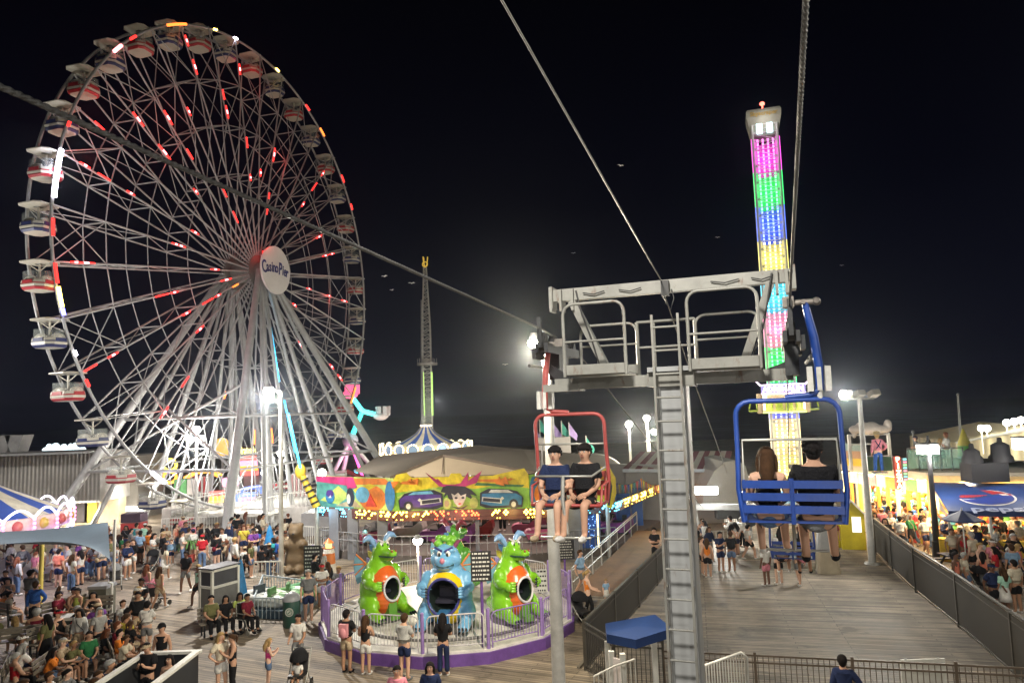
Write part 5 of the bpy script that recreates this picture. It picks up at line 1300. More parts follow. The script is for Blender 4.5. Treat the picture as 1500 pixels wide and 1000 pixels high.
lamp((bx.x, 50, 0), zt_, [(-.42, -.2, -.1), (.42, -.2, -.1), (0, 0, .55)], 'lamp post with a cluster of three bright lamps under the ferris wheel', 2900, bulb=.25)
wb_ = P(815, 900, 17.2); zt_ = P(797, 505, 17.2).z
lamp((wb_.x, 17.2, 0), zt_, [(-.30, -.1, .05)], 'white lamp post right behind the red lift chair', 3800, (1, .88, .66), .17, .15)
db = P(613, 850, 31.5); lamp((db.x, 31.5, .0), P(613, 793, 31.5).z, [(0, -.02, .05)], 'low lamp post with a yellow white globe behind the blue dragon', 190, (1, .86, .6), .06, .20)
for px, py, Y, lb in ((921, 621, 60, 'left'), (947, 612, 64, 'middle')):
    q = P(px, py, Y); lamp((q.x, Y, 0), q.z, [(0, -.1, 0)], 'distant lamp post above the maroon striped roof, ' + ('the lower one on the left' if lb == 'left' else 'the taller one'), 2200, (1, .88, .66), .13, .30)
q = P(958, 632, 62); lamp((q.x - .5, 62, 0), q.z + .1, [(.5, -.1, -.1)], 'distant lamp post with the lamp on a side arm next to the lift tower', 2200, (1, .88, .66), .12, .28)
q = P(688, 667, 80); lamp((q.x, 80, 0), q.z, [(0, -.1, 0)], 'lamp post shining beside the swing carousel crown', 3000, (1, .95, .85), .12, .42)
for px, py, Y, lb in ((389, 692, 56, 'low white lamp post under the ferris wheel hub'), (412, 664, 62, 'lamp post behind the right legs of the ferris wheel'), (472, 692, 50, 'lamp post near the pink striped ride right of the wheel legs')):
    q = P(px, py, Y); lamp((q.x, Y, 0), q.z, [(0, -.1, 0)], lb, 600, (1, .96, .88), .1, .30)
# flood light pole on the lift deck
fb = G(1278, 826); ftz = P(1256, 584, fb.y).z
t = thing('flood_light_post', 'tall white flood light post standing on the lift deck', 'light post', (fb.x, fb.y, 0))
m = MB(); m.cyl((fb.x, fb.y, 0), (fb.x, fb.y, ftz), .17, .10, 12); m.cyl((fb.x, fb.y, .02), (fb.x, fb.y, .12), .36, .30, 12); m.build('pole', pole_white, t)
m = MB(); m.box((fb.x - .1, fb.y, ftz), (1.5, .10, .10)); m.build('crossbar', pole_white, t)
for dx, lit in ((-.62, True), (-.05, False), (.62, False)):
    m = MB(); c = V((fb.x + dx, fb.y - .12, ftz + .22)); rt = Matrix.Rotation(rad(-25 if lit else 20), 3, 'Z') @ Matrix.Rotation(rad(-25), 3, 'X'); m.box(c, (.46, .36, .26), rt); m.box(c - V((0, -.1, .15)), (.06, .06, .12)); fx = m.build('flood', mat('flood_housing', (.42, .40, .34), .5), t)
    if lit: m = MB(); m.sph(c + V((-.26, -.22, -.02)), (.20, .14, .22), 10, 6); link('lens', m.data('lens', bulb_white), fx)
spot((fb.x - .95, fb.y - .6, ftz + .15), (6, 22, 0), 2200, ang=110)
# black lamp post on the promenade
gb = G(1374, 818); q = P(1358, 661, gb.y)
t = thing('promenade_lamp', 'black lamp post on the promenade with a bright box light above the arcade roof', 'lamp post', (gb.x, gb.y, 0))
m = MB(); m.cyl((gb.x, gb.y, 0), (gb.x, gb.y, q.z + .1), .16, .09, 10); m.cyl((gb.x, gb.y, 0), (gb.x, gb.y, .8), .22, .2, 10); m.build('pole', mat('post_black', (.015, .015, .018), .5, .2), t)
m = MB(); m.box((gb.x - .05, gb.y, q.z + .36), (.85, .5, .08)); m.cyl((gb.x, gb.y, q.z + .3), (gb.x, gb.y, q.z + .75), .06, n=6); m.build('hood', dark_steel, t)
m = MB(); m.box((gb.x - .05, gb.y - .02, q.z + .10), (.80, .45, .40)); m.build('lamp_box', glow('box_lamp', (1, .97, .9), 14), t)
point((gb.x - .05, gb.y - .3, q.z - .3), 450, (1, .93, .8), .25)
q = P(1500, 651, 33); t = thing('promenade_lamp', 'bright box light at the right edge in front of the beige corrugated wall', 'lamp post', (q.x + .1, 33, 0))
m = MB(); m.cyl((q.x + .15, 33, 0), (q.x + .15, 33, q.z), .13, .09, 10); m.build('pole', MC['post_black'], t); m = MB(); m.box((q.x + .05, 33, q.z + .05), (.85, .5, .50)); m.build('lamp_box', MC['box_lamp'], t)
m = MB(); m.box((q.x + .05, 33, q.z + .34), (.9, .55, .07)); m.build('hood', dark_steel, t); point((q.x - .1, 32.5, q.z - .3), 220, (1, .93, .8), .25)
# unseen lamps, added out of frame to light tower, deck and left shed
point((9, -9, 12), 2600, (1, .94, .84), .5); spot((-1, 3, 13), (1, 25, 0), 4800, (1, .94, .84), 74, .5); point((15, 12, 13), 2300, (1, .93, .80), .5); point((-33, 36, 11), 3600, (1, .95, .87), .5); point((2, -3, 4.6), 760, (1, .94, .84), .5)

# ================================================================ fences on the lift deck
scr_ = mat('screen_fabric', (.026, .022, .016), .85, 0, .3, 1.2, .1); fpost = mat('fence_bronze', (.055, .05, .042), .5, .2, .2, 3)
MX = 0
def screen_fence(pts, h, label, n_per=3.2):
    t = thing('screen_fence', label, 'fence', pts[0])
    for a, b in zip(pts, pts[1:]):
        a, b = V(a), V(b); a.z = b.z = 0; L = (b - a).length; n = max(1, round(L / n_per)); d = (b - a).normalized()
        for i in range(n):
            p, q = a.lerp(b, i / n), a.lerp(b, (i + 1) / n)
            m = MB(); m.bar(p + d * .04 + V((0, 0, h * .52)), q - d * .04 + V((0, 0, h * .52)), .02, h * .86); m.build('screen', scr_, t)
            m = MB(); m.bar(p, p + V((0, 0, h + .04)), .08, .08, d); m.build('post', fpost, t)
        m = MB(); m.bar(a + V((0, 0, h)), b + V((0, 0, h)), .09, .05); m.bar(a + V((0, 0, h * .86)), b + V((0, 0, h * .86)), .05, .035); m.bar(a + V((0, 0, .10)), b + V((0, 0, .10)), .05, .04); m.build('rail', fpost, t)
        m = MB(); off = V((-d.y, d.x, 0)) * .22; m.bar(a + off + V((0, 0, .05)), b + off + V((0, 0, .05)), .09, .06); m.build('kerb_board', mat('kerb_board', (.16, .14, .11), .7), t)
    return t
screen_fence([G(1284, 812), G(1308, 836), G(1342, 868), G(1405, 919), G(1488, 992), V((11.3, 13, 0)), V((9.9, 8, 0))], 1.72, 'long dark screened fence between the lift deck and the crowded promenade')
screen_fence([G(858, 981), G(963, 857), G(985, 832)], 1.36, 'dark screened fence along the left side of the lift deck')
def bar_fence(pts, h, label, mt, gap=.13, name='bar_fence', mid_=None):
    t = thing(name, label, 'fence', pts[0])
    for a, b in zip(pts, pts[1:]):
        a, b = V(a), V(b); a.z = b.z = 0; L = (b - a).length; n = max(1, round(L / 2.3)); d = (b - a).normalized()
        for i in range(n + 1): p = a.lerp(b, i / n); m = MB(); m.bar(p, p + V((0, 0, h + .08)), .065, .065, d); m.build('post', mt, t)
        m = MB()
        for z in [h, h - .17, .12] if mid_ is None else [h, mid_, .12]: m.bar(a + V((0, 0, z)), b + V((0, 0, z)), .04, .045)
        m.build('rail', mt, t)
        m = MB(); k = int(L / gap)
        for i in range(1, k): p = a.lerp(b, i / k); m.bar(p + V((0, 0, .12)), p + V((0, 0, h)), .018, .018, d)
        m.build('bars', mt, t)
    return t
brown = mat('rail_brown', (.10, .075, .055), .5, .1, .2, 3)
p0 = P(1004, 937, 19.4); p1 = P(1560, 963, 17.2); pl = P(905, 940, 19.6)
bar_fence([V((p0.x - .6, p0.y, 0)), V((p1.x, p1.y, 0))], 1.1, 'brown barred railing across the front of the lift deck', brown)
bar_fence([G(858, 981), V((pl.x - .1, 19.7, 0)), V((p0.x - .6, p0.y, 0))], 1.34, 'dark barred railing at the near left corner of the lift deck', fpost, .11)
# pale railings close to the lift tower foot
q0, q1 = S(12.2, -1.9), S(12.6, .6)
t = thing('ramp_rail', 'pale grey sloping handrail with thin bars at the foot of the lift tower', 'railing', q0)
m = MB(); a, b, c = P(930, 965, 16.5), P(1050, 950, 15.5), P(1092, 958, 15)
m.tube([P(870, 990, 17), P(900, 975, 16.8), a], .025, 6); m.tube([P(1030, 975, 15.4), P(1086, 955, 15), P(1094, 962, 15), P(1096, 1010, 15)], .03, 6)
m.build('handrail', pole_white, t)
m = MB()
for k in range(16): f = k / 15; q = P(1030 + 60 * f, 975 - 20 * f, 15.2); m.cyl(q, (q.x, q.y, .1), .012, n=5)
for k in range(10): f = k / 9; q = P(870 + 60 * f, 990 - 25 * f, 16.8); m.cyl(q, (q.x, q.y, .1), .012, n=5)
m.build('bars', pole_white, t)
q = P(1400, 985, 17.0); t = thing('notice_panel', 'plain white panel fixed behind the brown barred railing', 'panel', (q.x, 18.4, 0)); m = MB(); m.box((q.x + .1, 18.55, .62), (1.1, .04, .72)); m.build('panel', white_paint, t); m = MB(); [m.box((q.x + dx, 18.58, .5), (.05, .03, 1.0)) for dx in (-.3, .5)]; m.build('leg', grey_paint, t)
# ticket stand with the blue canvas top
kb = P(930, 960, 17.4); kx, ky = kb.x, 17.4
t = thing('canvas_stand', 'white framed stand with a bright blue canvas top left of the lift tower', 'stand', (kx, ky, 0))
zt0 = P(940, 912, 17.4).z
m = MB(); a = V((kx - .66, ky - .2, zt0 - .16)); b = V((kx - .05, ky - .55, zt0 - .20)); c = V((kx + .85, ky - .3, zt0 - .05)); d = V((kx + .6, ky + .45, zt0 + .06)); e_ = V((kx - .62, ky + .35, zt0 - .08))
lo = .20
m.add([a, b, c, d, e_] + [p - V((0, 0, lo)) for p in (a, b, c, d, e_)] + [(a + b + c + d + e_) / 5 + V((0, 0, .03))], [(0, 1, 10), (1, 2, 10), (2, 3, 10), (3, 4, 10), (4, 0, 10), (0, 5, 6, 1), (1, 6, 7, 2), (2, 7, 8, 3), (3, 8, 9, 4), (4, 9, 5, 0), (9, 8, 7, 6, 5)])
m.build('canvas_top', mat('canvas_blue', (.003, .028, .13), .6, 0, .15, 2, .1), t)
for x, y in ((kx - .58, ky - .25), (kx - .35, ky - .45), (kx + .55, ky + .5), (kx - .58, ky + .45)):
    m = MB(); m.box((x, y, (zt0 - .5) / 2), (.12, .12, zt0 - .55)); m.build('post', white_paint, t)
m = MB(); m.box((kx - .47, ky - .36, 1.0), (.30, .03, 1.5), Matrix.Rotation(rad(-40), 3, 'Z')); m.build('panel', mat('stand_panel', (.55, .50, .50), .5), t)

# ================================================================ chairlift station, striped roof building, ramp
rp0, rp1 = G(870, 872), G(958, 792)
t = thing('access_ramp', 'brown access ramp with silver handrails rising beside the mural ride', 'ramp', rp0)
d = (rp1 - rp0).normalized(); s_ = V((d.y, -d.x, 0)); a = rp0 - s_ * .9; b = rp0 + s_ * .9
m = MB(); e0, e1 = rp1 - s_ * .9 + V((0, 0, .55)), rp1 + s_ * .9 + V((0, 0, .55)); m.add([a + V((0, 0, .01)), b + V((0, 0, .01)), e1, e0, a, b, V((e1.x, e1.y, 0)), V((e0.x, e0.y, 0))], [(0, 1, 2, 3), (0, 3, 7, 4), (1, 5, 6, 2), (3, 2, 6, 7), (0, 4, 5, 1)]); m.build('surface', mat('ramp_ply', (.20, .12, .07), .7, 0, .25, 1.2), t)
for sd in (-1,):
    m = MB(); u0_, u1_ = rp0 + s_ * (.9 * sd), rp1 + s_ * (.9 * sd) + V((0, 0, .55))
    for z in (1.02, .92, .45): m.cyl(u0_ + V((0, 0, z)), u1_ + V((0, 0, z)), .028, n=6)
    for k in range(9): q = u0_.lerp(u1_, k / 8); m.cyl(q, q + V((0, 0, 1.02)), .028, n=6)
    m.build('handrail', mat('rail_silver', (.50, .50, .48), .35, .4, .15, 2), t)
    m = MB()
    for k in range(56): q = u0_.lerp(u1_, k / 55); m.cyl(q + V((0, 0, .08)), q + V((0, 0, .9)), .010, n=4)
    m.build('bars', brown, t)
sb = thing('striped_roof_building', 'low white building with a maroon and cream striped roof behind the lift tower', 'building', (8, 47, 0))
ev0, ev1, rd0, rd1 = P(912, 686, 45), P(1066, 686, 45), P(938, 661, 49), P(1072, 660, 49)
m = MB()
for k in range(17):
    m.use(k % 2); f0, f1 = k / 17, (k + 1) / 17; m.extr([ev0.lerp(ev1, f0), ev0.lerp(ev1, f1), rd0.lerp(rd1, f1), rd0.lerp(rd1, f0)], (0, 0, -.06))
m.build('roof', [mat('roof_maroon', (.17, .02, .035), .6, 0, .2, 1), mat('roof_cream', (.50, .45, .38), .6, 0, .15, 1)], sb)
m = MB(); lap = ribs('lap_siding', (.56, .55, .53), (.36, .36, .36), (0, 0, 22), .6, .15)
m.box(((ev0.x + ev1.x) / 2, 47.5, (ev0.z - .1) / 2), (ev1.x - ev0.x - .5, 4, ev0.z - .2)); m.build('wall', lap, sb)
m = MB(); m.bar(ev0 + V((0, -.03, -.12)), ev1 + V((0, -.03, -.12)), .05, .2); m.build('fascia', mat('fascia_blue_grey', (.30, .34, .40), .5), sb)
# pale siding wall with bunting in front of it
q0, q1 = P(884, 740, 47.2), P(968, 740, 45.0); t = thing('siding_wall', 'white lap siding wall behind the blue posts and the pennant strings', 'wall', (q0.x, q0.y, 0))
m = MB(); m.bar(V((q0.x, q0.y, 1.9)), V((q1.x, q1.y, 1.9)), .15, 3.8); m.build('wall', lap, t)
for i, (x0, y0, x1, y1, Y, lb) in enumerate(((897, 706, 940, 700, 41, 'dark multicoloured'), (938, 700, 972, 706, 40, 'orange and yellow'))):
    a, b = P(x0, y0, Y), P(x1, y1, Y); t = thing('pennant_string', lb + ' pennant string hanging in front of the white siding wall', 'bunting', (a.x, a.y, a.z))
    m = MB(); pts = [a.lerp(b, k / 8) - V((0, 0, .25 * math.sin(math.pi * k / 8))) for k in range(9)]; m.tube(pts, .012, 4); m.build('cord', black_plastic, t)
    m = MB()
    for k in range(10):
        f = k / 10; q = a.lerp(b, f) - V((0, 0, .25 * math.sin(math.pi * f))); m.use(k % 4); m.extr([q, q + (b - a) * .075, q + (b - a) * .0375 - V((0, 0, .62))], (0, .015, 0))
    m.build('pennants', [mat('pennant_%s%d' % ('ab'[i], k), c, .7) for k, c in enumerate([(.35, .05, .06), (.03, .05, .25), (.45, .36, .05), (.04, .22, .25)] if i == 0 else [(.6, .20, .03), (.6, .48, .05), (.45, .1, .04), (.6, .35, .05)])], t)
st = thing('lift_station', 'chairlift loading station with a grey gabled end wall, a beam and a bright strip light', 'lift station', (11.5, 41, 0))
m = MB(); hx = [(1028, 742), (1034, 712), (1046, 690), (1062, 676), (1080, 674), (1092, 682), (1100, 712), (1102, 742)]; pp = [P(x, y, 43) for x, y in hx]; m.extr(pp, (0, 5, 0)); m.build('end_wall', mat('station_grey', (.26, .26, .24), .6, 0, .12, .8), st)
a, b = P(1012, 722, 41.5), P(1105, 722, 41.5)
m = MB(); m.bar(P(1016, 742, 40.5), P(1225, 742, 38.5), .35, .30); m.build('beam', grey_paint, st)
m = MB(); q0, q1 = P(1016, 718, 41), P(1051, 718, 41); m.bar(q0, q1, .16, .42); m.build('strip_light', glow('strip_light', (1, .98, .92), 11), st)
for px, Y in ((1020, 40.5), (1098, 40), (1222, 38.5)): q = P(px, 760, Y); m = MB(); m.box((q.x, Y, 1.1), (.18, .18, 2.2)); m.build('post', grey_paint, st)
m = MB(); q0, q1 = P(1040, 770, 46), P(1108, 770, 46); zz0, zz1 = P(1060, 796, 46).z, P(1060, 752, 46).z
m.box(((q0.x + q1.x) / 2, 46.2, 1.4), (q1.x - q0.x, .06, 2.8)); m.build('glowing_sheet', glow('station_sheet', (1, .93, .80), .75), st)  # lit white mesh background; its brightness is emission in the sheet
m = MB()
for k in range(24): x = q0.x + (q1.x - q0.x) * k / 23; m.cyl((x, 46.1, 0), (x, 46.1, 2.7), .014, n=4)
for k in range(18): z = .15 * k + .1; m.cyl((q0.x, 46.1, z), (q1.x, 46.1, z), .014, n=4)
m.build('wire_mesh', dark_steel, st)
m = MB(); qm = P(1085, 752, 40); m.box((qm.x, 40.2, qm.z), (2.6, .6, .5)); m.cyl((qm.x + .4, 39.8, qm.z - .2), (qm.x + .4, 40.6, qm.z - .2), .5, n=14); m.build('drive_machinery', dark_steel, st)
m = MB()
for k in range(12):
    q = P(1022 + k * 5.5, 790, 37); m.cyl((q.x, 37, 0), (q.x, 37, 1.05), .022, n=5)
for z in (1.05, .6): m.cyl((P(1022, 790, 37).x, 37, z), (P(1084, 790, 37).x, 37, z), .022, n=5)
m.build('queue_rail', mat('queue_rail', (.42, .42, .38), .4, .3), st)
qs = P(1033, 730, 39.6); area((qs.x, 39.9, qs.z + .4), (qs.x + 1, 36, 0), 420, 1.8, .4, (1, .97, .9), 'strip_tube_light'); area((q0.x + 2, 44.6, 3.4), (q0.x + 2, 43, 0), 240, 3, .5, (1, .92, .75), 'station_light')
# rounded pale canopy roof seen behind the boys on the red chair and the white stand with flags
wh = thing('flagged_white_tower', 'white boxy ride top with purple and green flags behind the red chair', 'ride', (P(815, 660, 62).x, 62, 0))
a, b = P(787, 690, 62), P(836, 690, 62); z1_ = P(800, 640, 62).z; m = MB(); m.box(((a.x + b.x) / 2, 62, z1_ / 2), (b.x - a.x, 2.4, z1_)); m.build('body', mat('ride_top_white', (.58, .56, .54), .5, 0, .12, .6), wh)
for px, py, c in ((790, 612, 'g'), (810, 618, 'p'), (822, 616, 'g'), (833, 618, 'p'), (858, 638, 'g'), (786, 630, 'p')):
    q = P(px, py, 61.5); m = MB(); m.cyl((q.x, 61.5, q.z - 3.2), q, .04, n=5); fp = m.build('flag_pole', grey_paint, wh)
    m = MB(); m.extr([q, q + V((.10, 0, -.2)), q + V((.72, .1, -1.1)), q + V((.62, .1, -1.6)), q + V((.3, .05, -1.3)), q + V((.02, 0, -1.1))], (0, .03, 0)); link('flag', m.data('flag', mat('flag_green', (.03, .25, .20), .7) if c == 'g' else mat('flag_purple', (.30, .22, .48), .7)), fp)
m = MB(); cc = P(865, 690, 52); m.sph((cc.x, 52, cc.z - .6), (2.6, 2, 1.9), 20, 8, None, 0); tag(m.build('dome_canopy', mat('dome_white', (.52, .50, .46), .6, 0, .15, 1)), 'pale domed canopy behind the boys on the red chair', 'canopy')
t = thing('yellow_seat_back', 'yellow and black padded ride seat back showing behind the red chair', 'ride seat', P(893, 700, 36.6)); m = MB(); q = P(888, 705, 36.6); m.extr([P(880, 684, 36.4), P(893, 684, 36.4), P(902, 700, 36.4), P(903, 722, 36.4), P(896, 745, 36.4), P(889, 742, 36.4), P(892, 715, 36.4)], (0, .3, 0)); m.build('shell', mat('shell_yellow', (.55, .42, .02), .4), t); m = MB(); m.extr([P(886, 690, 36.3), P(891, 690, 36.3), P(897, 712, 36.3), P(893, 740, 36.3), P(890, 740, 36.3), P(893, 712, 36.3)], (0, .06, 0)); m.build('band', black_plastic, t)
m = MB(); m.cyl((q.x, 36.6, 0), (q.x, 36.6, q.z - 1), .1, n=8); m.build('stem', grey_paint, t)
# yellow shack and pale podium
yb = G(1250, 802); t = thing('yellow_shack', 'small yellow ticket hut with a peaked roof and a lit window', 'hut', (yb.x, yb.y, 0), rad(-20), None, True)
m = MB(); m.extr([(-.55, -.6, 0), (.55, -.6, 0), (.55, -.6, 1.75), (0, -.6, 2.35), (-.55, -.6, 1.75)], (0, 1.3, 0)); m.box((-.74, .2, .75), (.36, .8, 1.5)); m.build('wall', mat('hut_yellow', (.50, .42, .015), .5, 0, .15, 1.5), t)
m = MB()
for s in (-1, 1): m.bar((s * .64, .05, 1.72), (0, .05, 2.42), 1.5, .06, (0, 1, 0)) if False else m.extr([(s * .68, -.68, 1.66), (0, -.68, 2.43), (0, .78, 2.43), (s * .68, .78, 1.66)], (0, 0, -.06 * 1))
m.build('roof', mat('hut_roof', (.06, .06, .09), .6), t)
m = MB()
for s in (-1, 1): m.bar((s * .68, -.70, 1.66), (0, -.70, 2.43), .04, .09)
m.build('trim', white_paint, t); m = MB(); m.box((.18, -.61, 1.25), (.42, .04, .75)); m.build('window', glow('hut_window', (1, .98, .85), 1.0), t)
pb = G(1213, 838); t = thing('podium_bin', 'tan and grey tapered waste bin on the lift deck beside the far chair', 'bin', (pb.x, pb.y, 0), rad(-15), None, True)
m = MB(); ring_loft(m, [(.95, .95, .1, 0), (.78, .78, .1, .95)]); m.build('body', mat('bin_tan', (.36, .31, .22), .7, 0, .15, 2), t); m = MB(); ring_loft(m, [(.82, .82, .1, .95), (.82, .82, .1, 1.02), (.6, .6, .1, 1.9), (.2, .2, .05, 2.05)]); m.add([V((x, y, 2.05)) for x, y in octo(.2, .2, .05)], [tuple(range(8))]); m.build('hood', mat('bin_grey', (.30, .31, .31), .6, 0, .15, 2), t)

# ================================================================ arcade on the right
AA, AB = P(1232, 700, 43.0), P(1357, 700, 36.5); AA.z = AB.z = 0
ax_ = (AB - AA).normalized(); an = V((ax_.y, -ax_.x, 0))   # an points towards the promenade
AL = (AB - AA).length; ztop = 3.65
ar = thing('game_arcade', 'long brightly lit row of game booths with a flat roof terrace on the right', 'building', AA)
m = MB(); m.extr([AA + V((0, 0, ztop - .35)), AB + V((0, 0, ztop - .35)), AB - an * 9 + V((0, 0, ztop - .35)), AA - an * 9 + V((0, 0, ztop - .35))], (0, 0, .35))
e2 = P(1560, 700, 34.5); e2.z = 0
m.extr([AB + V((0, 0, ztop - .35)), V((e2.x, e2.y, ztop - .35)), V((e2.x, e2.y + 12, ztop - .35)), AB - an * 9.02 + V((0, 0, ztop - .35))], (0, 0, .35)); m.build('roof_slab', mat('terrace_slab', (.45, .40, .32), .7, 0, .15, .7), ar)
m = MB(); m.bar(AA - an * 3.5 + V((0, 0, 1.65)), AB - an * 3.5 + V((0, 0, 1.65)), .1, 3.3); m.build('back_wall', mat('arcade_back', (.62, .48, .26), .6, 0, .3, .8), ar)
prz = [mat('prize_' + k, c, .6, 0, .2, 3) for k, c in dict(orange=(.75, .28, .04), yellow=(.75, .55, .06), pink=(.7, .25, .3), blue=(.10, .35, .62), white=(.7, .66, .6), red=(.6, .06, .04), green=(.15, .45, .12), brown=(.3, .16, .07)).items()]
m = MB()
for i in range(9):
    f = (i + .5) / 9; a = AA + ax_ * (AL * i / 9 + .03) - an * .05; b = AA + ax_ * (AL * (i + 1) / 9 - .03) - an * .05
    m.use((i * 3 + 1) % 8 if i % 2 else 4); m.bar(a + V((0, 0, ztop - .72)), b + V((0, 0, ztop - .72)), .06, .60)
m.build('fascia', prz, ar)
m = MB()
for i in range(9):
    if i in (2, 5, 7): continue
    a = AA + ax_ * (AL * i / 9 + .2) + an * .02; b = AA + ax_ * (AL * (i + 1) / 9 - .2) + an * .02; m.bar(a + V((0, 0, ztop - .46)), b + V((0, 0, ztop - .46)), .08, .10)
m.build('fascia_tube', glow('fascia_tube', (1, .86, .55), 6), ar)
for i in range(9):
    a = AA + ax_ * (AL * i / 9); m = MB(); m.bar(a - an * .1, a - an * .1 + V((0, 0, ztop - 1.0)), .14, .14, ax_); m.bar(a - an * 2.0 + V((0, 0, 0)), a - an * 2.0 + V((0, 0, ztop - .4)), .05, 2.8, ax_); m.build('partition', prz[(4, 0, 1)[i % 3]], ar)
for i in range(9):
    a = AA + ax_ * (AL * (i + .08) / 9) - an * .25; b = AA + ax_ * (AL * (i + .92) / 9) - an * .25; m = MB(); m.bar(a + V((0, 0, .5)), b + V((0, 0, .5)), .4, 1.0); m.build('counter', prz[(i * 5 + 2) % 8], ar)
    m = MB(); r = random.Random(50 + i)
    for k in range(70):
        q = a.lerp(b, r.random()) - an * r.uniform(1.5, 3.1) + V((0, 0, r.uniform(.9, 3.0))); m.use(r.randrange(8)); s = r.uniform(.12, .26); m.sph(q, (s, s * .8, s * 1.1), 7, 5); m.sph(q + V((0, -.04, s * 1.3)), (s * .6,) * 3, 6, 4)
    m.build('plush_prizes', prz, ar)['kind'] = 'stuff'
    m = MB()
    for k in range(10): q = a.lerp(b, (k + .5) / 10) - an * .35 + V((0, 0, ztop - .55)); m.sph(q, (.07,) * 3, 6, 4)
    m.build('bulbs', bulb_warm, ar)
    c = (a + b) / 2; 
    if i % 2 == 0: area(c + ax_ * .7 - an * .7 + V((0, 0, ztop - .5)), c + ax_ * .7 - an * 1.6, 300, 2.6, .8, (1, .68, .32), 'booth_light')
    if i % 2 == 0: point(c + an * 1.2 + V((0, 0, 2.5)), 85, (1, .70, .36), .4, 'booth_light')
# vertical letter signs
def vsign(word, px, py0, py1, Y, wd, label, board, lettermat):
    a, b = P(px, py0, Y), P(px, py1, Y); h = a.z - b.z; t = thing('letter_sign', label, 'sign', (b.x, b.y, ztop if Y > 35 else 0)); cx, cy, cz = (a.x + b.x) / 2, Y, (a.z + b.z) / 2
    m = MB(); m.box((cx, cy, cz), (wd, .16, h)); m.build('board', board, t); m = MB()
    for i, ch in enumerate(word):
        M = frame_matrix((cx, cy - .095, a.z - h * (i + .5) / len(word)), (1, 0, 0)); m.mesh(text_mesh(ch, h / len(word) * 1.05, .03, .012), M)
    m.build('lettering', lettermat, t); return t
vsign('PIZZA', 1315, 668, 716, 36.6, .30, 'vertical PIZZA sign with glowing red and white letters on the arcade front', mat('sign_red_board', (.5, .06, .03), .4), glow('pizza_letter', (1, .62, .38), 6))
t = thing('letter_sign', 'narrow vertical sign with small coloured lit tiles right of the pizza sign', 'sign', P(1325, 712, 36.8)); a, b = P(1324, 670, 36.8), P(1326, 704, 36.8); m = MB(); m.box(((a + b) / 2), (.24, .1, a.z - b.z)); m.build('board', mat('tile_board', (.12, .10, .10), .5), t); m = MB()
for k in range(8): m.use(k % 3); q = a.lerp(b, (k + .5) / 8); m.box(q + V((0, -.07, 0)), (.16, .03, .08))
m.build('tiles', [glow('tile_cyan', (.2, .8, .8), 1.2), glow('tile_pink', (1, .3, .4), 1.2), glow('tile_green', (.3, .9, .3), 1.2)], t)
# terrace railing: green glass, posts; pieces on the roof
t = thing('terrace_railing', 'green glass terrace railing along the arcade roof edge', 'railing', AB + V((0, 0, ztop)))
gg = glass('green_glass', (.25, .45, .36), .45); m = MB()
ra, rb = P(1330, 680, 37.5), P(1412, 680, 37.0); ra.z = rb.z = ztop
for k in range(5): a, b = ra.lerp(rb, k / 5 + .008), ra.lerp(rb, (k + 1) / 5 - .008); m.bar(a + V((0, 0, .60)), b + V((0, 0, .60)), .025, .95)
m.build('glass_panel', gg, t); m = MB()
for k in range(6): q = ra.lerp(rb, k / 5); m.cyl(q, q + V((0, 0, 1.15)), .03, n=6)
m.bar(ra + V((0, 0, 1.15)), rb + V((0, 0, 1.15)), .06, .05); m.build('post_rail', dark_steel, t)
a, b = P(1270, 680, 38.2), P(1306, 680, 38.0); t = thing('green_parapet', 'ribbed green parapet under the farmer statue on the arcade roof', 'parapet', V((a.x, a.y, ztop))); m = MB(); m.bar(V((a.x, a.y, ztop + .38)), V((b.x, b.y, ztop + .38)), .12, .76); m.build('panel', ribs('green_ribs', (.06, .17, .09), (.03, .09, .05), (30, 0, 0), .6, .2), t); m = MB(); m.bar(V((a.x, a.y - .08, ztop + .79)), V((b.x, b.y - .08, ztop + .79)), .22, .06); m.build('cap', grey_paint, t)
a, b = P(1236, 690, 41.5), P(1266, 690, 40.5); t = thing('painted_parapet', 'yellow and salmon painted billboard at the left end of the arcade roof', 'billboard', V((a.x, a.y, ztop))); m = MB()
for k, c in enumerate(('white', 'yellow', 'orange')): m.use(k); m.bar(V((a.x, a.y, ztop + .25 + .42 * k)), V((b.x, b.y, ztop + .25 + .42 * k)), .1, .42)
m.build('panel', [prz[1], mat('salmon_paint', (.5, .3, .18), .5), mat('teal_pale', (.3, .42, .4), .5)], t)
# farmer statue and the white dinosaur shaped sculpture on a frame
q = P(1287, 672, 37.2); fs = person('hip', (q.x, 37.2, ztop - .05), rad(170), 'farmer statue in a pink shirt and blue overalls seen from behind on the arcade roof', None, False, 5, ('jacket', 'pink'), ('trousers', 'blue'), ('short', 'blond'), 'black', 1.16)
fs.name = 'farmer_statue'; fs['category'] = 'statue'
m = MB()
for s in (-1, 1): m.tube([(s * .13, .085, 1.03), (-s * .02, .145, 1.24), (-s * .12, .10, 1.44)], .022, 6)
link('suspenders', m.data('suspenders', MC['cloth_navy']), fs)
m = MB(); m.lathe([(.30, 1.70), (.28, 1.68), (.13, 1.70), (.12, 1.82), (.0, 1.84)], 18); link('straw_hat', m.data('straw_hat', mat('straw', (.52, .42, .22), .8)), fs)
m = MB(); m.cyl((0, 0, .045), (0, 0, .075), .33, n=12); link('plinth', m.data('plinth', grey_paint), fs)
a, b = P(1246, 672, 39), P(1304, 672, 39); t = thing('sculpture_frame', 'white scaffold frame behind the farmer statue', 'frame', (a.x, 39, ztop)); m = MB(); zt_ = P(1270, 635, 39).z
for x in (a.x, b.x): m.box((x, 39, (ztop + zt_) / 2), (.14, .14, zt_ - ztop))
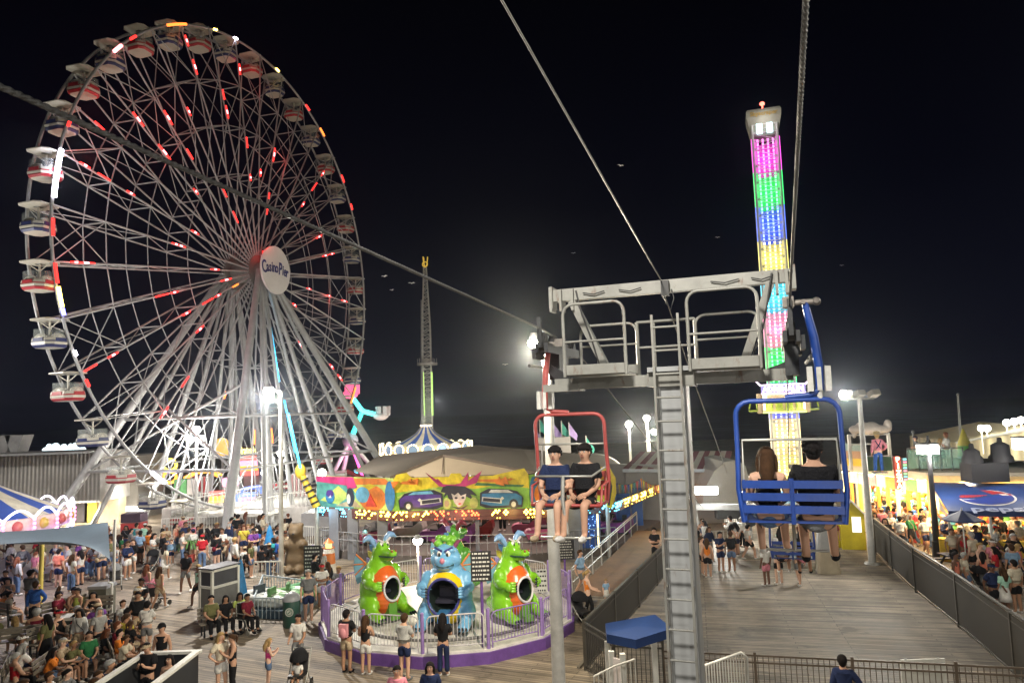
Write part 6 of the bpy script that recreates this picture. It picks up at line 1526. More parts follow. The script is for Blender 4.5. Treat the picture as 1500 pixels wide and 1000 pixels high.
for z in (zt_ - .06, zt_ - .55): m.box(((a.x + b.x) / 2, 39, z), (b.x - a.x - .15, .10, .07))
m.build('frame', pole_white, t)
q = P(1275, 628, 39); me = meta([((0, 0, 0), (.75, .35, .28)), ((-.8, 0, .02), (.35, .25, .22)), ((-.45, 0, .22), (.3, .22, .2)), ((.7, 0, -.02), (.4, .25, .2)), ((.95, 0, .2), (.2, .2, .3)), ((.05, 0, .2), (.35, .2, .2)), ((-.9, 0, -.15), (.12, .1, .3)), ((-.5, 0, -.25), (.10, .1, .28)), ((.3, 0, -.25), (.10, .1, .25))], .06)
me.materials.append(mat('sculpture_pale', (.55, .50, .44), .5, 0, .15, 2)); o = link('animal_sculpture', me); o.location = (q.x, 39, q.z - .02); tag(o, 'pale lumpy animal sculpture on top of the white frame behind the farmer statue', 'sculpture')
# dark roof plant
q = P(1436, 700, 35.2); t = thing('roof_plant', 'dark rooftop machinery with two domed units above the blue awning', 'roof plant', (q.x, 35.4, ztop)); a, b = P(1412, 700, 35.2), P(1466, 700, 35.2); m = MB(); m.box(((a.x + b.x) / 2, 35.0, ztop + .1), (b.x - a.x, .9, .9)); m.build('plinth', mat('plant_black', (.010, .010, .014), .7), t)
for px, r_, h_ in ((1424, .36, .55), (1466, .42, .8)):
    c = P(px, 690, 35.2); m = MB(); m.lathe([(r_ * 1.3, 0), (r_ * 1.25, .25), (r_, .35), (r_ * .95, h_), (r_ * .5, h_ + .12), (.12, h_ + .15), (.1, h_ + .35), (0, h_ + .38)], 16, (c.x, 35.1, ztop + .55)); m.build('unit', MC['plant_black'], t)
# beige corrugated hall far right with flood lights
a, b = P(1404, 690, 56), P(1540, 690, 50); t = thing('corrugated_hall', 'large beige corrugated hall with a sloping roof line at the far right', 'building', (a.x, a.y, 0))
za, zb_ = P(1404, 648, 56).z, P(1540, 624, 50).z
m = MB(); m.add([V((a.x, a.y, 0)), V((b.x, b.y, 0)), V((b.x, b.y, zb_)), V((a.x, a.y, za))] + [V((a.x + 3, a.y + 12, 0)), V((b.x + 3, b.y + 12, 0)), V((b.x + 3, b.y + 12, zb_)), V((a.x + 3, a.y + 12, za))], [(0, 1, 2, 3), (3, 2, 6, 7), (0, 3, 7, 4), (1, 5, 6, 2)]); m.build('wall', ribs('beige_ribs', (.52, .46, .30), (.28, .25, .17), (.9, 0, 0), .55, .15), t)
m = MB(); m.bar(V((a.x, a.y - .05, za)), V((b.x, b.y - .05, zb_)), .14, .14); m.build('eave', grey_paint, t)
area((a.x + 2.5, 44, 7.2), (a.x + 4.0, 54, 3.5), 4200, 2, 2, (1, .92, .72), 'hall_fill_light')  # unseen area lamp added to brighten the hall wall
for px, py, Y, lb in ((1437, 627, 54, 'first'), (1445, 627, 54, 'second'), (1474, 619, 53, 'third'), (1485, 617, 52.5, 'fourth'), (1495, 615, 52, 'rightmost')):
    q = P(px, py, Y); t = thing('roof_flood', lb + ' from the left in the row of white flood lights along the beige hall roof', 'flood light', (q.x, Y, q.z - 1.8), 0, 'flood lights on the beige hall'); m = MB(); m.cyl((q.x, Y, q.z - 1.9), (q.x, Y, q.z), .05, n=6); m.build('stem', white_paint, t); m = MB(); m.sph((q.x, Y - .05, q.z), (.28, .2, .24), 10, 6); m.build('lens', bulb_white, t)
for px, py0, py1, Y, lb in ((1337, 632, 668, 44, 'thin grey mast beside the box lamp'), (1404, 578, 668, 46, 'tall leaning grey mast left of the beige hall')):
    a, b = P(px - (0 if px < 1400 else 1), py0, Y), P(px + 4, py1, Y); t = thing('mast', lb, 'mast', (b.x, b.y, ztop)); m = MB(); m.cyl(b - V((0, 0, 1.5)), a, .10, .05, 8); m.build('pole', grey_paint, t); m = MB(); m.sph(a, (.09, .09, .09), 8, 6); m.build('cap', grey_paint, t)
q = P(1413, 656, 44); t = thing('painted_cone', 'green, yellow and blue painted finial left of the beige hall', 'finial', (q.x, 44, ztop)); m = MB(); m.lathe([(.05, 1.45), (.32, .7), (.36, .45)], 8, (q.x, 44, q.z - .3)); m.use(1); m.lathe([(.36, .45), (.42, -.2)], 8, (q.x, 44, q.z - .3)); m.use(2); m.lathe([(.42, -.2), (.40, -.6), (.0, -.6)], 8, (q.x, 44, q.z - .3)); m.build('finial', [mat('fin_yellow', (.5, .45, .04), .5), mat('fin_green', (.10, .40, .06), .5), mat('fin_blue', (.06, .18, .4), .5)], t); m = MB(); m.cyl((q.x, 44, ztop), (q.x, 44, q.z - .8), .3, n=10); m.build('stand', cream, t)
# blue soda awning with its globe emblem
wa0, wa1, wf0, wf1 = P(1362, 706, 36.2), P(1530, 708, 34.4), P(1389, 748, 32.0), P(1575, 748, 30.2)
t = thing('soda_stand', 'food stand under a dark blue awning with a red, white and blue globe emblem', 'food stand', (wf0.x, wf0.y, 0))
awn = mat('awning_blue', (.010, .035, .15), .55, 0, .2, .8, .1)
m = MB(); m.add([wa0, wa1, wf1, wf0] + [p - V((0, 0, .05)) for p in (wa0, wa1, wf1, wf0)], [(0, 3, 2, 1), (4, 5, 6, 7), (0, 4, 7, 3), (3, 7, 6, 2), (2, 6, 5, 1)])
m.extr([wf0 + V((0, -.02, .0)), wf1 + V((0, -.02, 0)), wf1 + V((0, -.02, -.24)), wf0 + V((0, -.02, -.24))], (0, .03, 0))
aw = m.build('awning', awn, t)
wx = (wf1 - wf0).normalized(); wu = ((wa0 + wa1) / 2 - (wf0 + wf1) / 2); wu = (wu - wx * wu.dot(wx)).normalized(); Lw = (wf1 - wf0).length
EC = P(1445, 729, (32.0 + 36.2) / 2 - 1.0)
nn = wx.cross(wu).normalized(); EC = EC - nn * (EC - wf0).dot(nn) + nn * .02
AM = frame_matrix(EC, wx, wu); a_, b_ = 1.13, 1.28
def emb(pts, z): return [AM @ V((x, y, z)) for x, y in pts]
m = MB(); el_ = lambda s: [(a_ * s * math.cos(2 * math.pi * k / 40), b_ * s * math.sin(2 * math.pi * k / 40)) for k in range(40)]
m.use(0); m.extr(emb(el_(1.0), 0), nn * .01)
def wave_band(sgn):
    out = []
    for k in range(41):
        t_ = math.pi * k / 40; out.append((a_ * .92 * math.cos(t_), sgn * b_ * .92 * math.sin(t_)))
    edge = []
    for k in range(25):
        x = -a_ * .90 + 1.8 * a_ * k / 24; edge.append((x, sgn * .14 + .30 * math.sin((x / a_) * 2.4) + .12))
    return out[1:-1] + edge
m.use(1); m.extr(emb(wave_band(1), .012), nn * .008); m.use(2); m.extr(emb(wave_band(-1), .012), nn * .008)
link('emblem', m.data('emblem', [mat('emblem_white', (.55, .52, .48), .5), mat('emblem_red', (.30, .02, .03), .5), mat('emblem_blue', (.012, .03, .20), .5)]), aw)
m = MB(); m.mesh(text_mesh('pepsi', 1.05, .02, .02), AM @ Matrix.Translation((.15, -1.85, .012))); link('lettering', m.data('lettering', mat('awning_letter', (.30, .34, .50), .5)), aw)
m = MB(); m.add([wa0 + V((-.02, 0, 0)), wf0 + V((-.02, 0, -.2)), V((wa0.x - .02, wa0.y, wf0.z - .3))], [(0, 1, 2)]); m.add([wa0 + V((-.05, 0, 0)), wf0 + V((-.05, 0, -.2)), V((wa0.x - .05, wa0.y, wf0.z - .3))], [(2, 1, 0)]); m.build('side_canvas', mat('side_canvas', (.60, .55, .46), .7), t)
m = MB(); m.bar(wa0 + V((0, .3, -1.6)), wa1 + V((0, .3, -1.6)), .1, 3.8); m.build('back_wall', mat('stand_back', (.60, .42, .18), .6, 0, .4, .9), t)
m = MB(); r = random.Random(9)
for k in range(150):
    q = wa0.lerp(wa1, r.random()); m.use(r.randrange(8)); m.box((q.x, q.y - .0 + r.uniform(-.1, .1), r.uniform(.9, 2.6)), (r.uniform(.15, .6), .06 + r.random() * .1, r.uniform(.1, .45)))
m.build('menu_boards', prz, t)
m = MB(); m.bar(V((wf0.x + .4, wf0.y + 1.6, .5)), V((wf1.x, wf1.y + 1.6, .5)), .5, 1.0); m.build('counter', prz[1], t)
m = MB()
for f in (.01, .35, .68): q = wf0.lerp(wf1, f); m.cyl((q.x, q.y + .1, 0), (q.x, q.y + .1, wf0.z - .1), .05, n=8)
m.build('posts', white_paint, t)
mm = (wa0 + wa1) / 2
area((mm.x - 2.4, mm.y - 1.1, 2.75), (mm.x - 2.4, mm.y, 1), 330, 3, .5, (1, .66, .30), 'stand_light'); area((mm.x + 1.4, mm.y - 1.3, 2.75), (mm.x + 1.4, mm.y, 1), 300, 3, .5, (1, .66, .30), 'stand_light')
m = MB()
for k in range(16): q = wa0.lerp(wa1, (k + .5) / 16); m.sph((q.x, q.y - .5, 2.72), (.07,) * 3, 6, 4)
m.build('bulbs', bulb_warm, t)
q = P(1410, 762, 30.5); t = thing('cafe_umbrella', 'dark blue cafe umbrella open under the soda stand awning', 'umbrella', (q.x, 30.5, 0)); m = MB(); zt_ = q.z + .12; m.lathe([(.02, .30), (.4, .12), (.78, -.06), (.78, -.12)], 8, (q.x, 30.5, zt_), False); m.build('canopy', mat('umbrella_navy', (.012, .03, .12), .6), t); m = MB(); m.cyl((q.x, 30.5, 0), (q.x, 30.5, zt_ + .4), .03, n=8); m.cyl((q.x, 30.5, 0), (q.x, 30.5, .08), .3, n=14); m.build('pole', white_paint, t)
for px, Y, lb in ((1405, 31.3, 'left'), (1450, 30.6, 'middle'), (1490, 29.8, 'right')):
    q = P(px, 790, Y); t = thing('picnic_table', 'dark picnic table in the crowd below the blue awning, the %s one' % lb, 'table', (q.x, Y, 0), rad(10)); t2 = V((q.x, Y, 0)); m = MB(); m.box(t2 + V((0, 0, .74)), (1.6, .75, .05)); m.build('table_top', mat('table_navy', (.04, .05, .10), .5), t)
    for s in (-1, 1): m = MB(); m.box(t2 + V((0, s * .68, .44)), (1.6, .28, .05)); m.build('bench', MC['table_navy'], t); m = MB(); m.bar(t2 + V((.6, s * .7, 0)), t2 + V((.5, s * .2, .72)), .06, .06); m.bar(t2 + V((-.6, s * .7, 0)), t2 + V((-.5, s * .2, .72)), .06, .06); m.build('leg', dark_steel, t)
# ================================================================ left side buildings and rides
a, b = P(-60, 700, 52), P(147, 700, 52); zt_, zb_ = P(60, 664, 52).z, P(60, 738, 52).z
t = thing('corrugated_shed', 'long grey corrugated shed with tube lights under its edge, far left', 'building', (a.x, 52, 0))
m = MB(); m.box(((a.x + b.x) / 2, 54, (zt_ + zb_) / 2), (b.x - a.x, 4, zt_ - zb_)); m.build('upper_wall', ribs('grey_ribs', (.36, .35, .33), (.19, .185, .175), (1.1, 0, 0), .55, .35), t)
m = MB(); m.box(((a.x + b.x) / 2, 51.9, zt_ + .06), (b.x - a.x + .1, 4.2, .14)); m.build('coping', grey_paint, t)
m = MB(); m.box(((a.x + b.x) / 2, 55, zb_ / 2), (b.x - a.x, 1, zb_)); m.build('shop_wall', mat('shop_tan', (.40, .32, .20), .6, 0, .35, .6), t)
m = MB(); q0, q1 = P(34, 742, 51.6), P(92, 742, 51.6); m.box(((q0.x + q1.x) / 2, 51.9, q0.z), (q1.x - q0.x, .1, .32)); q2, q3 = P(-60, 742, 51.6), P(20, 742, 51.6); m.box(((q2.x + q3.x) / 2, 51.9, q2.z), (q3.x - q2.x, .1, .28)); m.build('tube_light', glow('tube_light', (1, .96, .9), 6), t)
m = MB()
for k, px in enumerate((40, 62, 78, 100, 118, 132)): q = P(px, 760, 54.3); m.use(k % 3); m.box((q.x, 54.4, .95), (.9, .1, 1.5))
m.build('shop_front', [mat('shop_orange', (.6, .3, .08), .5), mat('shop_dark', (.05, .04, .04), .5), mat('shop_yellow', (.6, .45, .05), .5)], t)
area(((q0.x + q1.x) / 2, 51.3, zb_ - .1), ((q0.x + q1.x) / 2, 52, 0), 1100, 7, .6, (1, .93, .8), 'tube_light_lamp')
for px, hw in ((10, 1), (26, 1.3)):
    q = P(px, 650, 53); tt = thing('roof_hopper', 'grey wedge shaped roof vent on the corrugated shed, the %s one' % ('left' if px < 15 else 'right'), 'roof vent', (q.x, 53, zt_)); m = MB(); z1 = P(px, 637, 53).z; m.extr([(q.x - .25, 52.6, zt_ + .14), (q.x + .25, 52.6, zt_ + .14), (q.x + .5 * hw, 52.6, z1), (q.x - .55 * hw, 52.6, z1)], (0, 1.2, 0)); m.build('hood', mat('vent_grey', (.28, .28, .28), .5), tt)
a, b = P(143, 700, 55), P(212, 700, 57); zt_ = P(180, 668, 56).z
t = thing('sided_building', 'pale lap sided building behind the lower left gondolas', 'building', (a.x, 56, 0)); m = MB(); m.box(((a.x + b.x) / 2, 58, zt_ / 2), (b.x - a.x, 4, zt_)); m.build('wall', ribs('pale_lap', (.40, .37, .32), (.22, .21, .19), (0, 0, 16), .6, .2), t)
m = MB(); q0, q1 = P(150, 747, 55), P(205, 746, 55.5); m.bar(V((q0.x, 55.9, q0.z)), V((q1.x, 55.9, q1.z)), .1, .35); m.build('tube_light', MC['tube_light'], t)
m = MB(); q0, q1 = P(128, 745, 54.9), P(158, 745, 54.9); m.bar(V((q0.x, 55.2, 1.2)), V((q1.x, 55.2, 1.2)), .1, 2.3); m.build('lit_shop_panel', glow('lit_shop', (1, .62, .34), .55), t)
area((P(180, 745, 54).x, 54, 2.7), (P(180, 745, 54).x, 55, 0), 500, 5, .5, (1, .93, .8), 'tube_light_lamp')
# lit plume behind the gondola, modelled as glowing spheres on a stand
m = MB()
for k in range(26): q = P(rng.uniform(66, 125), rng.uniform(652, 662), 66); m.sph(q, (rng.uniform(.18, .42),) * 3, 7, 5)
t = m.build('lit_plume', glow('plume_glow', (.75, .95, 1), 2.2)); tag(t, 'lit plume of cold white glowing balls above the left shed roof', 'lights'); 
m = MB(); q = P(95, 660, 66); m.cyl((q.x, 66, 0), (q.x, 66, q.z + .2), .1, n=8); m.bar(P(66, 660, 66), P(126, 660, 66), .1, .1); o = m.build('stand', grey_paint, None); o.parent = t; KIDS.setdefault(t, []).append(o)
# left carousel
CC = P(-62, 745, 36); zc_ = P(40, 772, 34).z; CX, CY = CC.x, 36.0; RWc = P(78, 780, 36).x - CX
t = thing('kiddie_carousel', 'carousel at the far left with a blue and white canopy and neon crown', 'carousel', (CX, CY, 0))
m = MB(); NSEG = 22; ap = zc_ + 2.75
for k in range(NSEG):
    m.use(k % 2); a0, a1 = 2 * math.pi * k / NSEG, 2 * math.pi * (k + 1) / NSEG; prev = None
    for f in [0, .25, .5, .75, 1]:
        r_ = .2 + (RWc * .96 - .2) * f; z_ = ap - (ap - zc_ - .35) * (f ** .8); cur = [V((CX + r_ * math.cos(a), CY + r_ * math.sin(a), z_)) for a in (a0, a1)]
        if prev: m.add([prev[0], prev[1], cur[1], cur[0]], [(0, 1, 2, 3)])
        prev = cur
m.build('canopy', [cb, mat('canopy_cream', (.60, .57, .46), .7)], t)
m = MB(); m.lathe([(RWc * .96, zc_ + .35), (RWc, zc_ + .35), (RWc * 1.0, zc_ - .35), (RWc * .9, zc_ - .42)], 44, (CX, CY, 0)); cr_ = m.build('crown', mat('crown_panel', (.50, .36, .30), .5, 0, .35, 1.5), t)
m = MB(); m2 = MB(); m3 = MB()
for k in range(22):
    a0 = 2 * math.pi * k / 22; pts = []
    for j in range(9): a = a0 + (2 * math.pi / 22) * j / 8; pts.append(V((CX + RWc * 1.03 * math.cos(a), CY + RWc * 1.03 * math.sin(a), zc_ + .35 + .42 * math.sin(math.pi * j / 8))))
    m.tube(pts, .05, 6); pts = [V((p.x, p.y, zc_ - .38 - .16 * math.sin(math.pi * j / 8))) for j, p in enumerate(pts)]; m2.tube(pts, .05, 6)
    for j in range(4): m3.sph(V((CX + RWc * 1.04 * math.cos(a0), CY + RWc * 1.04 * math.sin(a0), zc_ - .3 + .2 * j)), (.08,) * 3, 6, 4)
    c_ = V((CX + RWc * 1.02 * math.cos(a0 + .14), CY + RWc * 1.02 * math.sin(a0 + .14), zc_ + .05))
for nm, mm_, mt in (('neon_top', m, glow('neon_white', (.9, .82, 1), 4)), ('neon_bottom', m2, glow('neon_violet', (.45, .40, 1), 4)), ('neon_pink', m3, glow('neon_pink', (1, .22, .65), 3.5))): link(nm, mm_.data(nm, mt), cr_)
for k in range(22):
    m = MB(); a0 = 2 * math.pi * (k + .5) / 22; c_ = V((CX + RWc * 1.0 * math.cos(a0), CY + RWc * 1.0 * math.sin(a0), zc_ + .02)); m.sph(c_, (.24, .24, .27), 10, 6); m.build('shield', mat('shield_gold', (.45, .32, .06), .4) if k % 2 else mat('shield_red', (.42, .10, .08), .4), t)
m = MB()
for k in range(11): a0 = 2 * math.pi * k / 11; m.cyl((CX + RWc * .9 * math.cos(a0), CY + RWc * .9 * math.sin(a0), 0), (CX + RWc * .9 * math.cos(a0), CY + RWc * .9 * math.sin(a0), zc_ - .3), .05, n=6)
m.cyl((CX, CY, 0), (CX, CY, ap), 1.0, n=20); m.build('poles', cream, t)
m = MB(); m.cyl((CX, CY, 0), (CX, CY, .3), RWc * .98, n=40); m.build('platform', mat('carousel_deck', (.25, .22, .2), .6), t)
point((P(60, 775, 33).x, 32.0, zc_), 260, (.8, .75, 1), .4, 'neon_light')
# shade sail with its yellow post
yb = G(59, 884); ypz = P(57, 795, yb.y).z
t = thing('shade_sail', 'blue grey shade sail stretched to a yellow post at the left', 'shade sail', (yb.x, yb.y, 0))
C1, C2, C3, C4 = P(158, 764, 31), P(161, 819, 24.5), P(-60, 803, 25), P(-50, 779, 31); m = MB(); N = 14; vs = []
for i in range(N + 1):
    for j in range(N + 1):
        u, v = i / N, j / N; top = C4.lerp(C1, u) - V((0, 0, .12 * math.sin(math.pi * u))); bot = C3.lerp(C2, u) + V((0, 1.6 * math.sin(math.pi * u), .10 * math.sin(math.pi * u))); vs.append(bot.lerp(top, v) - V((0, 0, .30 * math.sin(math.pi * v) * math.sin(math.pi * u))))
m.add(vs, [(i * (N + 1) + j, (i + 1) * (N + 1) + j, (i + 1) * (N + 1) + j + 1, i * (N + 1) + j + 1) for i in range(N) for j in range(N)], True); m.build('sail', mat('sail_blue_grey', (.14, .20, .26), .75, 0, .12, .7, .08), t)
m = MB(); m.cyl((yb.x, yb.y, 0), (yb.x, yb.y, ypz + .25), .09, n=10); m.build('post', mat('post_yellow', (.55, .44, .10), .5), t)
m = MB(); m.cyl((C1.x + .3, C1.y, 0), (C1.x + .3, C1.y, C1.z + .1), .06, n=8); m.cyl(C2, (C1.x + .3, C1.y, 1.2), .015, n=5); m.build('far_post', pole_white, t)
# ride clutter behind and under the ferris wheel
def sign_board(px0, py0, px1, py1, Y, label, bm_, words=None, lm=None, legs=True, tilt=0, ws_=.55):
    a, b = P(px0, py0, Y), P(px1, py1, Y); cx, cz = (a.x + b.x) / 2, (a.z + b.z) / 2; t = thing('ride_sign', label, 'sign', (cx, Y, 0)); m = MB()
    m.box((cx, Y, cz), (abs(b.x - a.x), .2, abs(a.z - b.z))); m.build('board', bm_, t)
    if words:
        m = MB()
        for i, wd in enumerate(words):
            M = frame_matrix((cx, Y - .13, cz + (len(words) / 2 - i - .5) * abs(a.z - b.z) / len(words)), (1, 0, 0)); tm = text_mesh(wd, 1.0, .04, .014); wdt = max(v.co.x for v in tm.vertices) - min(v.co.x for v in tm.vertices)
            k = abs(b.x - a.x) * .94 / wdt; m.mesh(tm, M @ Matrix.Diagonal((k, abs(a.z - b.z) / len(words) * .95, 1, 1)))
        m.build('lettering', lm, t)
    if legs:
        for x in (a.x + .2, b.x - .2): m = MB(); m.cyl((x, Y + .15, 0), (x, Y + .15, cz), .09, n=6); m.build('leg', grey_paint, t)
    return t
dk_ = mat('sign_back', (.03, .02, .03), .5)
sign_board(349, 652, 399, 666, 76, 'two colour neon sign reading Pirates Hideaway behind the ferris wheel legs', dk_, ['Pirates Hideaway'], glow('sign_letter_yel', (1, .85, .15), 5))
def lit_block(px0, py0, px1, py1, Y, label, mats_, bands=4, cat='ride front', vertical=False):
    a, b = P(px0, py0, Y), P(px1, py1, Y); t = thing('ride_booth', label, cat, ((a.x + b.x) / 2, Y, 0)); m = MB(); w_ = b.x - a.x; h_ = a.z - b.z
    for k in range(bands):
        m.use(k % len(mats_))
        if vertical: m.box((a.x + w_ * (k + .5) / bands, Y + .4, b.z + h_ / 2), (w_ / bands - .05, 1.0, h_))
        else: m.box((a.x + w_ / 2, Y + .4, b.z + h_ * (k + .5) / bands), (w_, 1.0, h_ / bands - .05))
    m.build('front_panel', mats_, t); m = MB(); m.box((a.x + w_ / 2, Y + 1.2, b.z / 2 + .1), (w_ * .9, .5, max(.2, b.z)))
    m.build('base', grey_paint, t); return t
gr = glow('panel_red', (1, .12, .10), 1.6); go_ = glow('panel_orange', (1, .38, .05), 2.0); gy = glow('panel_yellow', (1, .75, .1), 2.0); gb_ = glow('panel_blue', (.15, .25, 1), 1.6); gp = glow('panel_pink', (1, .35, .6), 1.6); gg_ = mat('panel_green', (.08, .30, .09), .5); wh_ = mat('panel_white', (.52, .50, .48), .5, 0, .25, 1); gw = mat('panel_grey', (.35, .35, .36), .5, 0, .2, 1); rdp = mat('panel_red_paint', (.45, .05, .05), .4); blp = mat('panel_blue_paint', (.10, .16, .40), .4)
lit_block(350, 668, 376, 696, 72, 'red and orange lit ride front below the neon sign', [gr, go_, gp, gr], 4)
lit_block(255, 702, 284, 724, 58, 'green ride front left of the central wheel legs', [gg_, gg_, wh_], 3, vertical=True)
lit_block(284, 698, 305, 728, 60, 'red and white striped ride front right of the green one', [rdp, wh_], 6, vertical=True)
lit_block(306, 720, 322, 740, 56, 'orange and red lit booth beside the front wheel leg', [gy, go_, gr], 3)
lit_block(326, 700, 344, 738, 62, 'blue lit booth behind the front wheel leg', [gb_, wh_, gp], 3)
lit_block(350, 722, 372, 742, 60, 'pink and blue lit low ride front under the wheel', [wh_, gp, gb_], 3)
lit_block(205, 722, 226, 742, 60, 'yellow lettered booth at the left wheel legs', [gy, dk_, gw], 3)
lit_block(396, 708, 425, 742, 64, 'red and white ride front right of the low white lamp', [rdp, wh_, gw, rdp], 4)
lit_block(424, 695, 452, 735, 60, 'pink ride front with vertical bars left of the gold arm', [wh_, mat('panel_rose', (.5, .2, .24), .5)], 9, vertical=True)
lit_block(470, 690, 505, 712, 66, 'pale pink striped ride canopy behind the pendulum frame', [wh_, mat('panel_pinkish', (.5, .3, .34), .5)], 6)
lit_block(178, 782 - 30, 206, 792, 50, 'blue and red poster panel behind the crowd under the wheel', [mat('poster_blue', (.10, .30, .50), .5), rdp, mat('poster_dark', (.08, .05, .08), .5)], 3)
t = thing('flower_sign', 'orange and yellow lit flower shaped sign left of the wheel legs', 'sign', (P(238, 690, 60).x, 60, 0)); c = P(238, 690, 60)
for k in range(4):
    a = rad(45 + 90 * k); q = c + V((.85 * math.cos(a), 0, .7 * math.sin(a))); m = MB(); m.tube([q + V((.55 * math.cos(j * .52), 0, .45 * math.sin(j * .52))) for j in range(12)], .13, 6, True); m.build('loop', go_ if k % 2 else gy, t)
m = MB(); m.cyl((c.x, 60.2, 0), c + V((0, .2, 0)), .12, n=8); m.build('post', grey_paint, t)
t = thing('bow_sign', 'small orange lit bow shaped sign high behind the wheel', 'sign', (P(325, 656, 75).x, 75, 0)); c = P(325, 656, 75); m = MB(); m.sph(c, (.9, .3, 1.1), 10, 6); m.build('bow', glow('bow_orange', (.9, .5, .12), .9), t); m = MB(); m.cyl((c.x, 75.2, 0), c, .12, n=8); m.build('post', grey_paint, t)
# curved lit coaster rails
for k, (pts, mt, lb) in enumerate((([(270, 700), (285, 692), (305, 690), (320, 697)], go_, 'orange lit coaster rail left of the wheel hub legs'), ([(345, 722), (360, 715), (375, 713), (385, 722)], gb_, 'blue lit coaster rail right of the front wheel leg'), ([(505, 690), (530, 700), (550, 712), (563, 722)], mat('rail_red_paint', (.5, .08, .1), .4), 'red coaster rail curving down behind the pendulum frame'))):
    Y = 68; q = [P(x, y, Y) for x, y in pts]; t = thing('coaster_rail', lb, 'coaster track', (q[0].x, Y, 0)); m = MB(); m.tube(q, .16, 6); m.tube([p + V((0, .9, 0)) for p in q], .12, 6); m.build('rail', mt, t); m = MB(); [m.cyl((p.x, p.y + .4, 0), p + V((0, .4, 0)), .1, n=6) for p in q]; m.build('support', grey_paint, t)
# white stairs, decks and fences in front of the wheel
def picket(p, q, h, label, mt, n=None):
    p, q = V((p.x, p.y, 0)), V((q.x, q.y, 0)); t = thing('picket_fence', label, 'fence', p); L = (q - p).length; n = n or int(L / .16); m = MB(); m.bar(p + V((0, 0, h)), q + V((0, 0, h)), .05, .06); m.bar(p + V((0, 0, .2)), q + V((0, 0, .2)), .05, .06); m.build('rail', mt, t); m = MB()
    for k in range(n + 1): a = p.lerp(q, k / n); m.bar(a, a + V((0, 0, h)), .03, .03)
    m.build('bars', mt, t); return t
for i, (x0, y0, x1, y1, h, lb) in enumerate(((236, 790, 330, 786, 1.3, 'white picket fence under the left wheel legs'), (335, 788, 425, 784, 1.3, 'white picket fence between the front wheel leg and the lamp post'), (430, 800, 500, 806, 1.2, 'white picket fence behind the bear figure'), (80, 812, 160, 800, 1.2, 'grey picket fence at the carousel queue'), (372, 852, 412, 851, .9, 'white picket fence by the boat pool, far side'))): picket(G(x0, y0), G(x1, y1), h, lb, white_paint if i != 3 else grey_paint)
for (x0, y0, x1, y1, Y, lb, mt) in ((236, 745, 352, 786, 53, 'white boarded ride deck under the wheel, left part', wh_), (352, 745, 452, 788, 52, 'white boarded ride deck under the wheel, right part', wh_), (440, 752, 500, 790, 46, 'pale stepped ride deck left of the mural ride', gw)):
    a, b = P(x0, y0, Y), P(x1, y1, Y); t = thing('ride_deck', lb, 'deck', (a.x, Y, 0)); m = MB(); m.box(((a.x + b.x) / 2, Y + 1.5, max(.3, a.z) / 2), (b.x - a.x - .1, 3, max(.3, a.z))); m.build('deck', mt, t); m = MB(); z = max(.3, a.z)
    for k in range(int((b.x - a.x) / .3)): m.cyl((a.x + .15 + k * .3, Y + .05, z), (a.x + .15 + k * .3, Y + .05, z + 1.0), .022, n=4)
    m.bar((a.x, Y + .05, z + 1.0), (b.x, Y + .05, z + 1.0), .05, .05); m.build('railing', white_paint, t)
# palm plant by the crowd
q = G(278, 823); t = thing('palm_plant', 'small green palm plant among the crowd under the wheel', 'plant', q); m = MB(); r = random.Random(3)
for k in range(26):
    a = r.uniform(0, 6.28); L = r.uniform(.6, 1.0); z0_ = .9; pts = [q + V((L * f * math.cos(a), L * f * math.sin(a), z0_ + .9 * f - 1.1 * f * f + r.uniform(0, .1))) for f in (0, .3, .6, .85, 1)]
    for p0_, p1_ in zip(pts, pts[1:]):
        s_ = V((-math.sin(a), math.cos(a), 0)) * .05; m.add([p0_ - s_, p0_ + s_, p1_ + s_ * .7, p1_ - s_ * .7], [(0, 1, 2, 3)])
m.build('fronds', mat('palm_green', (.07, .17, .04), .5, 0, .3, 4), t); m = MB(); m.cyl(q, q + V((0, 0, .95)), .10, .08, 8); m.build('trunk', mat('palm_trunk', (.14, .10, .06), .8), t); m = MB(); m.cyl(q, q + V((0, 0, .4)), .22, .28, 12); m.build('pot', mat('pot_red', (.4, .06, .05), .6), t)
# bear figure, lighthouse, queue signs
q = G(434, 838); me = meta([((0, 0, .6), (.52, .45, .62)), ((0, 0, 1.3), (.48, .42, .5)), ((0, -.05, 1.95), (.36, .34, .36)), ((0, -.3, 1.88), (.18, .18, .14)), ((-.45, -.2, 1.35), (.16, .3, .2)), ((.45, -.2, 1.35), (.16, .3, .2)), ((-.26, 0, 2.24), (.12, .08, .12)), ((.26, 0, 2.24), (.12, .08, .12)), ((-.25, -.35, .2), (.22, .35, .2)), ((.25, -.35, .2), (.22, .35, .2))], .07)
me.materials.append(mat('bear_brown', (.10, .065, .03), .7, 0, .2, 3)); o = link('bear_figure', me); o.location = q; tag(o, 'big brown seated bear figure by the path between lamp post and notice board', 'statue'); m = MB(); m.sph((0, -.48, 1.9), (.07, .05, .05), 8, 5); [m.sph((s * .13, -.33, 2.03), (.04, .03, .04), 8, 5) for s in (-1, 1)]; x_ = m.build('face', black_plastic, None); x_.parent = o; KIDS.setdefault(o, []).append(x_)
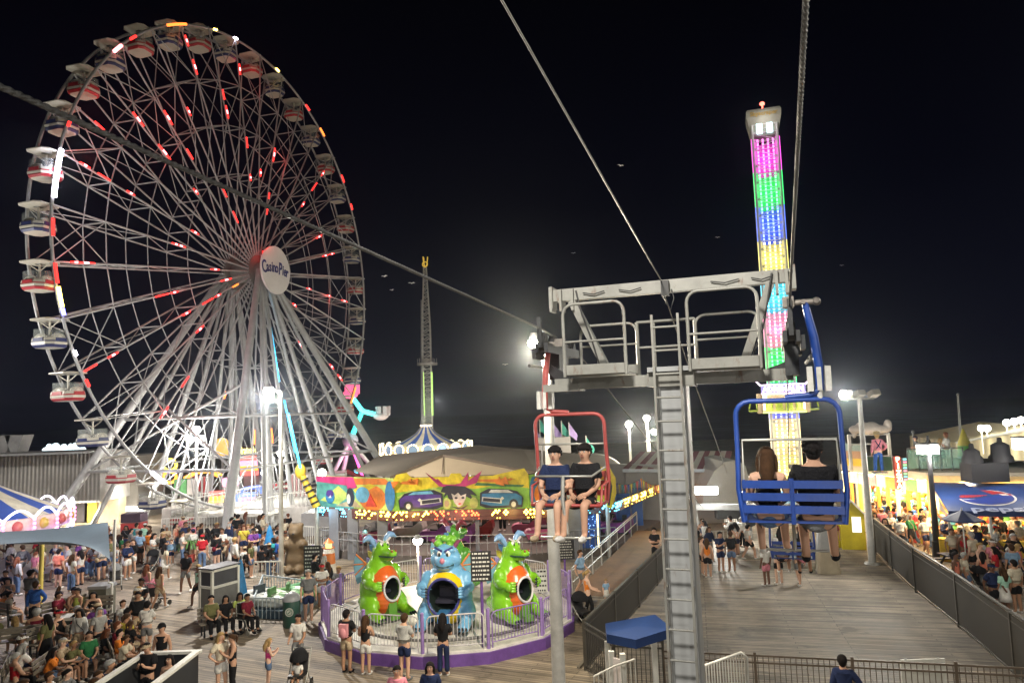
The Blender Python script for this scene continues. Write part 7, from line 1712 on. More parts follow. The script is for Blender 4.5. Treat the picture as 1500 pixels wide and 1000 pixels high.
q = G(482, 850); t = thing('model_lighthouse', 'small white and orange model lighthouse left of the dragon ride', 'model lighthouse', q); zt_ = P(482, 790, q.y).z; m = MB(); m.lathe([(.34, 0), (.30, zt_ * .42)], 16, q); m.lathe([(.27, zt_ * .68), (.22, zt_ * .80)], 16, q); m.build('base', white_paint, t); m = MB(); m.lathe([(.30, zt_ * .42), (.27, zt_ * .68)], 16, q); m.build('band', mat('light_orange', (.55, .16, .03), .5), t); m = MB(); m.lathe([(.14, zt_ * .80), (.14, zt_ * .92)], 12, q); m.build('lantern', glow('lantern_amber', (1, .6, .15), 2.5), t); m = MB(); m.lathe([(.24, zt_ * .92), (.02, zt_ * 1.04)], 12, q); m.lathe([(.28, zt_ * .79), (.28, zt_ * .81)], 12, q); m.build('cap', mat('cap_orange', (.5, .14, .03), .5), t)
# grey and white booth box, folded blue umbrella, boat pool
g0 = G(293, 906); bw_, bh_ = .66, 1.80; t = thing('booth_box', 'white framed booth box with dark panels beside the folded blue umbrella', 'booth', g0, rad(-28), None, True)
m = MB()
for x in (0, bw_ , ):
    for y in (0, 1.2): m.box((x, y, bh_ / 2), (.09, .09, bh_))
for z in (.05, bh_ * .66, bh_): 
    for y in (0, 1.2): m.box((bw_ / 2, y, z), (bw_ - .09, .08, .09))
    for x in (0, bw_): m.box((x, .6, z), (.08, 1.1, .09))
m.build('frame', white_paint, t); m = MB(); m.box((bw_ / 2, .01, bh_ * .34), (bw_ - .1, .03, bh_ * .6)); m.box((bw_ - .01, .6, bh_ * .34), (.03, 1.1, bh_ * .6)); m.build('lower_panel', mat('booth_grey', (.13, .13, .13), .6, 0, .2, 2), t); m = MB(); m.box((bw_ / 2, .012, bh_ * .83), (bw_ - .1, .03, bh_ * .28)); m.box((bw_ - .012, .6, bh_ * .83), (.03, 1.1, bh_ * .28)); m.box((bw_ / 2, .6, bh_ + .075), (bw_ + .15, 1.35, .05)); m.build('upper_panel', mat('booth_dark', (.03, .032, .045), .5, 0, .2, 3), t)
ub = G(352, 893); t = thing('folded_umbrella', 'folded bright blue umbrella by the booth box', 'umbrella', ub); zt_ = P(350, 818, ub.y).z; m = MB(); pr = []
for k in range(16): pass
m.lathe([(.02, zt_), (.10, zt_ - .18), (.17, zt_ - .7), (.25, zt_ - 1.15), (.30, zt_ - 1.4), (.20, zt_ - 1.42)], 9, ub, False); m.build('canopy', mat('umbrella_blue', (.01, .16, .38), .6, 0, .25, 6, .2), t); m = MB(); m.cyl(ub, ub + V((0, 0, zt_ + .12)), .03, n=8); m.cyl(ub, ub + V((0, 0, .1)), .28, n=14); m.build('pole', dark_steel, t)
q = P(349, 788, 36.5); ub = V((q.x, 36.5, 0)); t = thing('folded_umbrella', 'folded bright blue umbrella further back in the crowd by the lamp post', 'umbrella', ub); zt_ = P(395, 768, 36.5).z; x_ = P(395, 790, 36.5).x; ub.x = x_; t.location.x = x_; PW[t] = Matrix.Translation(ub); m = MB(); m.lathe([(.02, zt_), (.10, zt_ - .18), (.2, zt_ - .6), (.28, zt_ - .95), (.2, zt_ - .97)], 9, ub, False); m.build('canopy', MC['umbrella_blue'], t); m = MB(); m.cyl(ub, ub + V((0, 0, zt_ + .1)), .03, n=8); m.build('pole', dark_steel, t)
pl_ = [G(372, 905), G(440, 908), G(468, 880), G(385, 868)]; t = thing('boat_pool', 'low fenced boat pool with dark water behind the green bin', 'pool', pl_[0]); m = MB(); m.extr(pl_, (0, 0, .30)); m.build('basin', mat('pool_teal', (.02, .05, .08), .3, 0, .3, 2), t); m = MB()
for a, b in zip(pl_, pl_[1:] + pl_[:1]):
    m.bar(a + V((0, 0, .75)), b + V((0, 0, .75)), .05, .05); n = int((b - a).length / .17)
    for k in range(n): q = a.lerp(b, k / n); m.cyl(q, q + V((0, 0, .75)), .018, n=5)
m.build('fence', mat('pool_fence', (.32, .38, .42), .5), t)
for k, (px, py, c, lb) in enumerate(((385, 880, 'white', 'white and black bumper boat in the pool near the folded umbrella'), (405, 884, 'pale', 'pale bumper boat in the middle of the pool'), (430, 876, 'green', 'lime green bumper boat in the pool behind the bin'), (452, 868, 'mint', 'mint green bumper boat at the right end of the pool'))):
    q = G(px, py, .3); t = thing('bumper_boat', lb, 'boat', (q.x, q.y, .3), rad(20 * k - 30), None, True); m = MB(); m.tube([(.75 * math.cos(a), .55 * math.sin(a), .18) for a in [2 * math.pi * j / 20 for j in range(20)]], .2, 8, True); m.build('tube', mat('boat_' + c, dict(white=(.55, .55, .52), pale=(.4, .42, .4), green=(.10, .28, .07), mint=(.13, .32, .17))[c], .35), t); m = MB(); m.sph((0, 0, .12), (.62, .42, .24), 12, 6); m.box((-.2, 0, .45), (.12, .5, .35)); m.build('hull', mat('boat_hull_' + c, (.05, .06, .08) if c == 'white' else (.08, .2, .07), .4), t)
def bin_(p, label, col, rnd=True, emblem=False, h=1.15, w_=.30, hood=None):
    t = thing('litter_bin', label, 'bin', p); m = MB()
    if rnd: m.lathe([(w_ * .9, 0), (w_, .05), (w_ * 1.02, h * .8), (w_ * .98, h * .82)], 20, p)
    else: m.box(p + V((0, 0, h * .45)), (w_ * 1.9, w_ * 1.9, h * .9))
    m.build('body', mat('bin_' + col[0], col[1], .5, 0, .2, 2), t); m = MB()
    if rnd: m.lathe([(w_ * 1.06, h * .80), (w_ * 1.06, h * .86), (w_ * .7, h), (.05, h * 1.06), (0, h * 1.06)], 20, p)
    else: m.box(p + V((0, 0, h * .95)), (w_ * 2.05, w_ * 2.05, h * .09))
    m.build('lid', hood or mat('bin_lid_grey', (.25, .26, .28), .4), t)
    if emblem:
        M = frame_matrix(p + V((.02, -w_ * 1.03, h * .5)), (1, 0, 0)); m = MB(); m.extr([M @ V((.15 * math.cos(a), .15 * math.sin(a), 0)) for a in [k * .314 for k in range(20)]], (0, -.01, 0)); m.use(1); m.tube([M @ V((.10 * math.cos(a), .10 * math.sin(a), .012)) for a in [k * .314 for k in range(20)]], .012, 5, True)
        m.tube([M @ V((x, .035 * math.sin(x * 40), .014)) for x in [-.06 + k * .01 for k in range(13)]], .014, 5); m.build('emblem', [mat('emblem_pale', (.5, .52, .48), .5), mat('emblem_green', (.02, .14, .07), .5)], t)
    return t
bin_(G(427, 917), 'dark green round litter bin with a pale round emblem by the boat pool', ('green', (.012, .055, .04)), True, True)
bin_(G(149, 903), 'square olive grey bin cabinet with a white post on the open boardwalk', ('olive', (.10, .10, .08)), False, False, 1.25, .36)
q = G(163, 905); m = MB(); m.cyl(q, q + V((0, 0, 1.15)), .05, n=8); m.tube([q + V((0, 0, 1.15)), q + V((.02, 0, 1.3)), q + V((-.15, 0, 1.35))], .04, 6); m.cyl(q, q + V((0, 0, .06)), .16, n=10); tag(m.build('white_standpipe', white_paint), 'short white standpipe right beside the square olive bin', 'standpipe')
bin_(G(102, 945), 'dark green square bin with pale edges among the seated crowd', ('greenbox', (.03, .05, .045)), False, False, 1.0, .30, white_paint)
# white framed stall front right, benches
sx0, sx1 = P(212, 958, 19.6), P(289, 958, 19.6); t = thing('framed_pen', 'dark walled pen with white top rails at the bottom holding three people', 'pen', (sx0.x, 19.6, 0)); zt_ = sx0.z; wdt = sx1.x - sx0.x
m = MB(); m.box((sx0.x + wdt / 2, 19.6, zt_ / 2), (wdt, .06, zt_)); m.box((sx0.x, 17.9, zt_ / 2), (.06, 3.4, zt_)); m.box((sx1.x, 17.9, zt_ / 2), (.06, 3.4, zt_)); m.build('wall', mat('pen_dark', (.02, .022, .026), .5, 0, .2, 2), t); m = MB(); m.box((sx0.x + wdt / 2, 19.6, zt_ + .03), (wdt + .2, .14, .07)); m.box((sx0.x, 17.9, zt_ + .035), (.14, 3.26, .07)); m.box((sx1.x, 17.9, zt_ + .035), (.16, 3.26, .07)); m.build('top_rail', white_paint, t)
seat_wood = mat('bench_wood', (.20, .175, .14), .6, 0, .25, 3)
def bench(p, rz, label):
    t = thing('bench', label, 'bench', p, rz, 'slatted benches in the seating area', True); m = MB()
    for y in (-.18, -.06, .06): m.box((0, y, .44), (1.8, .10, .035))
    m.build('seat', seat_wood, t); m = MB()
    for z in (.62, .76, .88): m.box((0, .17 + (z - .6) * .2, z), (1.8, .03, .10))
    m.build('backrest', seat_wood, t)
    for x in (-.75, .75): m = MB(); m.box((x, -.14, .21), (.05, .05, .42)); m.bar((x, .17, 0), (x, .24, .92), .05, .05); m.bar((x, -.16, .40), (x, .18, .40), .05, .04); m.build('leg', dark_steel, t)
    return t
# ================================================================ gulls caught in the light
for k, (px, py, Y, lb) in enumerate(((909, 243, 46, 'white gull high between the cable and the drop tower'), (1051, 348, 70, 'tiny white gull left of the drop tower above the lift beam'), (840, 371, 75, 'tiny gull left of the signal cable'), (740, 534, 55, 'white gull low in the dark sky left of the white lamp pole'), (563, 405, 48, 'white gull just right of the ferris wheel, the upper one'), (603, 415, 52, 'white gull close to the top of the lattice swing tower'), (574, 425, 60, 'white gull right of the ferris wheel, the lower one'), (1233, 389, 80, 'faint gull right of the drop tower'))):
    q = P(px, py, Y); t = thing('gull', lb, 'gull', q, rng.uniform(-.6, .6), None, True); t.scale = (.42,) * 3
    m = MB(); m.tube([(0, -.24, 0), (0, -.18, .01), (0, 0, .02), (0, .16, .01), (0, .30, 0)], [.02, .05, .075, .05, .015], 8); m.sph((0, -.24, .02), (.045, .06, .045), 8, 6); m.build('body', mat('gull_white', (.8, .8, .8), .6), t)
    for sx in (-1, 1): m = MB(); m.extr([(sx * .04, -.10, .03), (sx * .30, -.14, .16), (sx * .62, .02, .08), (sx * .60, .06, .08), (sx * .28, .06, .15), (sx * .04, .10, .03)], (0, 0, .012)); m.build('wing', MC['gull_white'], t)
    point(q + V((0, -1.2, -.9)), 0.01, name='none') if False else None
# ================================================================ pushchairs and wheelchair
def stroller(p, rz, label, hood='black'):
    t = thing('pushchair', label, 'pushchair', p, rz, None, True); m = MB()
    for x in (-.25, .25): m.tube([(x, -.38, .1), (x, .05, .5), (x, .42, 1.02)], .016, 6); m.tube([(x, .32, .12), (x, .02, .55)], .016, 6)
    m.tube([(-.25, .42, 1.02), (.25, .42, 1.02)], .02, 6); m.build('frame', steel, t); m = MB(); m.box((0, -.06, .46), (.42, .42, .07)); m.box((0, .20, .70), (.42, .07, .5), Matrix.Rotation(rad(-18), 3, 'X')); m.box((0, -.32, .26), (.40, .16, .04)); m.build('seat', black_plastic, t)
    m = MB(); m.sph((0, .08, .82), (.25, .34, .32), 14, 7, None, .05); m.build('hood', cloth(hood), t)
    for x in (-.27, .27):
        for y, r_ in ((-.38, .10), (.32, .13)): m = MB(); m.cyl((x - .02, y, r_), (x + .02, y, r_), r_, n=14); m.build('wheel', black_plastic, t)
    return t
# ================================================================ people
TOPC = ['white', 'black', 'navy', 'grey', 'pale_grey', 'red', 'pink', 'coral', 'blue', 'light_blue', 'green', 'yellow', 'orange', 'purple', 'tan', 'teal', 'maroon', 'cream', 'olive', 'mint']
TOPW = [12, 13, 6, 5, 4, 2, 2, 2, 2, 2, 1, 1, 1, 1, 2, 1, 2, 2, 1, 1]
BOTC = [('shorts', 'black'), ('shorts', 'denim'), ('shorts', 'tan'), ('shorts', 'navy'), ('trousers', 'black'), ('trousers', 'denim'), ('trousers', 'grey'), ('skirt', 'white'), ('skirt', 'black'), ('shorts', 'grey'), ('shorts', 'white')]
HW = ['black', 'black', 'brown', 'brown', 'brown', 'blond', 'auburn', 'black', 'grey']
word = lambda c: c.replace('_', ' ')
TOPN = {'tee': 't-shirt', 'tank': 'vest', 'jacket': 'jacket'}
used = {}
def plabel(pose, fem, top, bot, hair, cap, zone, scale):
    who = 'child' if scale < .8 else 'person'
    s = '%s in %s %s, %s %s' % (who, word(top[1]), TOPN[top[0]], word(bot[1]), bot[0])
    if cap: s += ', %s cap' % word(cap)
    else: s += ', %s %s hair' % (('long' if hair[0] == 'long' else 'tied' if hair[0] == 'pony' else 'short'), hair[1])
    return s + ', ' + zone
def rnd_person(p, zone, group, poses, r, face_dir=None, top=None, bot=None, rz=None, scale=None):
    for attempt in range(40):
        fem = r.random() < .5; pose = r.choice(poses)
        tp = top or ((r.choice(['tee', 'tee', 'tank', 'jacket']) if fem else r.choice(['tee', 'tee', 'tee', 'jacket'])), r.choices(TOPC, TOPW)[0])
        bt = bot or r.choice(BOTC)
        if bt[0] == 'skirt' and not fem: bt = ('shorts', 'black')
        hr = (r.choice(['long', 'pony', 'long']) if fem else 'short', r.choice(HW)); cp = r.choice(['black', 'white', 'navy', 'red', 'tan']) if (not fem and r.random() < .25) else None
        sc_ = scale or (r.uniform(.9, 1.06) if r.random() > .10 else r.uniform(.6, .76))
        lab = plabel(pose, fem, tp, bt, hr, cp, zone, sc_)
        if lab not in used: break
    used[lab] = 1
    return person(pose, p, r.uniform(0, 6.28) if rz is None else rz + r.uniform(-.5, .5), lab, group, fem, r.randrange(len(SKIN)), tp, bt, hr, r.choice(['white', 'black', 'grey', 'tan']), sc_, cap=cp, wide=r.choice([.94, 1, 1, 1.06, 1.16, 1.24]), bag=r.choice(['black', 'tan', 'grey', 'maroon']) if r.random() < .28 and pose not in ('sit', 'rest') else None)
taken = []
def free(p, d):
    for q in taken:
        if (q - p).length < d: return False
    taken.append(p); return True
def scatter(n, poly, zone, group, poses, seed, z=0.0, d=.55, rz=None):
    r = random.Random(seed); k = 0; tries = 0
    while k < n and tries < n * 60:
        tries += 1; (x0, y0, x1, y1) = poly[r.randrange(len(poly))]; px, py = r.uniform(x0, x1), r.uniform(y0, y1); p = G(px, py, z)
        if not free(p, d): continue
        rnd_person(p, zone, group, poses, r, rz=rz); k += 1
def one(px, py, pose, toward, label, fem, top, bot, hair, sk=0, shoes='white', scale=1.0, cap=None, z=0.0, group=None):
    """feet at the pixel's ground point; toward = compass degrees, 0 looks at the camera, 90 to the right, 180 away"""
    p = G(px, py, z); taken.append(p)
    return person(pose, p, rad(toward), label, group, fem, sk, top, bot, hair, shoes, scale, cap=cap, face=True)
# named foreground figures, left to right
one(323, 1018, 'hip', 60, 'blond girl in a white top hugging the girl in black at the bottom', True, ('tee', 'cream'), ('shorts', 'white'), ('long', 'blond'), 0)
one(341, 1018, 'phone', -60, 'girl in a black jumpsuit hugging the blond girl at the bottom', True, ('tank', 'black'), ('trousers', 'black'), ('pony', 'brown'), 1, 'black', .98)
one(393, 1006, 'phone', 120, 'blond little girl in a hot pink top and denim shorts alone on the boardwalk', True, ('tank', 'hot_pink'), ('shorts', 'denim'), ('long', 'blond'), 5, 'white', .80)
sp = G(437, 1012); one(437, 984, 'push', 0, 'woman in a white top pushing a pushchair towards the camera', True, ('tee', 'white'), ('shorts', 'grey'), ('pony', 'black'), 2)
stroller(sp, rad(0), 'dark pushchair with a seated child pushed by the woman in white', 'black')
person('sit', (sp.x, sp.y - .05, .10), 0, 'small child in a white top sitting in the dark pushchair', None, True, 2, ('tee', 'white'), ('shorts', 'grey'), ('short', 'black'), 'grey', .62)
o = one(508, 985, 'fold', 165, 'person in black t-shirt and tan shorts with a pink backpack at the dragon railing', False, ('tee', 'black'), ('shorts', 'tan'), ('short', 'black'), 2, 'black')
m = MB(); m.box((0, .17, 1.25), (.26, .12, .36)); m.sph((0, .20, 1.18), (.13, .09, .16), 10, 6); [m.tube([(s * .1, .1, 1.42), (s * .12, -.06, 1.44), (s * .12, -.12, 1.25)], .02, 5) for s in (-1, 1)]
bk = m.build('backpack', mat('backpack_pink', (.6, .25, .28), .6)); bk.location = o.location; bk.rotation_euler = o.rotation_euler; tag(bk, 'pink backpack worn by the person in black at the dragon railing', 'backpack')
one(536, 988, 'fold', 172, 'woman with long brown hair and white shorts at the dragon railing', True, ('tank', 'black'), ('shorts', 'white'), ('long', 'brown'), 1)
one(593, 996, 'phone', 160, 'person in grey t-shirt and navy shorts looking down before the blue dragon', False, ('tee', 'pale_grey'), ('shorts', 'navy'), ('short', 'brown'), 0, 'grey', 1.02)
one(650, 990, 'fold', 178, 'woman in dark clothes with long black hair standing before the blue dragon', True, ('tee', 'black'), ('trousers', 'navy'), ('long', 'black'), 1, 'white', 1.04)
one(452, 912, 'stand', 20, 'man in a slate t-shirt and navy shorts by the green bin wearing sunglasses', False, ('tee', 'grey'), ('shorts', 'navy'), ('short', 'grey'), 0, 'white', 1.06)
one(632, 1078, 'stand', 0, 'dark haired girl at the bottom edge with only her head in the frame', True, ('tee', 'navy'), ('shorts', 'black'), ('long', 'black'), 0)
one(583, 1084, 'stand', 0, 'dark haired child at the bottom edge left of the other cropped head', True, ('tee', 'pink'), ('shorts', 'black'), ('pony', 'black'), 1)
p_ = G(1242, 1045); o = one(1242, 1082, 'hip', 160, 'person in a navy jacket at the bottom edge before the brown railing', False, ('jacket', 'navy'), ('trousers', 'black'), ('short', 'black'), 1)
one(862, 905, 'push', 100, 'woman in a tan top leaning over a black pushchair beside the screened fence', True, ('tank', 'orange'), ('trousers', 'black'), ('pony', 'blond'), 5)
stroller(G(853, 915), rad(40), 'large black pushchair beside the dark screened fence', 'black')
one(889, 886, 'stand', 20, 'toddler in a light blue top walking by the screened fence', True, ('tee', 'light_blue'), ('skirt', 'white'), ('short', 'blond'), 5, 'white', .58)
one(852, 872, 'walk', 60, 'person in a grey blue top next to the handrail of the brown ramp', False, ('tee', 'light_blue'), ('shorts', 'grey'), ('short', 'brown'), 0)
one(961, 830, 'fold', -40, 'man in dark clothes standing on top of the brown access ramp', False, ('tee', 'black'), ('trousers', 'black'), ('short', 'black'), 1)
# lift queue and deck
for k, (px, py, pose, rz, lb, fem, tp, bt, hr) in enumerate((
 (1030, 842, 'fold', 90, 'person in tan top and black shorts first in the lift queue near the tower', True, ('tank', 'tan'), ('shorts', 'black'), ('pony', 'brown')),
 (1038, 846, 'stand', 160, 'person in orange vest and black shorts in the lift queue', True, ('tank', 'orange'), ('shorts', 'black'), ('long', 'brown')),
 (1057, 838, 'phone', 20, 'seated looking person in navy in the lift queue', False, ('tee', 'navy'), ('shorts', 'navy'), ('short', 'black')),
 (1073, 838, 'stand', 170, 'person in a black printed t-shirt and denim shorts waiting by the queue rail', False, ('tee', 'black'), ('shorts', 'denim'), ('short', 'brown')),
 (1124, 858, 'stand', 200, 'person in white top and pink shorts beside the far chair legs', True, ('tee', 'white'), ('shorts', 'pink'), ('pony', 'brown')),
 (1142, 856, 'fold', 180, 'person with white trainers standing under the far chair', False, ('tee', 'grey'), ('shorts', 'black'), ('short', 'black')),
 (1172, 857, 'walk', 180, 'person in tan shorts stepping forward under the far chair', False, ('tee', 'tan'), ('shorts', 'grey'), ('short', 'brown')),
 (1207, 830, 'fold', -60, 'woman in a white top leaning by the podium bin', True, ('tee', 'pale_grey'), ('shorts', 'denim'), ('long', 'black')),
 (1224, 812, 'stand', -20, 'person in maroon beside the yellow hut', True, ('tee', 'maroon'), ('trousers', 'black'), ('long', 'black')))):
    one(px, py, pose, rz, lb, fem, tp, bt, hr, k % 6)
scatter(10, [(1022, 800, 1110, 822)], 'behind the queue rail', 'people in the lift queue', ['stand', 'fold', 'phone', 'walk'], 11, d=.5)
scatter(3, [(1120, 815, 1220, 830)], 'behind the far chair', 'people in the lift queue', ['stand', 'fold'], 12, d=.5)
# promenade crowd on the right
for k, (px, py, pose, rz, lb, fem, tp, bt, hr, cp) in enumerate((
 (1322, 812, 'stand', 150, 'person in a white t-shirt close to the fence by the black lamp post', False, ('tee', 'white'), ('shorts', 'black'), ('short', 'black'), None),
 (1358, 812, 'walk', 10, 'person in a white top and navy shorts left of the black lamp post', False, ('tee', 'white'), ('shorts', 'navy'), ('short', 'brown'), None),
 (1399, 836, 'walk', 0, 'man in a cream t-shirt and black shorts walking towards the camera', False, ('tee', 'cream'), ('shorts', 'black'), ('short', 'brown'), None),
 (1416, 838, 'walk', 8, 'man in a red vest top walking beside the man in cream', False, ('tank', 'red'), ('shorts', 'red'), ('short', 'black'), None),
 (1434, 830, 'stand', 0, 'person in navy t-shirt behind the man in red', False, ('tee', 'navy'), ('shorts', 'black'), ('short', 'brown'), None),
 (1441, 858, 'push', 15, 'woman in a coral top pushing the black pushchair in the promenade crowd', True, ('tank', 'coral'), ('shorts', 'denim'), ('pony', 'blond'), None),
 (1459, 858, 'stand', 5, 'man in a pink t-shirt and white cap behind the black pushchair', False, ('tee', 'pink'), ('shorts', 'tan'), ('short', 'brown'), 'white'),
 (1488, 868, 'stand', 170, 'person in a pale blue t-shirt at the right edge of the crowd', False, ('tee', 'light_blue'), ('shorts', 'grey'), ('short', 'brown'), None),
 (1492, 898, 'stand', 190, 'person in a cream t-shirt and black shorts seen from behind near the fence', False, ('tee', 'cream'), ('shorts', 'black'), ('short', 'black'), None),
 (1475, 905, 'stand', 185, 'person in a mint dress seen from behind close to the fence', True, ('tee', 'mint'), ('skirt', 'white'), ('long', 'brown'), None),
 (1459, 905, 'walk', 10, 'boy in a navy cap and navy top just over the fence', False, ('tee', 'navy'), ('shorts', 'black'), ('short', 'black'), 'navy'))):
    one(px, py, pose, rz, lb, fem, tp, bt, hr, k % 6, 'white', 1.0, cp)
stroller(G(1440, 872), rad(10), 'black pushchair in the middle of the promenade crowd', 'black')
scatter(26, [(1298, 800, 1390, 812), (1385, 808, 1500, 830), (1440, 838, 1500, 868)], 'below the blue awning', 'promenade crowd', ['stand', 'walk', 'fold', 'phone', 'walk'], 21, d=.6)
scatter(31, [(1282, 786, 1395, 800), (1380, 795, 1500, 812)], 'near the game booths', 'promenade crowd', ['stand', 'walk', 'fold', 'phone'], 22, d=.5)
scatter(22, [(1276, 774, 1345, 788), (1330, 780, 1400, 793)], 'far up the promenade', 'promenade crowd', ['stand', 'walk', 'fold'], 23, d=.45)
scatter(9, [(1400, 870, 1425, 885), (1425, 845, 1470, 880)], 'beside the screened fence', 'promenade crowd', ['stand', 'sit', 'walk'], 24, d=.7)
# crowd under the ferris wheel
for k, (px, py, pose, rz, lb, fem, tp, bt, hr, cp) in enumerate((
 (85, 862, 'stand', 175, 'person in a coral t-shirt seen from behind near the yellow post', False, ('tee', 'coral'), ('shorts', 'navy'), ('short', 'black'), None),
 (104, 868, 'stand', 170, 'person in a white ombre top and jeans seen from behind', True, ('tee', 'white'), ('trousers', 'denim'), ('long', 'brown'), None),
 (24, 872, 'stand', 160, 'person in a pale grey jacket left of the yellow post', True, ('jacket', 'pale_grey'), ('trousers', 'denim'), ('long', 'auburn'), None),
 (50, 925, 'hip', 200, 'man in a bright blue jacket with a hand on his hip', False, ('jacket', 'blue'), ('trousers', 'black'), ('short', 'brown'), None),
 (186, 848, 'fold', 60, 'person in navy jacket and white shorts in the walking crowd', False, ('jacket', 'navy'), ('shorts', 'white'), ('short', 'brown'), None),
 (205, 828, 'stand', 178, 'person in a light blue t-shirt and black shorts seen from behind under the wheel', False, ('tee', 'light_blue'), ('shorts', 'black'), ('short', 'black'), None),
 (219, 826, 'stand', 178, 'person in an orange t-shirt under the wheel', False, ('tee', 'orange'), ('shorts', 'tan'), ('short', 'brown'), None),
 (240, 850, 'walk', 170, 'person in a cream top with dark hair in the walking crowd', True, ('tee', 'cream'), ('skirt', 'white'), ('long', 'black'), None),
 (272, 868, 'walk', 0, 'man in a black printed t-shirt and grey shorts walking to the camera', False, ('tee', 'black'), ('shorts', 'grey'), ('short', 'black'), None),
 (214, 888, 'walk', 170, 'woman in a pink dress with auburn hair on the open boardwalk', True, ('tank', 'pink'), ('skirt', 'pink'), ('long', 'auburn'), None),
 (233, 892, 'walk', 165, 'slim girl in a tan top and shorts beside the woman in pink', True, ('tank', 'tan'), ('shorts', 'tan'), ('long', 'brown'), None),
 (290, 888, 'walk', -30, 'person half hidden left of the booth box', True, ('tank', 'mint'), ('shorts', 'black'), ('long', 'blond'), None),
 (296, 836, 'stand', 200, 'person in a red t-shirt and jeans seen from behind near the palm', False, ('tee', 'red'), ('trousers', 'denim'), ('short', 'brown'), 'red'),
 (201, 946, 'stand', 30, 'man in black t-shirt and tan trousers standing at the right of the seating', False, ('tee', 'black'), ('trousers', 'tan'), ('short', 'black'), None),
 (206, 920, 'fold', 0, 'man in a black t-shirt with a white print facing the camera', False, ('tee', 'black'), ('shorts', 'black'), ('short', 'black'), None),
 (368, 846, 'stand', 90, 'person in a black top and denim shorts behind the boat pool', True, ('tee', 'olive'), ('shorts', 'denim'), ('long', 'brown'), None))):
    one(px, py, pose, rz, lb, fem, tp, bt, hr, (k * 2) % 6, 'white', 1.0, cp)
stroller(G(230, 888), rad(160), 'pushchair with a child on the open boardwalk beside the girl in tan', 'pink'); stroller(G(168, 862), rad(30), 'dark pushchair by the couple in navy', 'grey'); stroller(G(222, 838), rad(-20), 'dark pushchair under the ferris wheel crowd', 'black')
scatter(26, [(0, 838, 120, 858), (110, 835, 200, 850)], 'below the shade sail', 'crowd under the ferris wheel', ['stand', 'walk', 'fold', 'phone', 'walk'], 31, d=.55)
scatter(35, [(150, 808, 330, 832)], 'at the left wheel legs', 'crowd under the ferris wheel', ['stand', 'walk', 'fold', 'phone'], 32, d=.5)
scatter(16, [(330, 806, 425, 832)], 'between wheel leg and lamp', 'crowd under the ferris wheel', ['stand', 'walk', 'fold', 'phone'], 33, d=.5)
scatter(10, [(330, 836, 410, 848)], 'behind the booth box', 'crowd under the ferris wheel', ['stand', 'sit', 'fold'], 34, d=.55)
scatter(8, [(250, 790, 430, 803)], 'at the white picket fence', 'crowd under the ferris wheel', ['stand', 'fold'], 35, d=.5)
scatter(5, [(458, 868, 500, 880), (470, 890, 500, 896)], 'left of the dragons', 'people around the dragon ride', ['stand', 'fold', 'walk'], 36, d=.5)
# seated figures at the mobility scooter by the booth box
wc = G(362, 926); t = thing('mobility_scooter', 'dark wheelchair with big wheels in front of the boat pool', 'wheelchair', wc, rad(60), None, True); m = MB()
for x in (-.30, .30): m.tube([(x + .30 * 0, .05 + .30 * math.cos(a), .31 + .30 * math.sin(a)) for a in [k * .314 for k in range(20)]], .022, 6, True)
m.build('big_wheel', black_plastic, t); m = MB(); m.box((0, -.02, .50), (.46, .44, .06)); m.box((0, .22, .78), (.46, .06, .5)); m.build('seat', black_plastic, t); m = MB()
for x in (-.26, .26): m.tube([(x, .26, 1.0), (x, .22, .5), (x, -.22, .5), (x, -.36, .12)], .018, 6); m.cyl((x - .02, -.34, .09), (x + .02, -.34, .09), .09, n=12); m.cyl((x, -.2, .7), (x, .2, .7), .02, n=6)
m.build('frame', steel, t)
person('sit', (wc.x, wc.y, .06), rad(60), 'person in maroon sitting in the wheelchair before the boat pool', None, True, 3, ('tee', 'maroon'), ('trousers', 'black'), ('short', 'black'), 'black')
bn0 = G(330, 925); bench(bn0, rad(40), 'slatted bench in the shadow of the booth box')
for k, (dx, lb, tp, fem) in enumerate(((-.5, 'person in an olive top on the bench by the booth box', 'olive', False), (0, 'woman in a black top with long hair on the bench by the booth box', 'black', True), (.5, 'person in a lime top on the bench by the booth box', 'lime', True))):
    q = Matrix.Rotation(rad(40), 3, 'Z') @ V((dx, -.02, 0)); person('sit', bn0 + q, rad(40), lb, None, fem, k + 1, ('tee', tp), ('trousers', 'black'), ('long' if fem else 'short', 'black'), 'black')
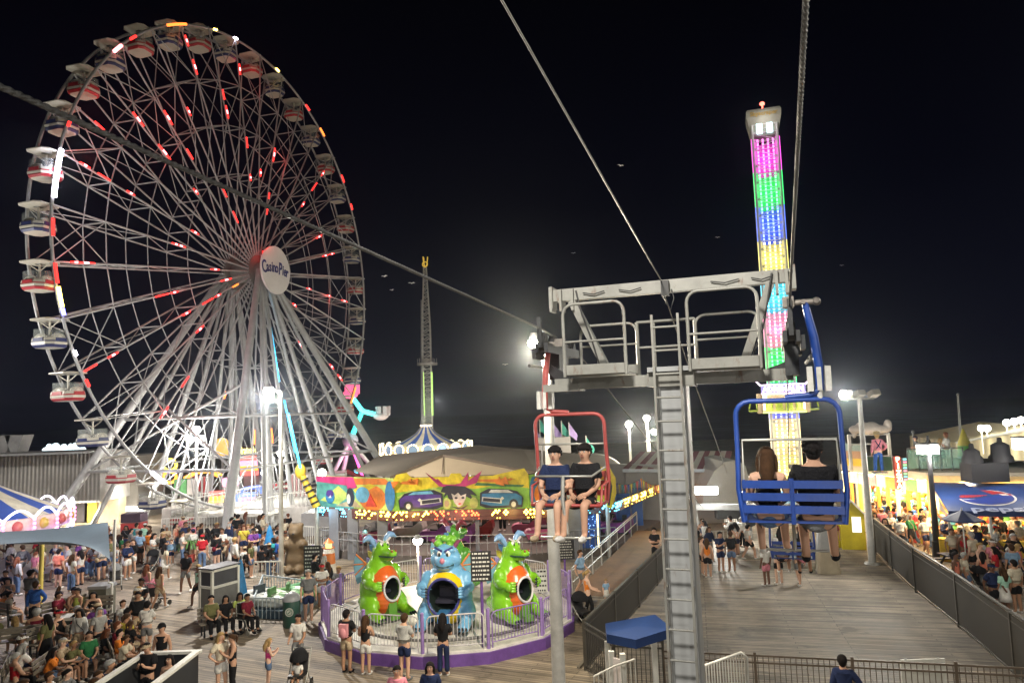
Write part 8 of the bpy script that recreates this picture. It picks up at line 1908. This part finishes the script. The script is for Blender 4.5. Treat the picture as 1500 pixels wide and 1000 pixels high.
# seating area at the bottom left: benches with their sitters
rows = [(22, 1012, 118, 3), (80, 1002, 100, 3), (128, 988, 62, 3), (172, 985, 125, 3), (22, 958, 205, 3), (82, 953, 70, 3), (130, 945, 240, 2), (182, 960, 130, 3), (60, 1062, 75, 3), (140, 1058, 110, 3), (190, 1040, 60, 2), (5, 915, 150, 2), (95, 915, 60, 2), (125, 912, 10, 2)]
r = random.Random(77); wz = ['in the front row of seats', 'beside the framed pen', 'in the middle of the seating area', 'at the left of the seating area', 'near the dark green square bin', 'near the yellow post seats']
seatcol = ['red', 'black', 'yellow', 'orange', 'black', 'white', 'olive', 'navy', 'tan', 'cream', 'grey', 'green', 'maroon', 'navy', 'orange', 'lime', 'black', 'grey', 'purple', 'maroon', 'black', 'black', 'olive', 'red']
for i, (px, py, az, n) in enumerate(rows):
    p = G(px, py); bench(p, rad(az), 'grey slatted bench ' + ['at the lower left corner', 'left of the middle aisle', 'in front of the dark green square bin', 'just left of the framed pen', 'turned away at the left edge', 'behind the man in blue', 'right of the dark green square bin', 'behind the framed pen', 'lowest at the left', 'lowest in the middle', 'lowest beside the framed pen', 'far left by the yellow post', 'by the woman with the straw hat', 'nearest the square olive bin'][i])
    for k in range(n):
        q = Matrix.Rotation(rad(az), 3, 'Z') @ V(((k - (n - 1) / 2) * .56, -.04, 0)); taken.append(p + q); pose = r.choice(['sit', 'sit', 'rest'])
        rnd_person(p + q, 'seated ' + ['at the lower left corner', 'left of the middle aisle', 'in front of the green bin', 'left of the framed pen', 'at the left edge', 'behind the man in blue', 'right of the green bin', 'behind the framed pen', 'low at the left', 'low in the middle', 'low beside the pen', 'by the yellow post', 'by the straw hat', 'by the olive bin'][i], 'seated crowd at the bottom left', [pose], r, top=(r.choice(['tee', 'tank', 'tee']), seatcol[(i * 3 + k * 5) % len(seatcol)]), rz=rad(az), scale=r.uniform(.92, 1.05))
for px, py, lb, tp, cp in ((236, 1008, 'man in a black cap and sleeveless black top inside the framed pen', ('tank', 'black'), 'black'), (215, 1045, 'person in a tan cap bending inside the framed pen', ('tee', 'black'), 'tan'), (247, 1060, 'woman with long dark hair at the bottom of the framed pen', ('tank', 'tan'), None)):
    one(px, py, 'stand' if cp != 'tan' else 'phone', 0, lb, cp is None, tp, ('trousers', 'black'), ('long' if cp is None else 'short', 'black'), 1, 'black', 1.0, cp)
scatter(7, [(150, 935, 215, 965), (60, 965, 200, 1000)], 'standing among the seats', 'seated crowd at the bottom left', ['stand', 'fold', 'phone'], 43, d=.45)
scatter(4, [(0, 890, 130, 905)], 'behind the seating area', 'seated crowd at the bottom left', ['stand', 'fold', 'phone'], 41, d=.6)
# people inside the mural ride and on the terrace
r = random.Random(5)
for k in range(12):
    px = r.uniform(520, 880); q = P(px, 800, r.uniform(43.0, 46.0)); q.z = .42
    rnd_person(q, 'inside the mural ride', 'people inside the mural ride', ['stand', 'fold', 'phone'], r, rz=0)
for k in range(6):
    q = P(1345 + k * 9, 690, 38.3); q.z = ztop; rnd_person(q, 'on the roof terrace', 'people on the roof terrace', ['stand', 'fold', 'phone'], r)
one(343, 792, 'stand', 170, 'person in a mint top standing on the raised deck under the wheel', True, ('tee', 'mint'), ('shorts', 'grey'), ('short', 'black'), 1)
# ================================================================ sea air
m = MB(); m.box((0, 800, 19), (3100, 3500, 50)); hz_ = m.data('haze', [])
hm = bpy.data.materials.new('sea_haze'); hm.use_nodes = True; hn = hm.node_tree; hn.nodes.remove(hn.nodes['Principled BSDF'])
vp = hn.nodes.new('ShaderNodeVolumePrincipled'); vp.inputs['Density'].default_value = .00034; vp.inputs['Color'].default_value = (.78, .87, 1, 1); vp.inputs['Anisotropy'].default_value = .93
hn.links.new(vp.outputs[0], [n for n in hn.nodes if n.type == 'OUTPUT_MATERIAL'][0].inputs['Volume'])
hz_.materials.append(hm); o = link('haze', hz_); o['kind'] = 'stuff'; o['label'] = 'thin night sea haze glowing around the lamps'
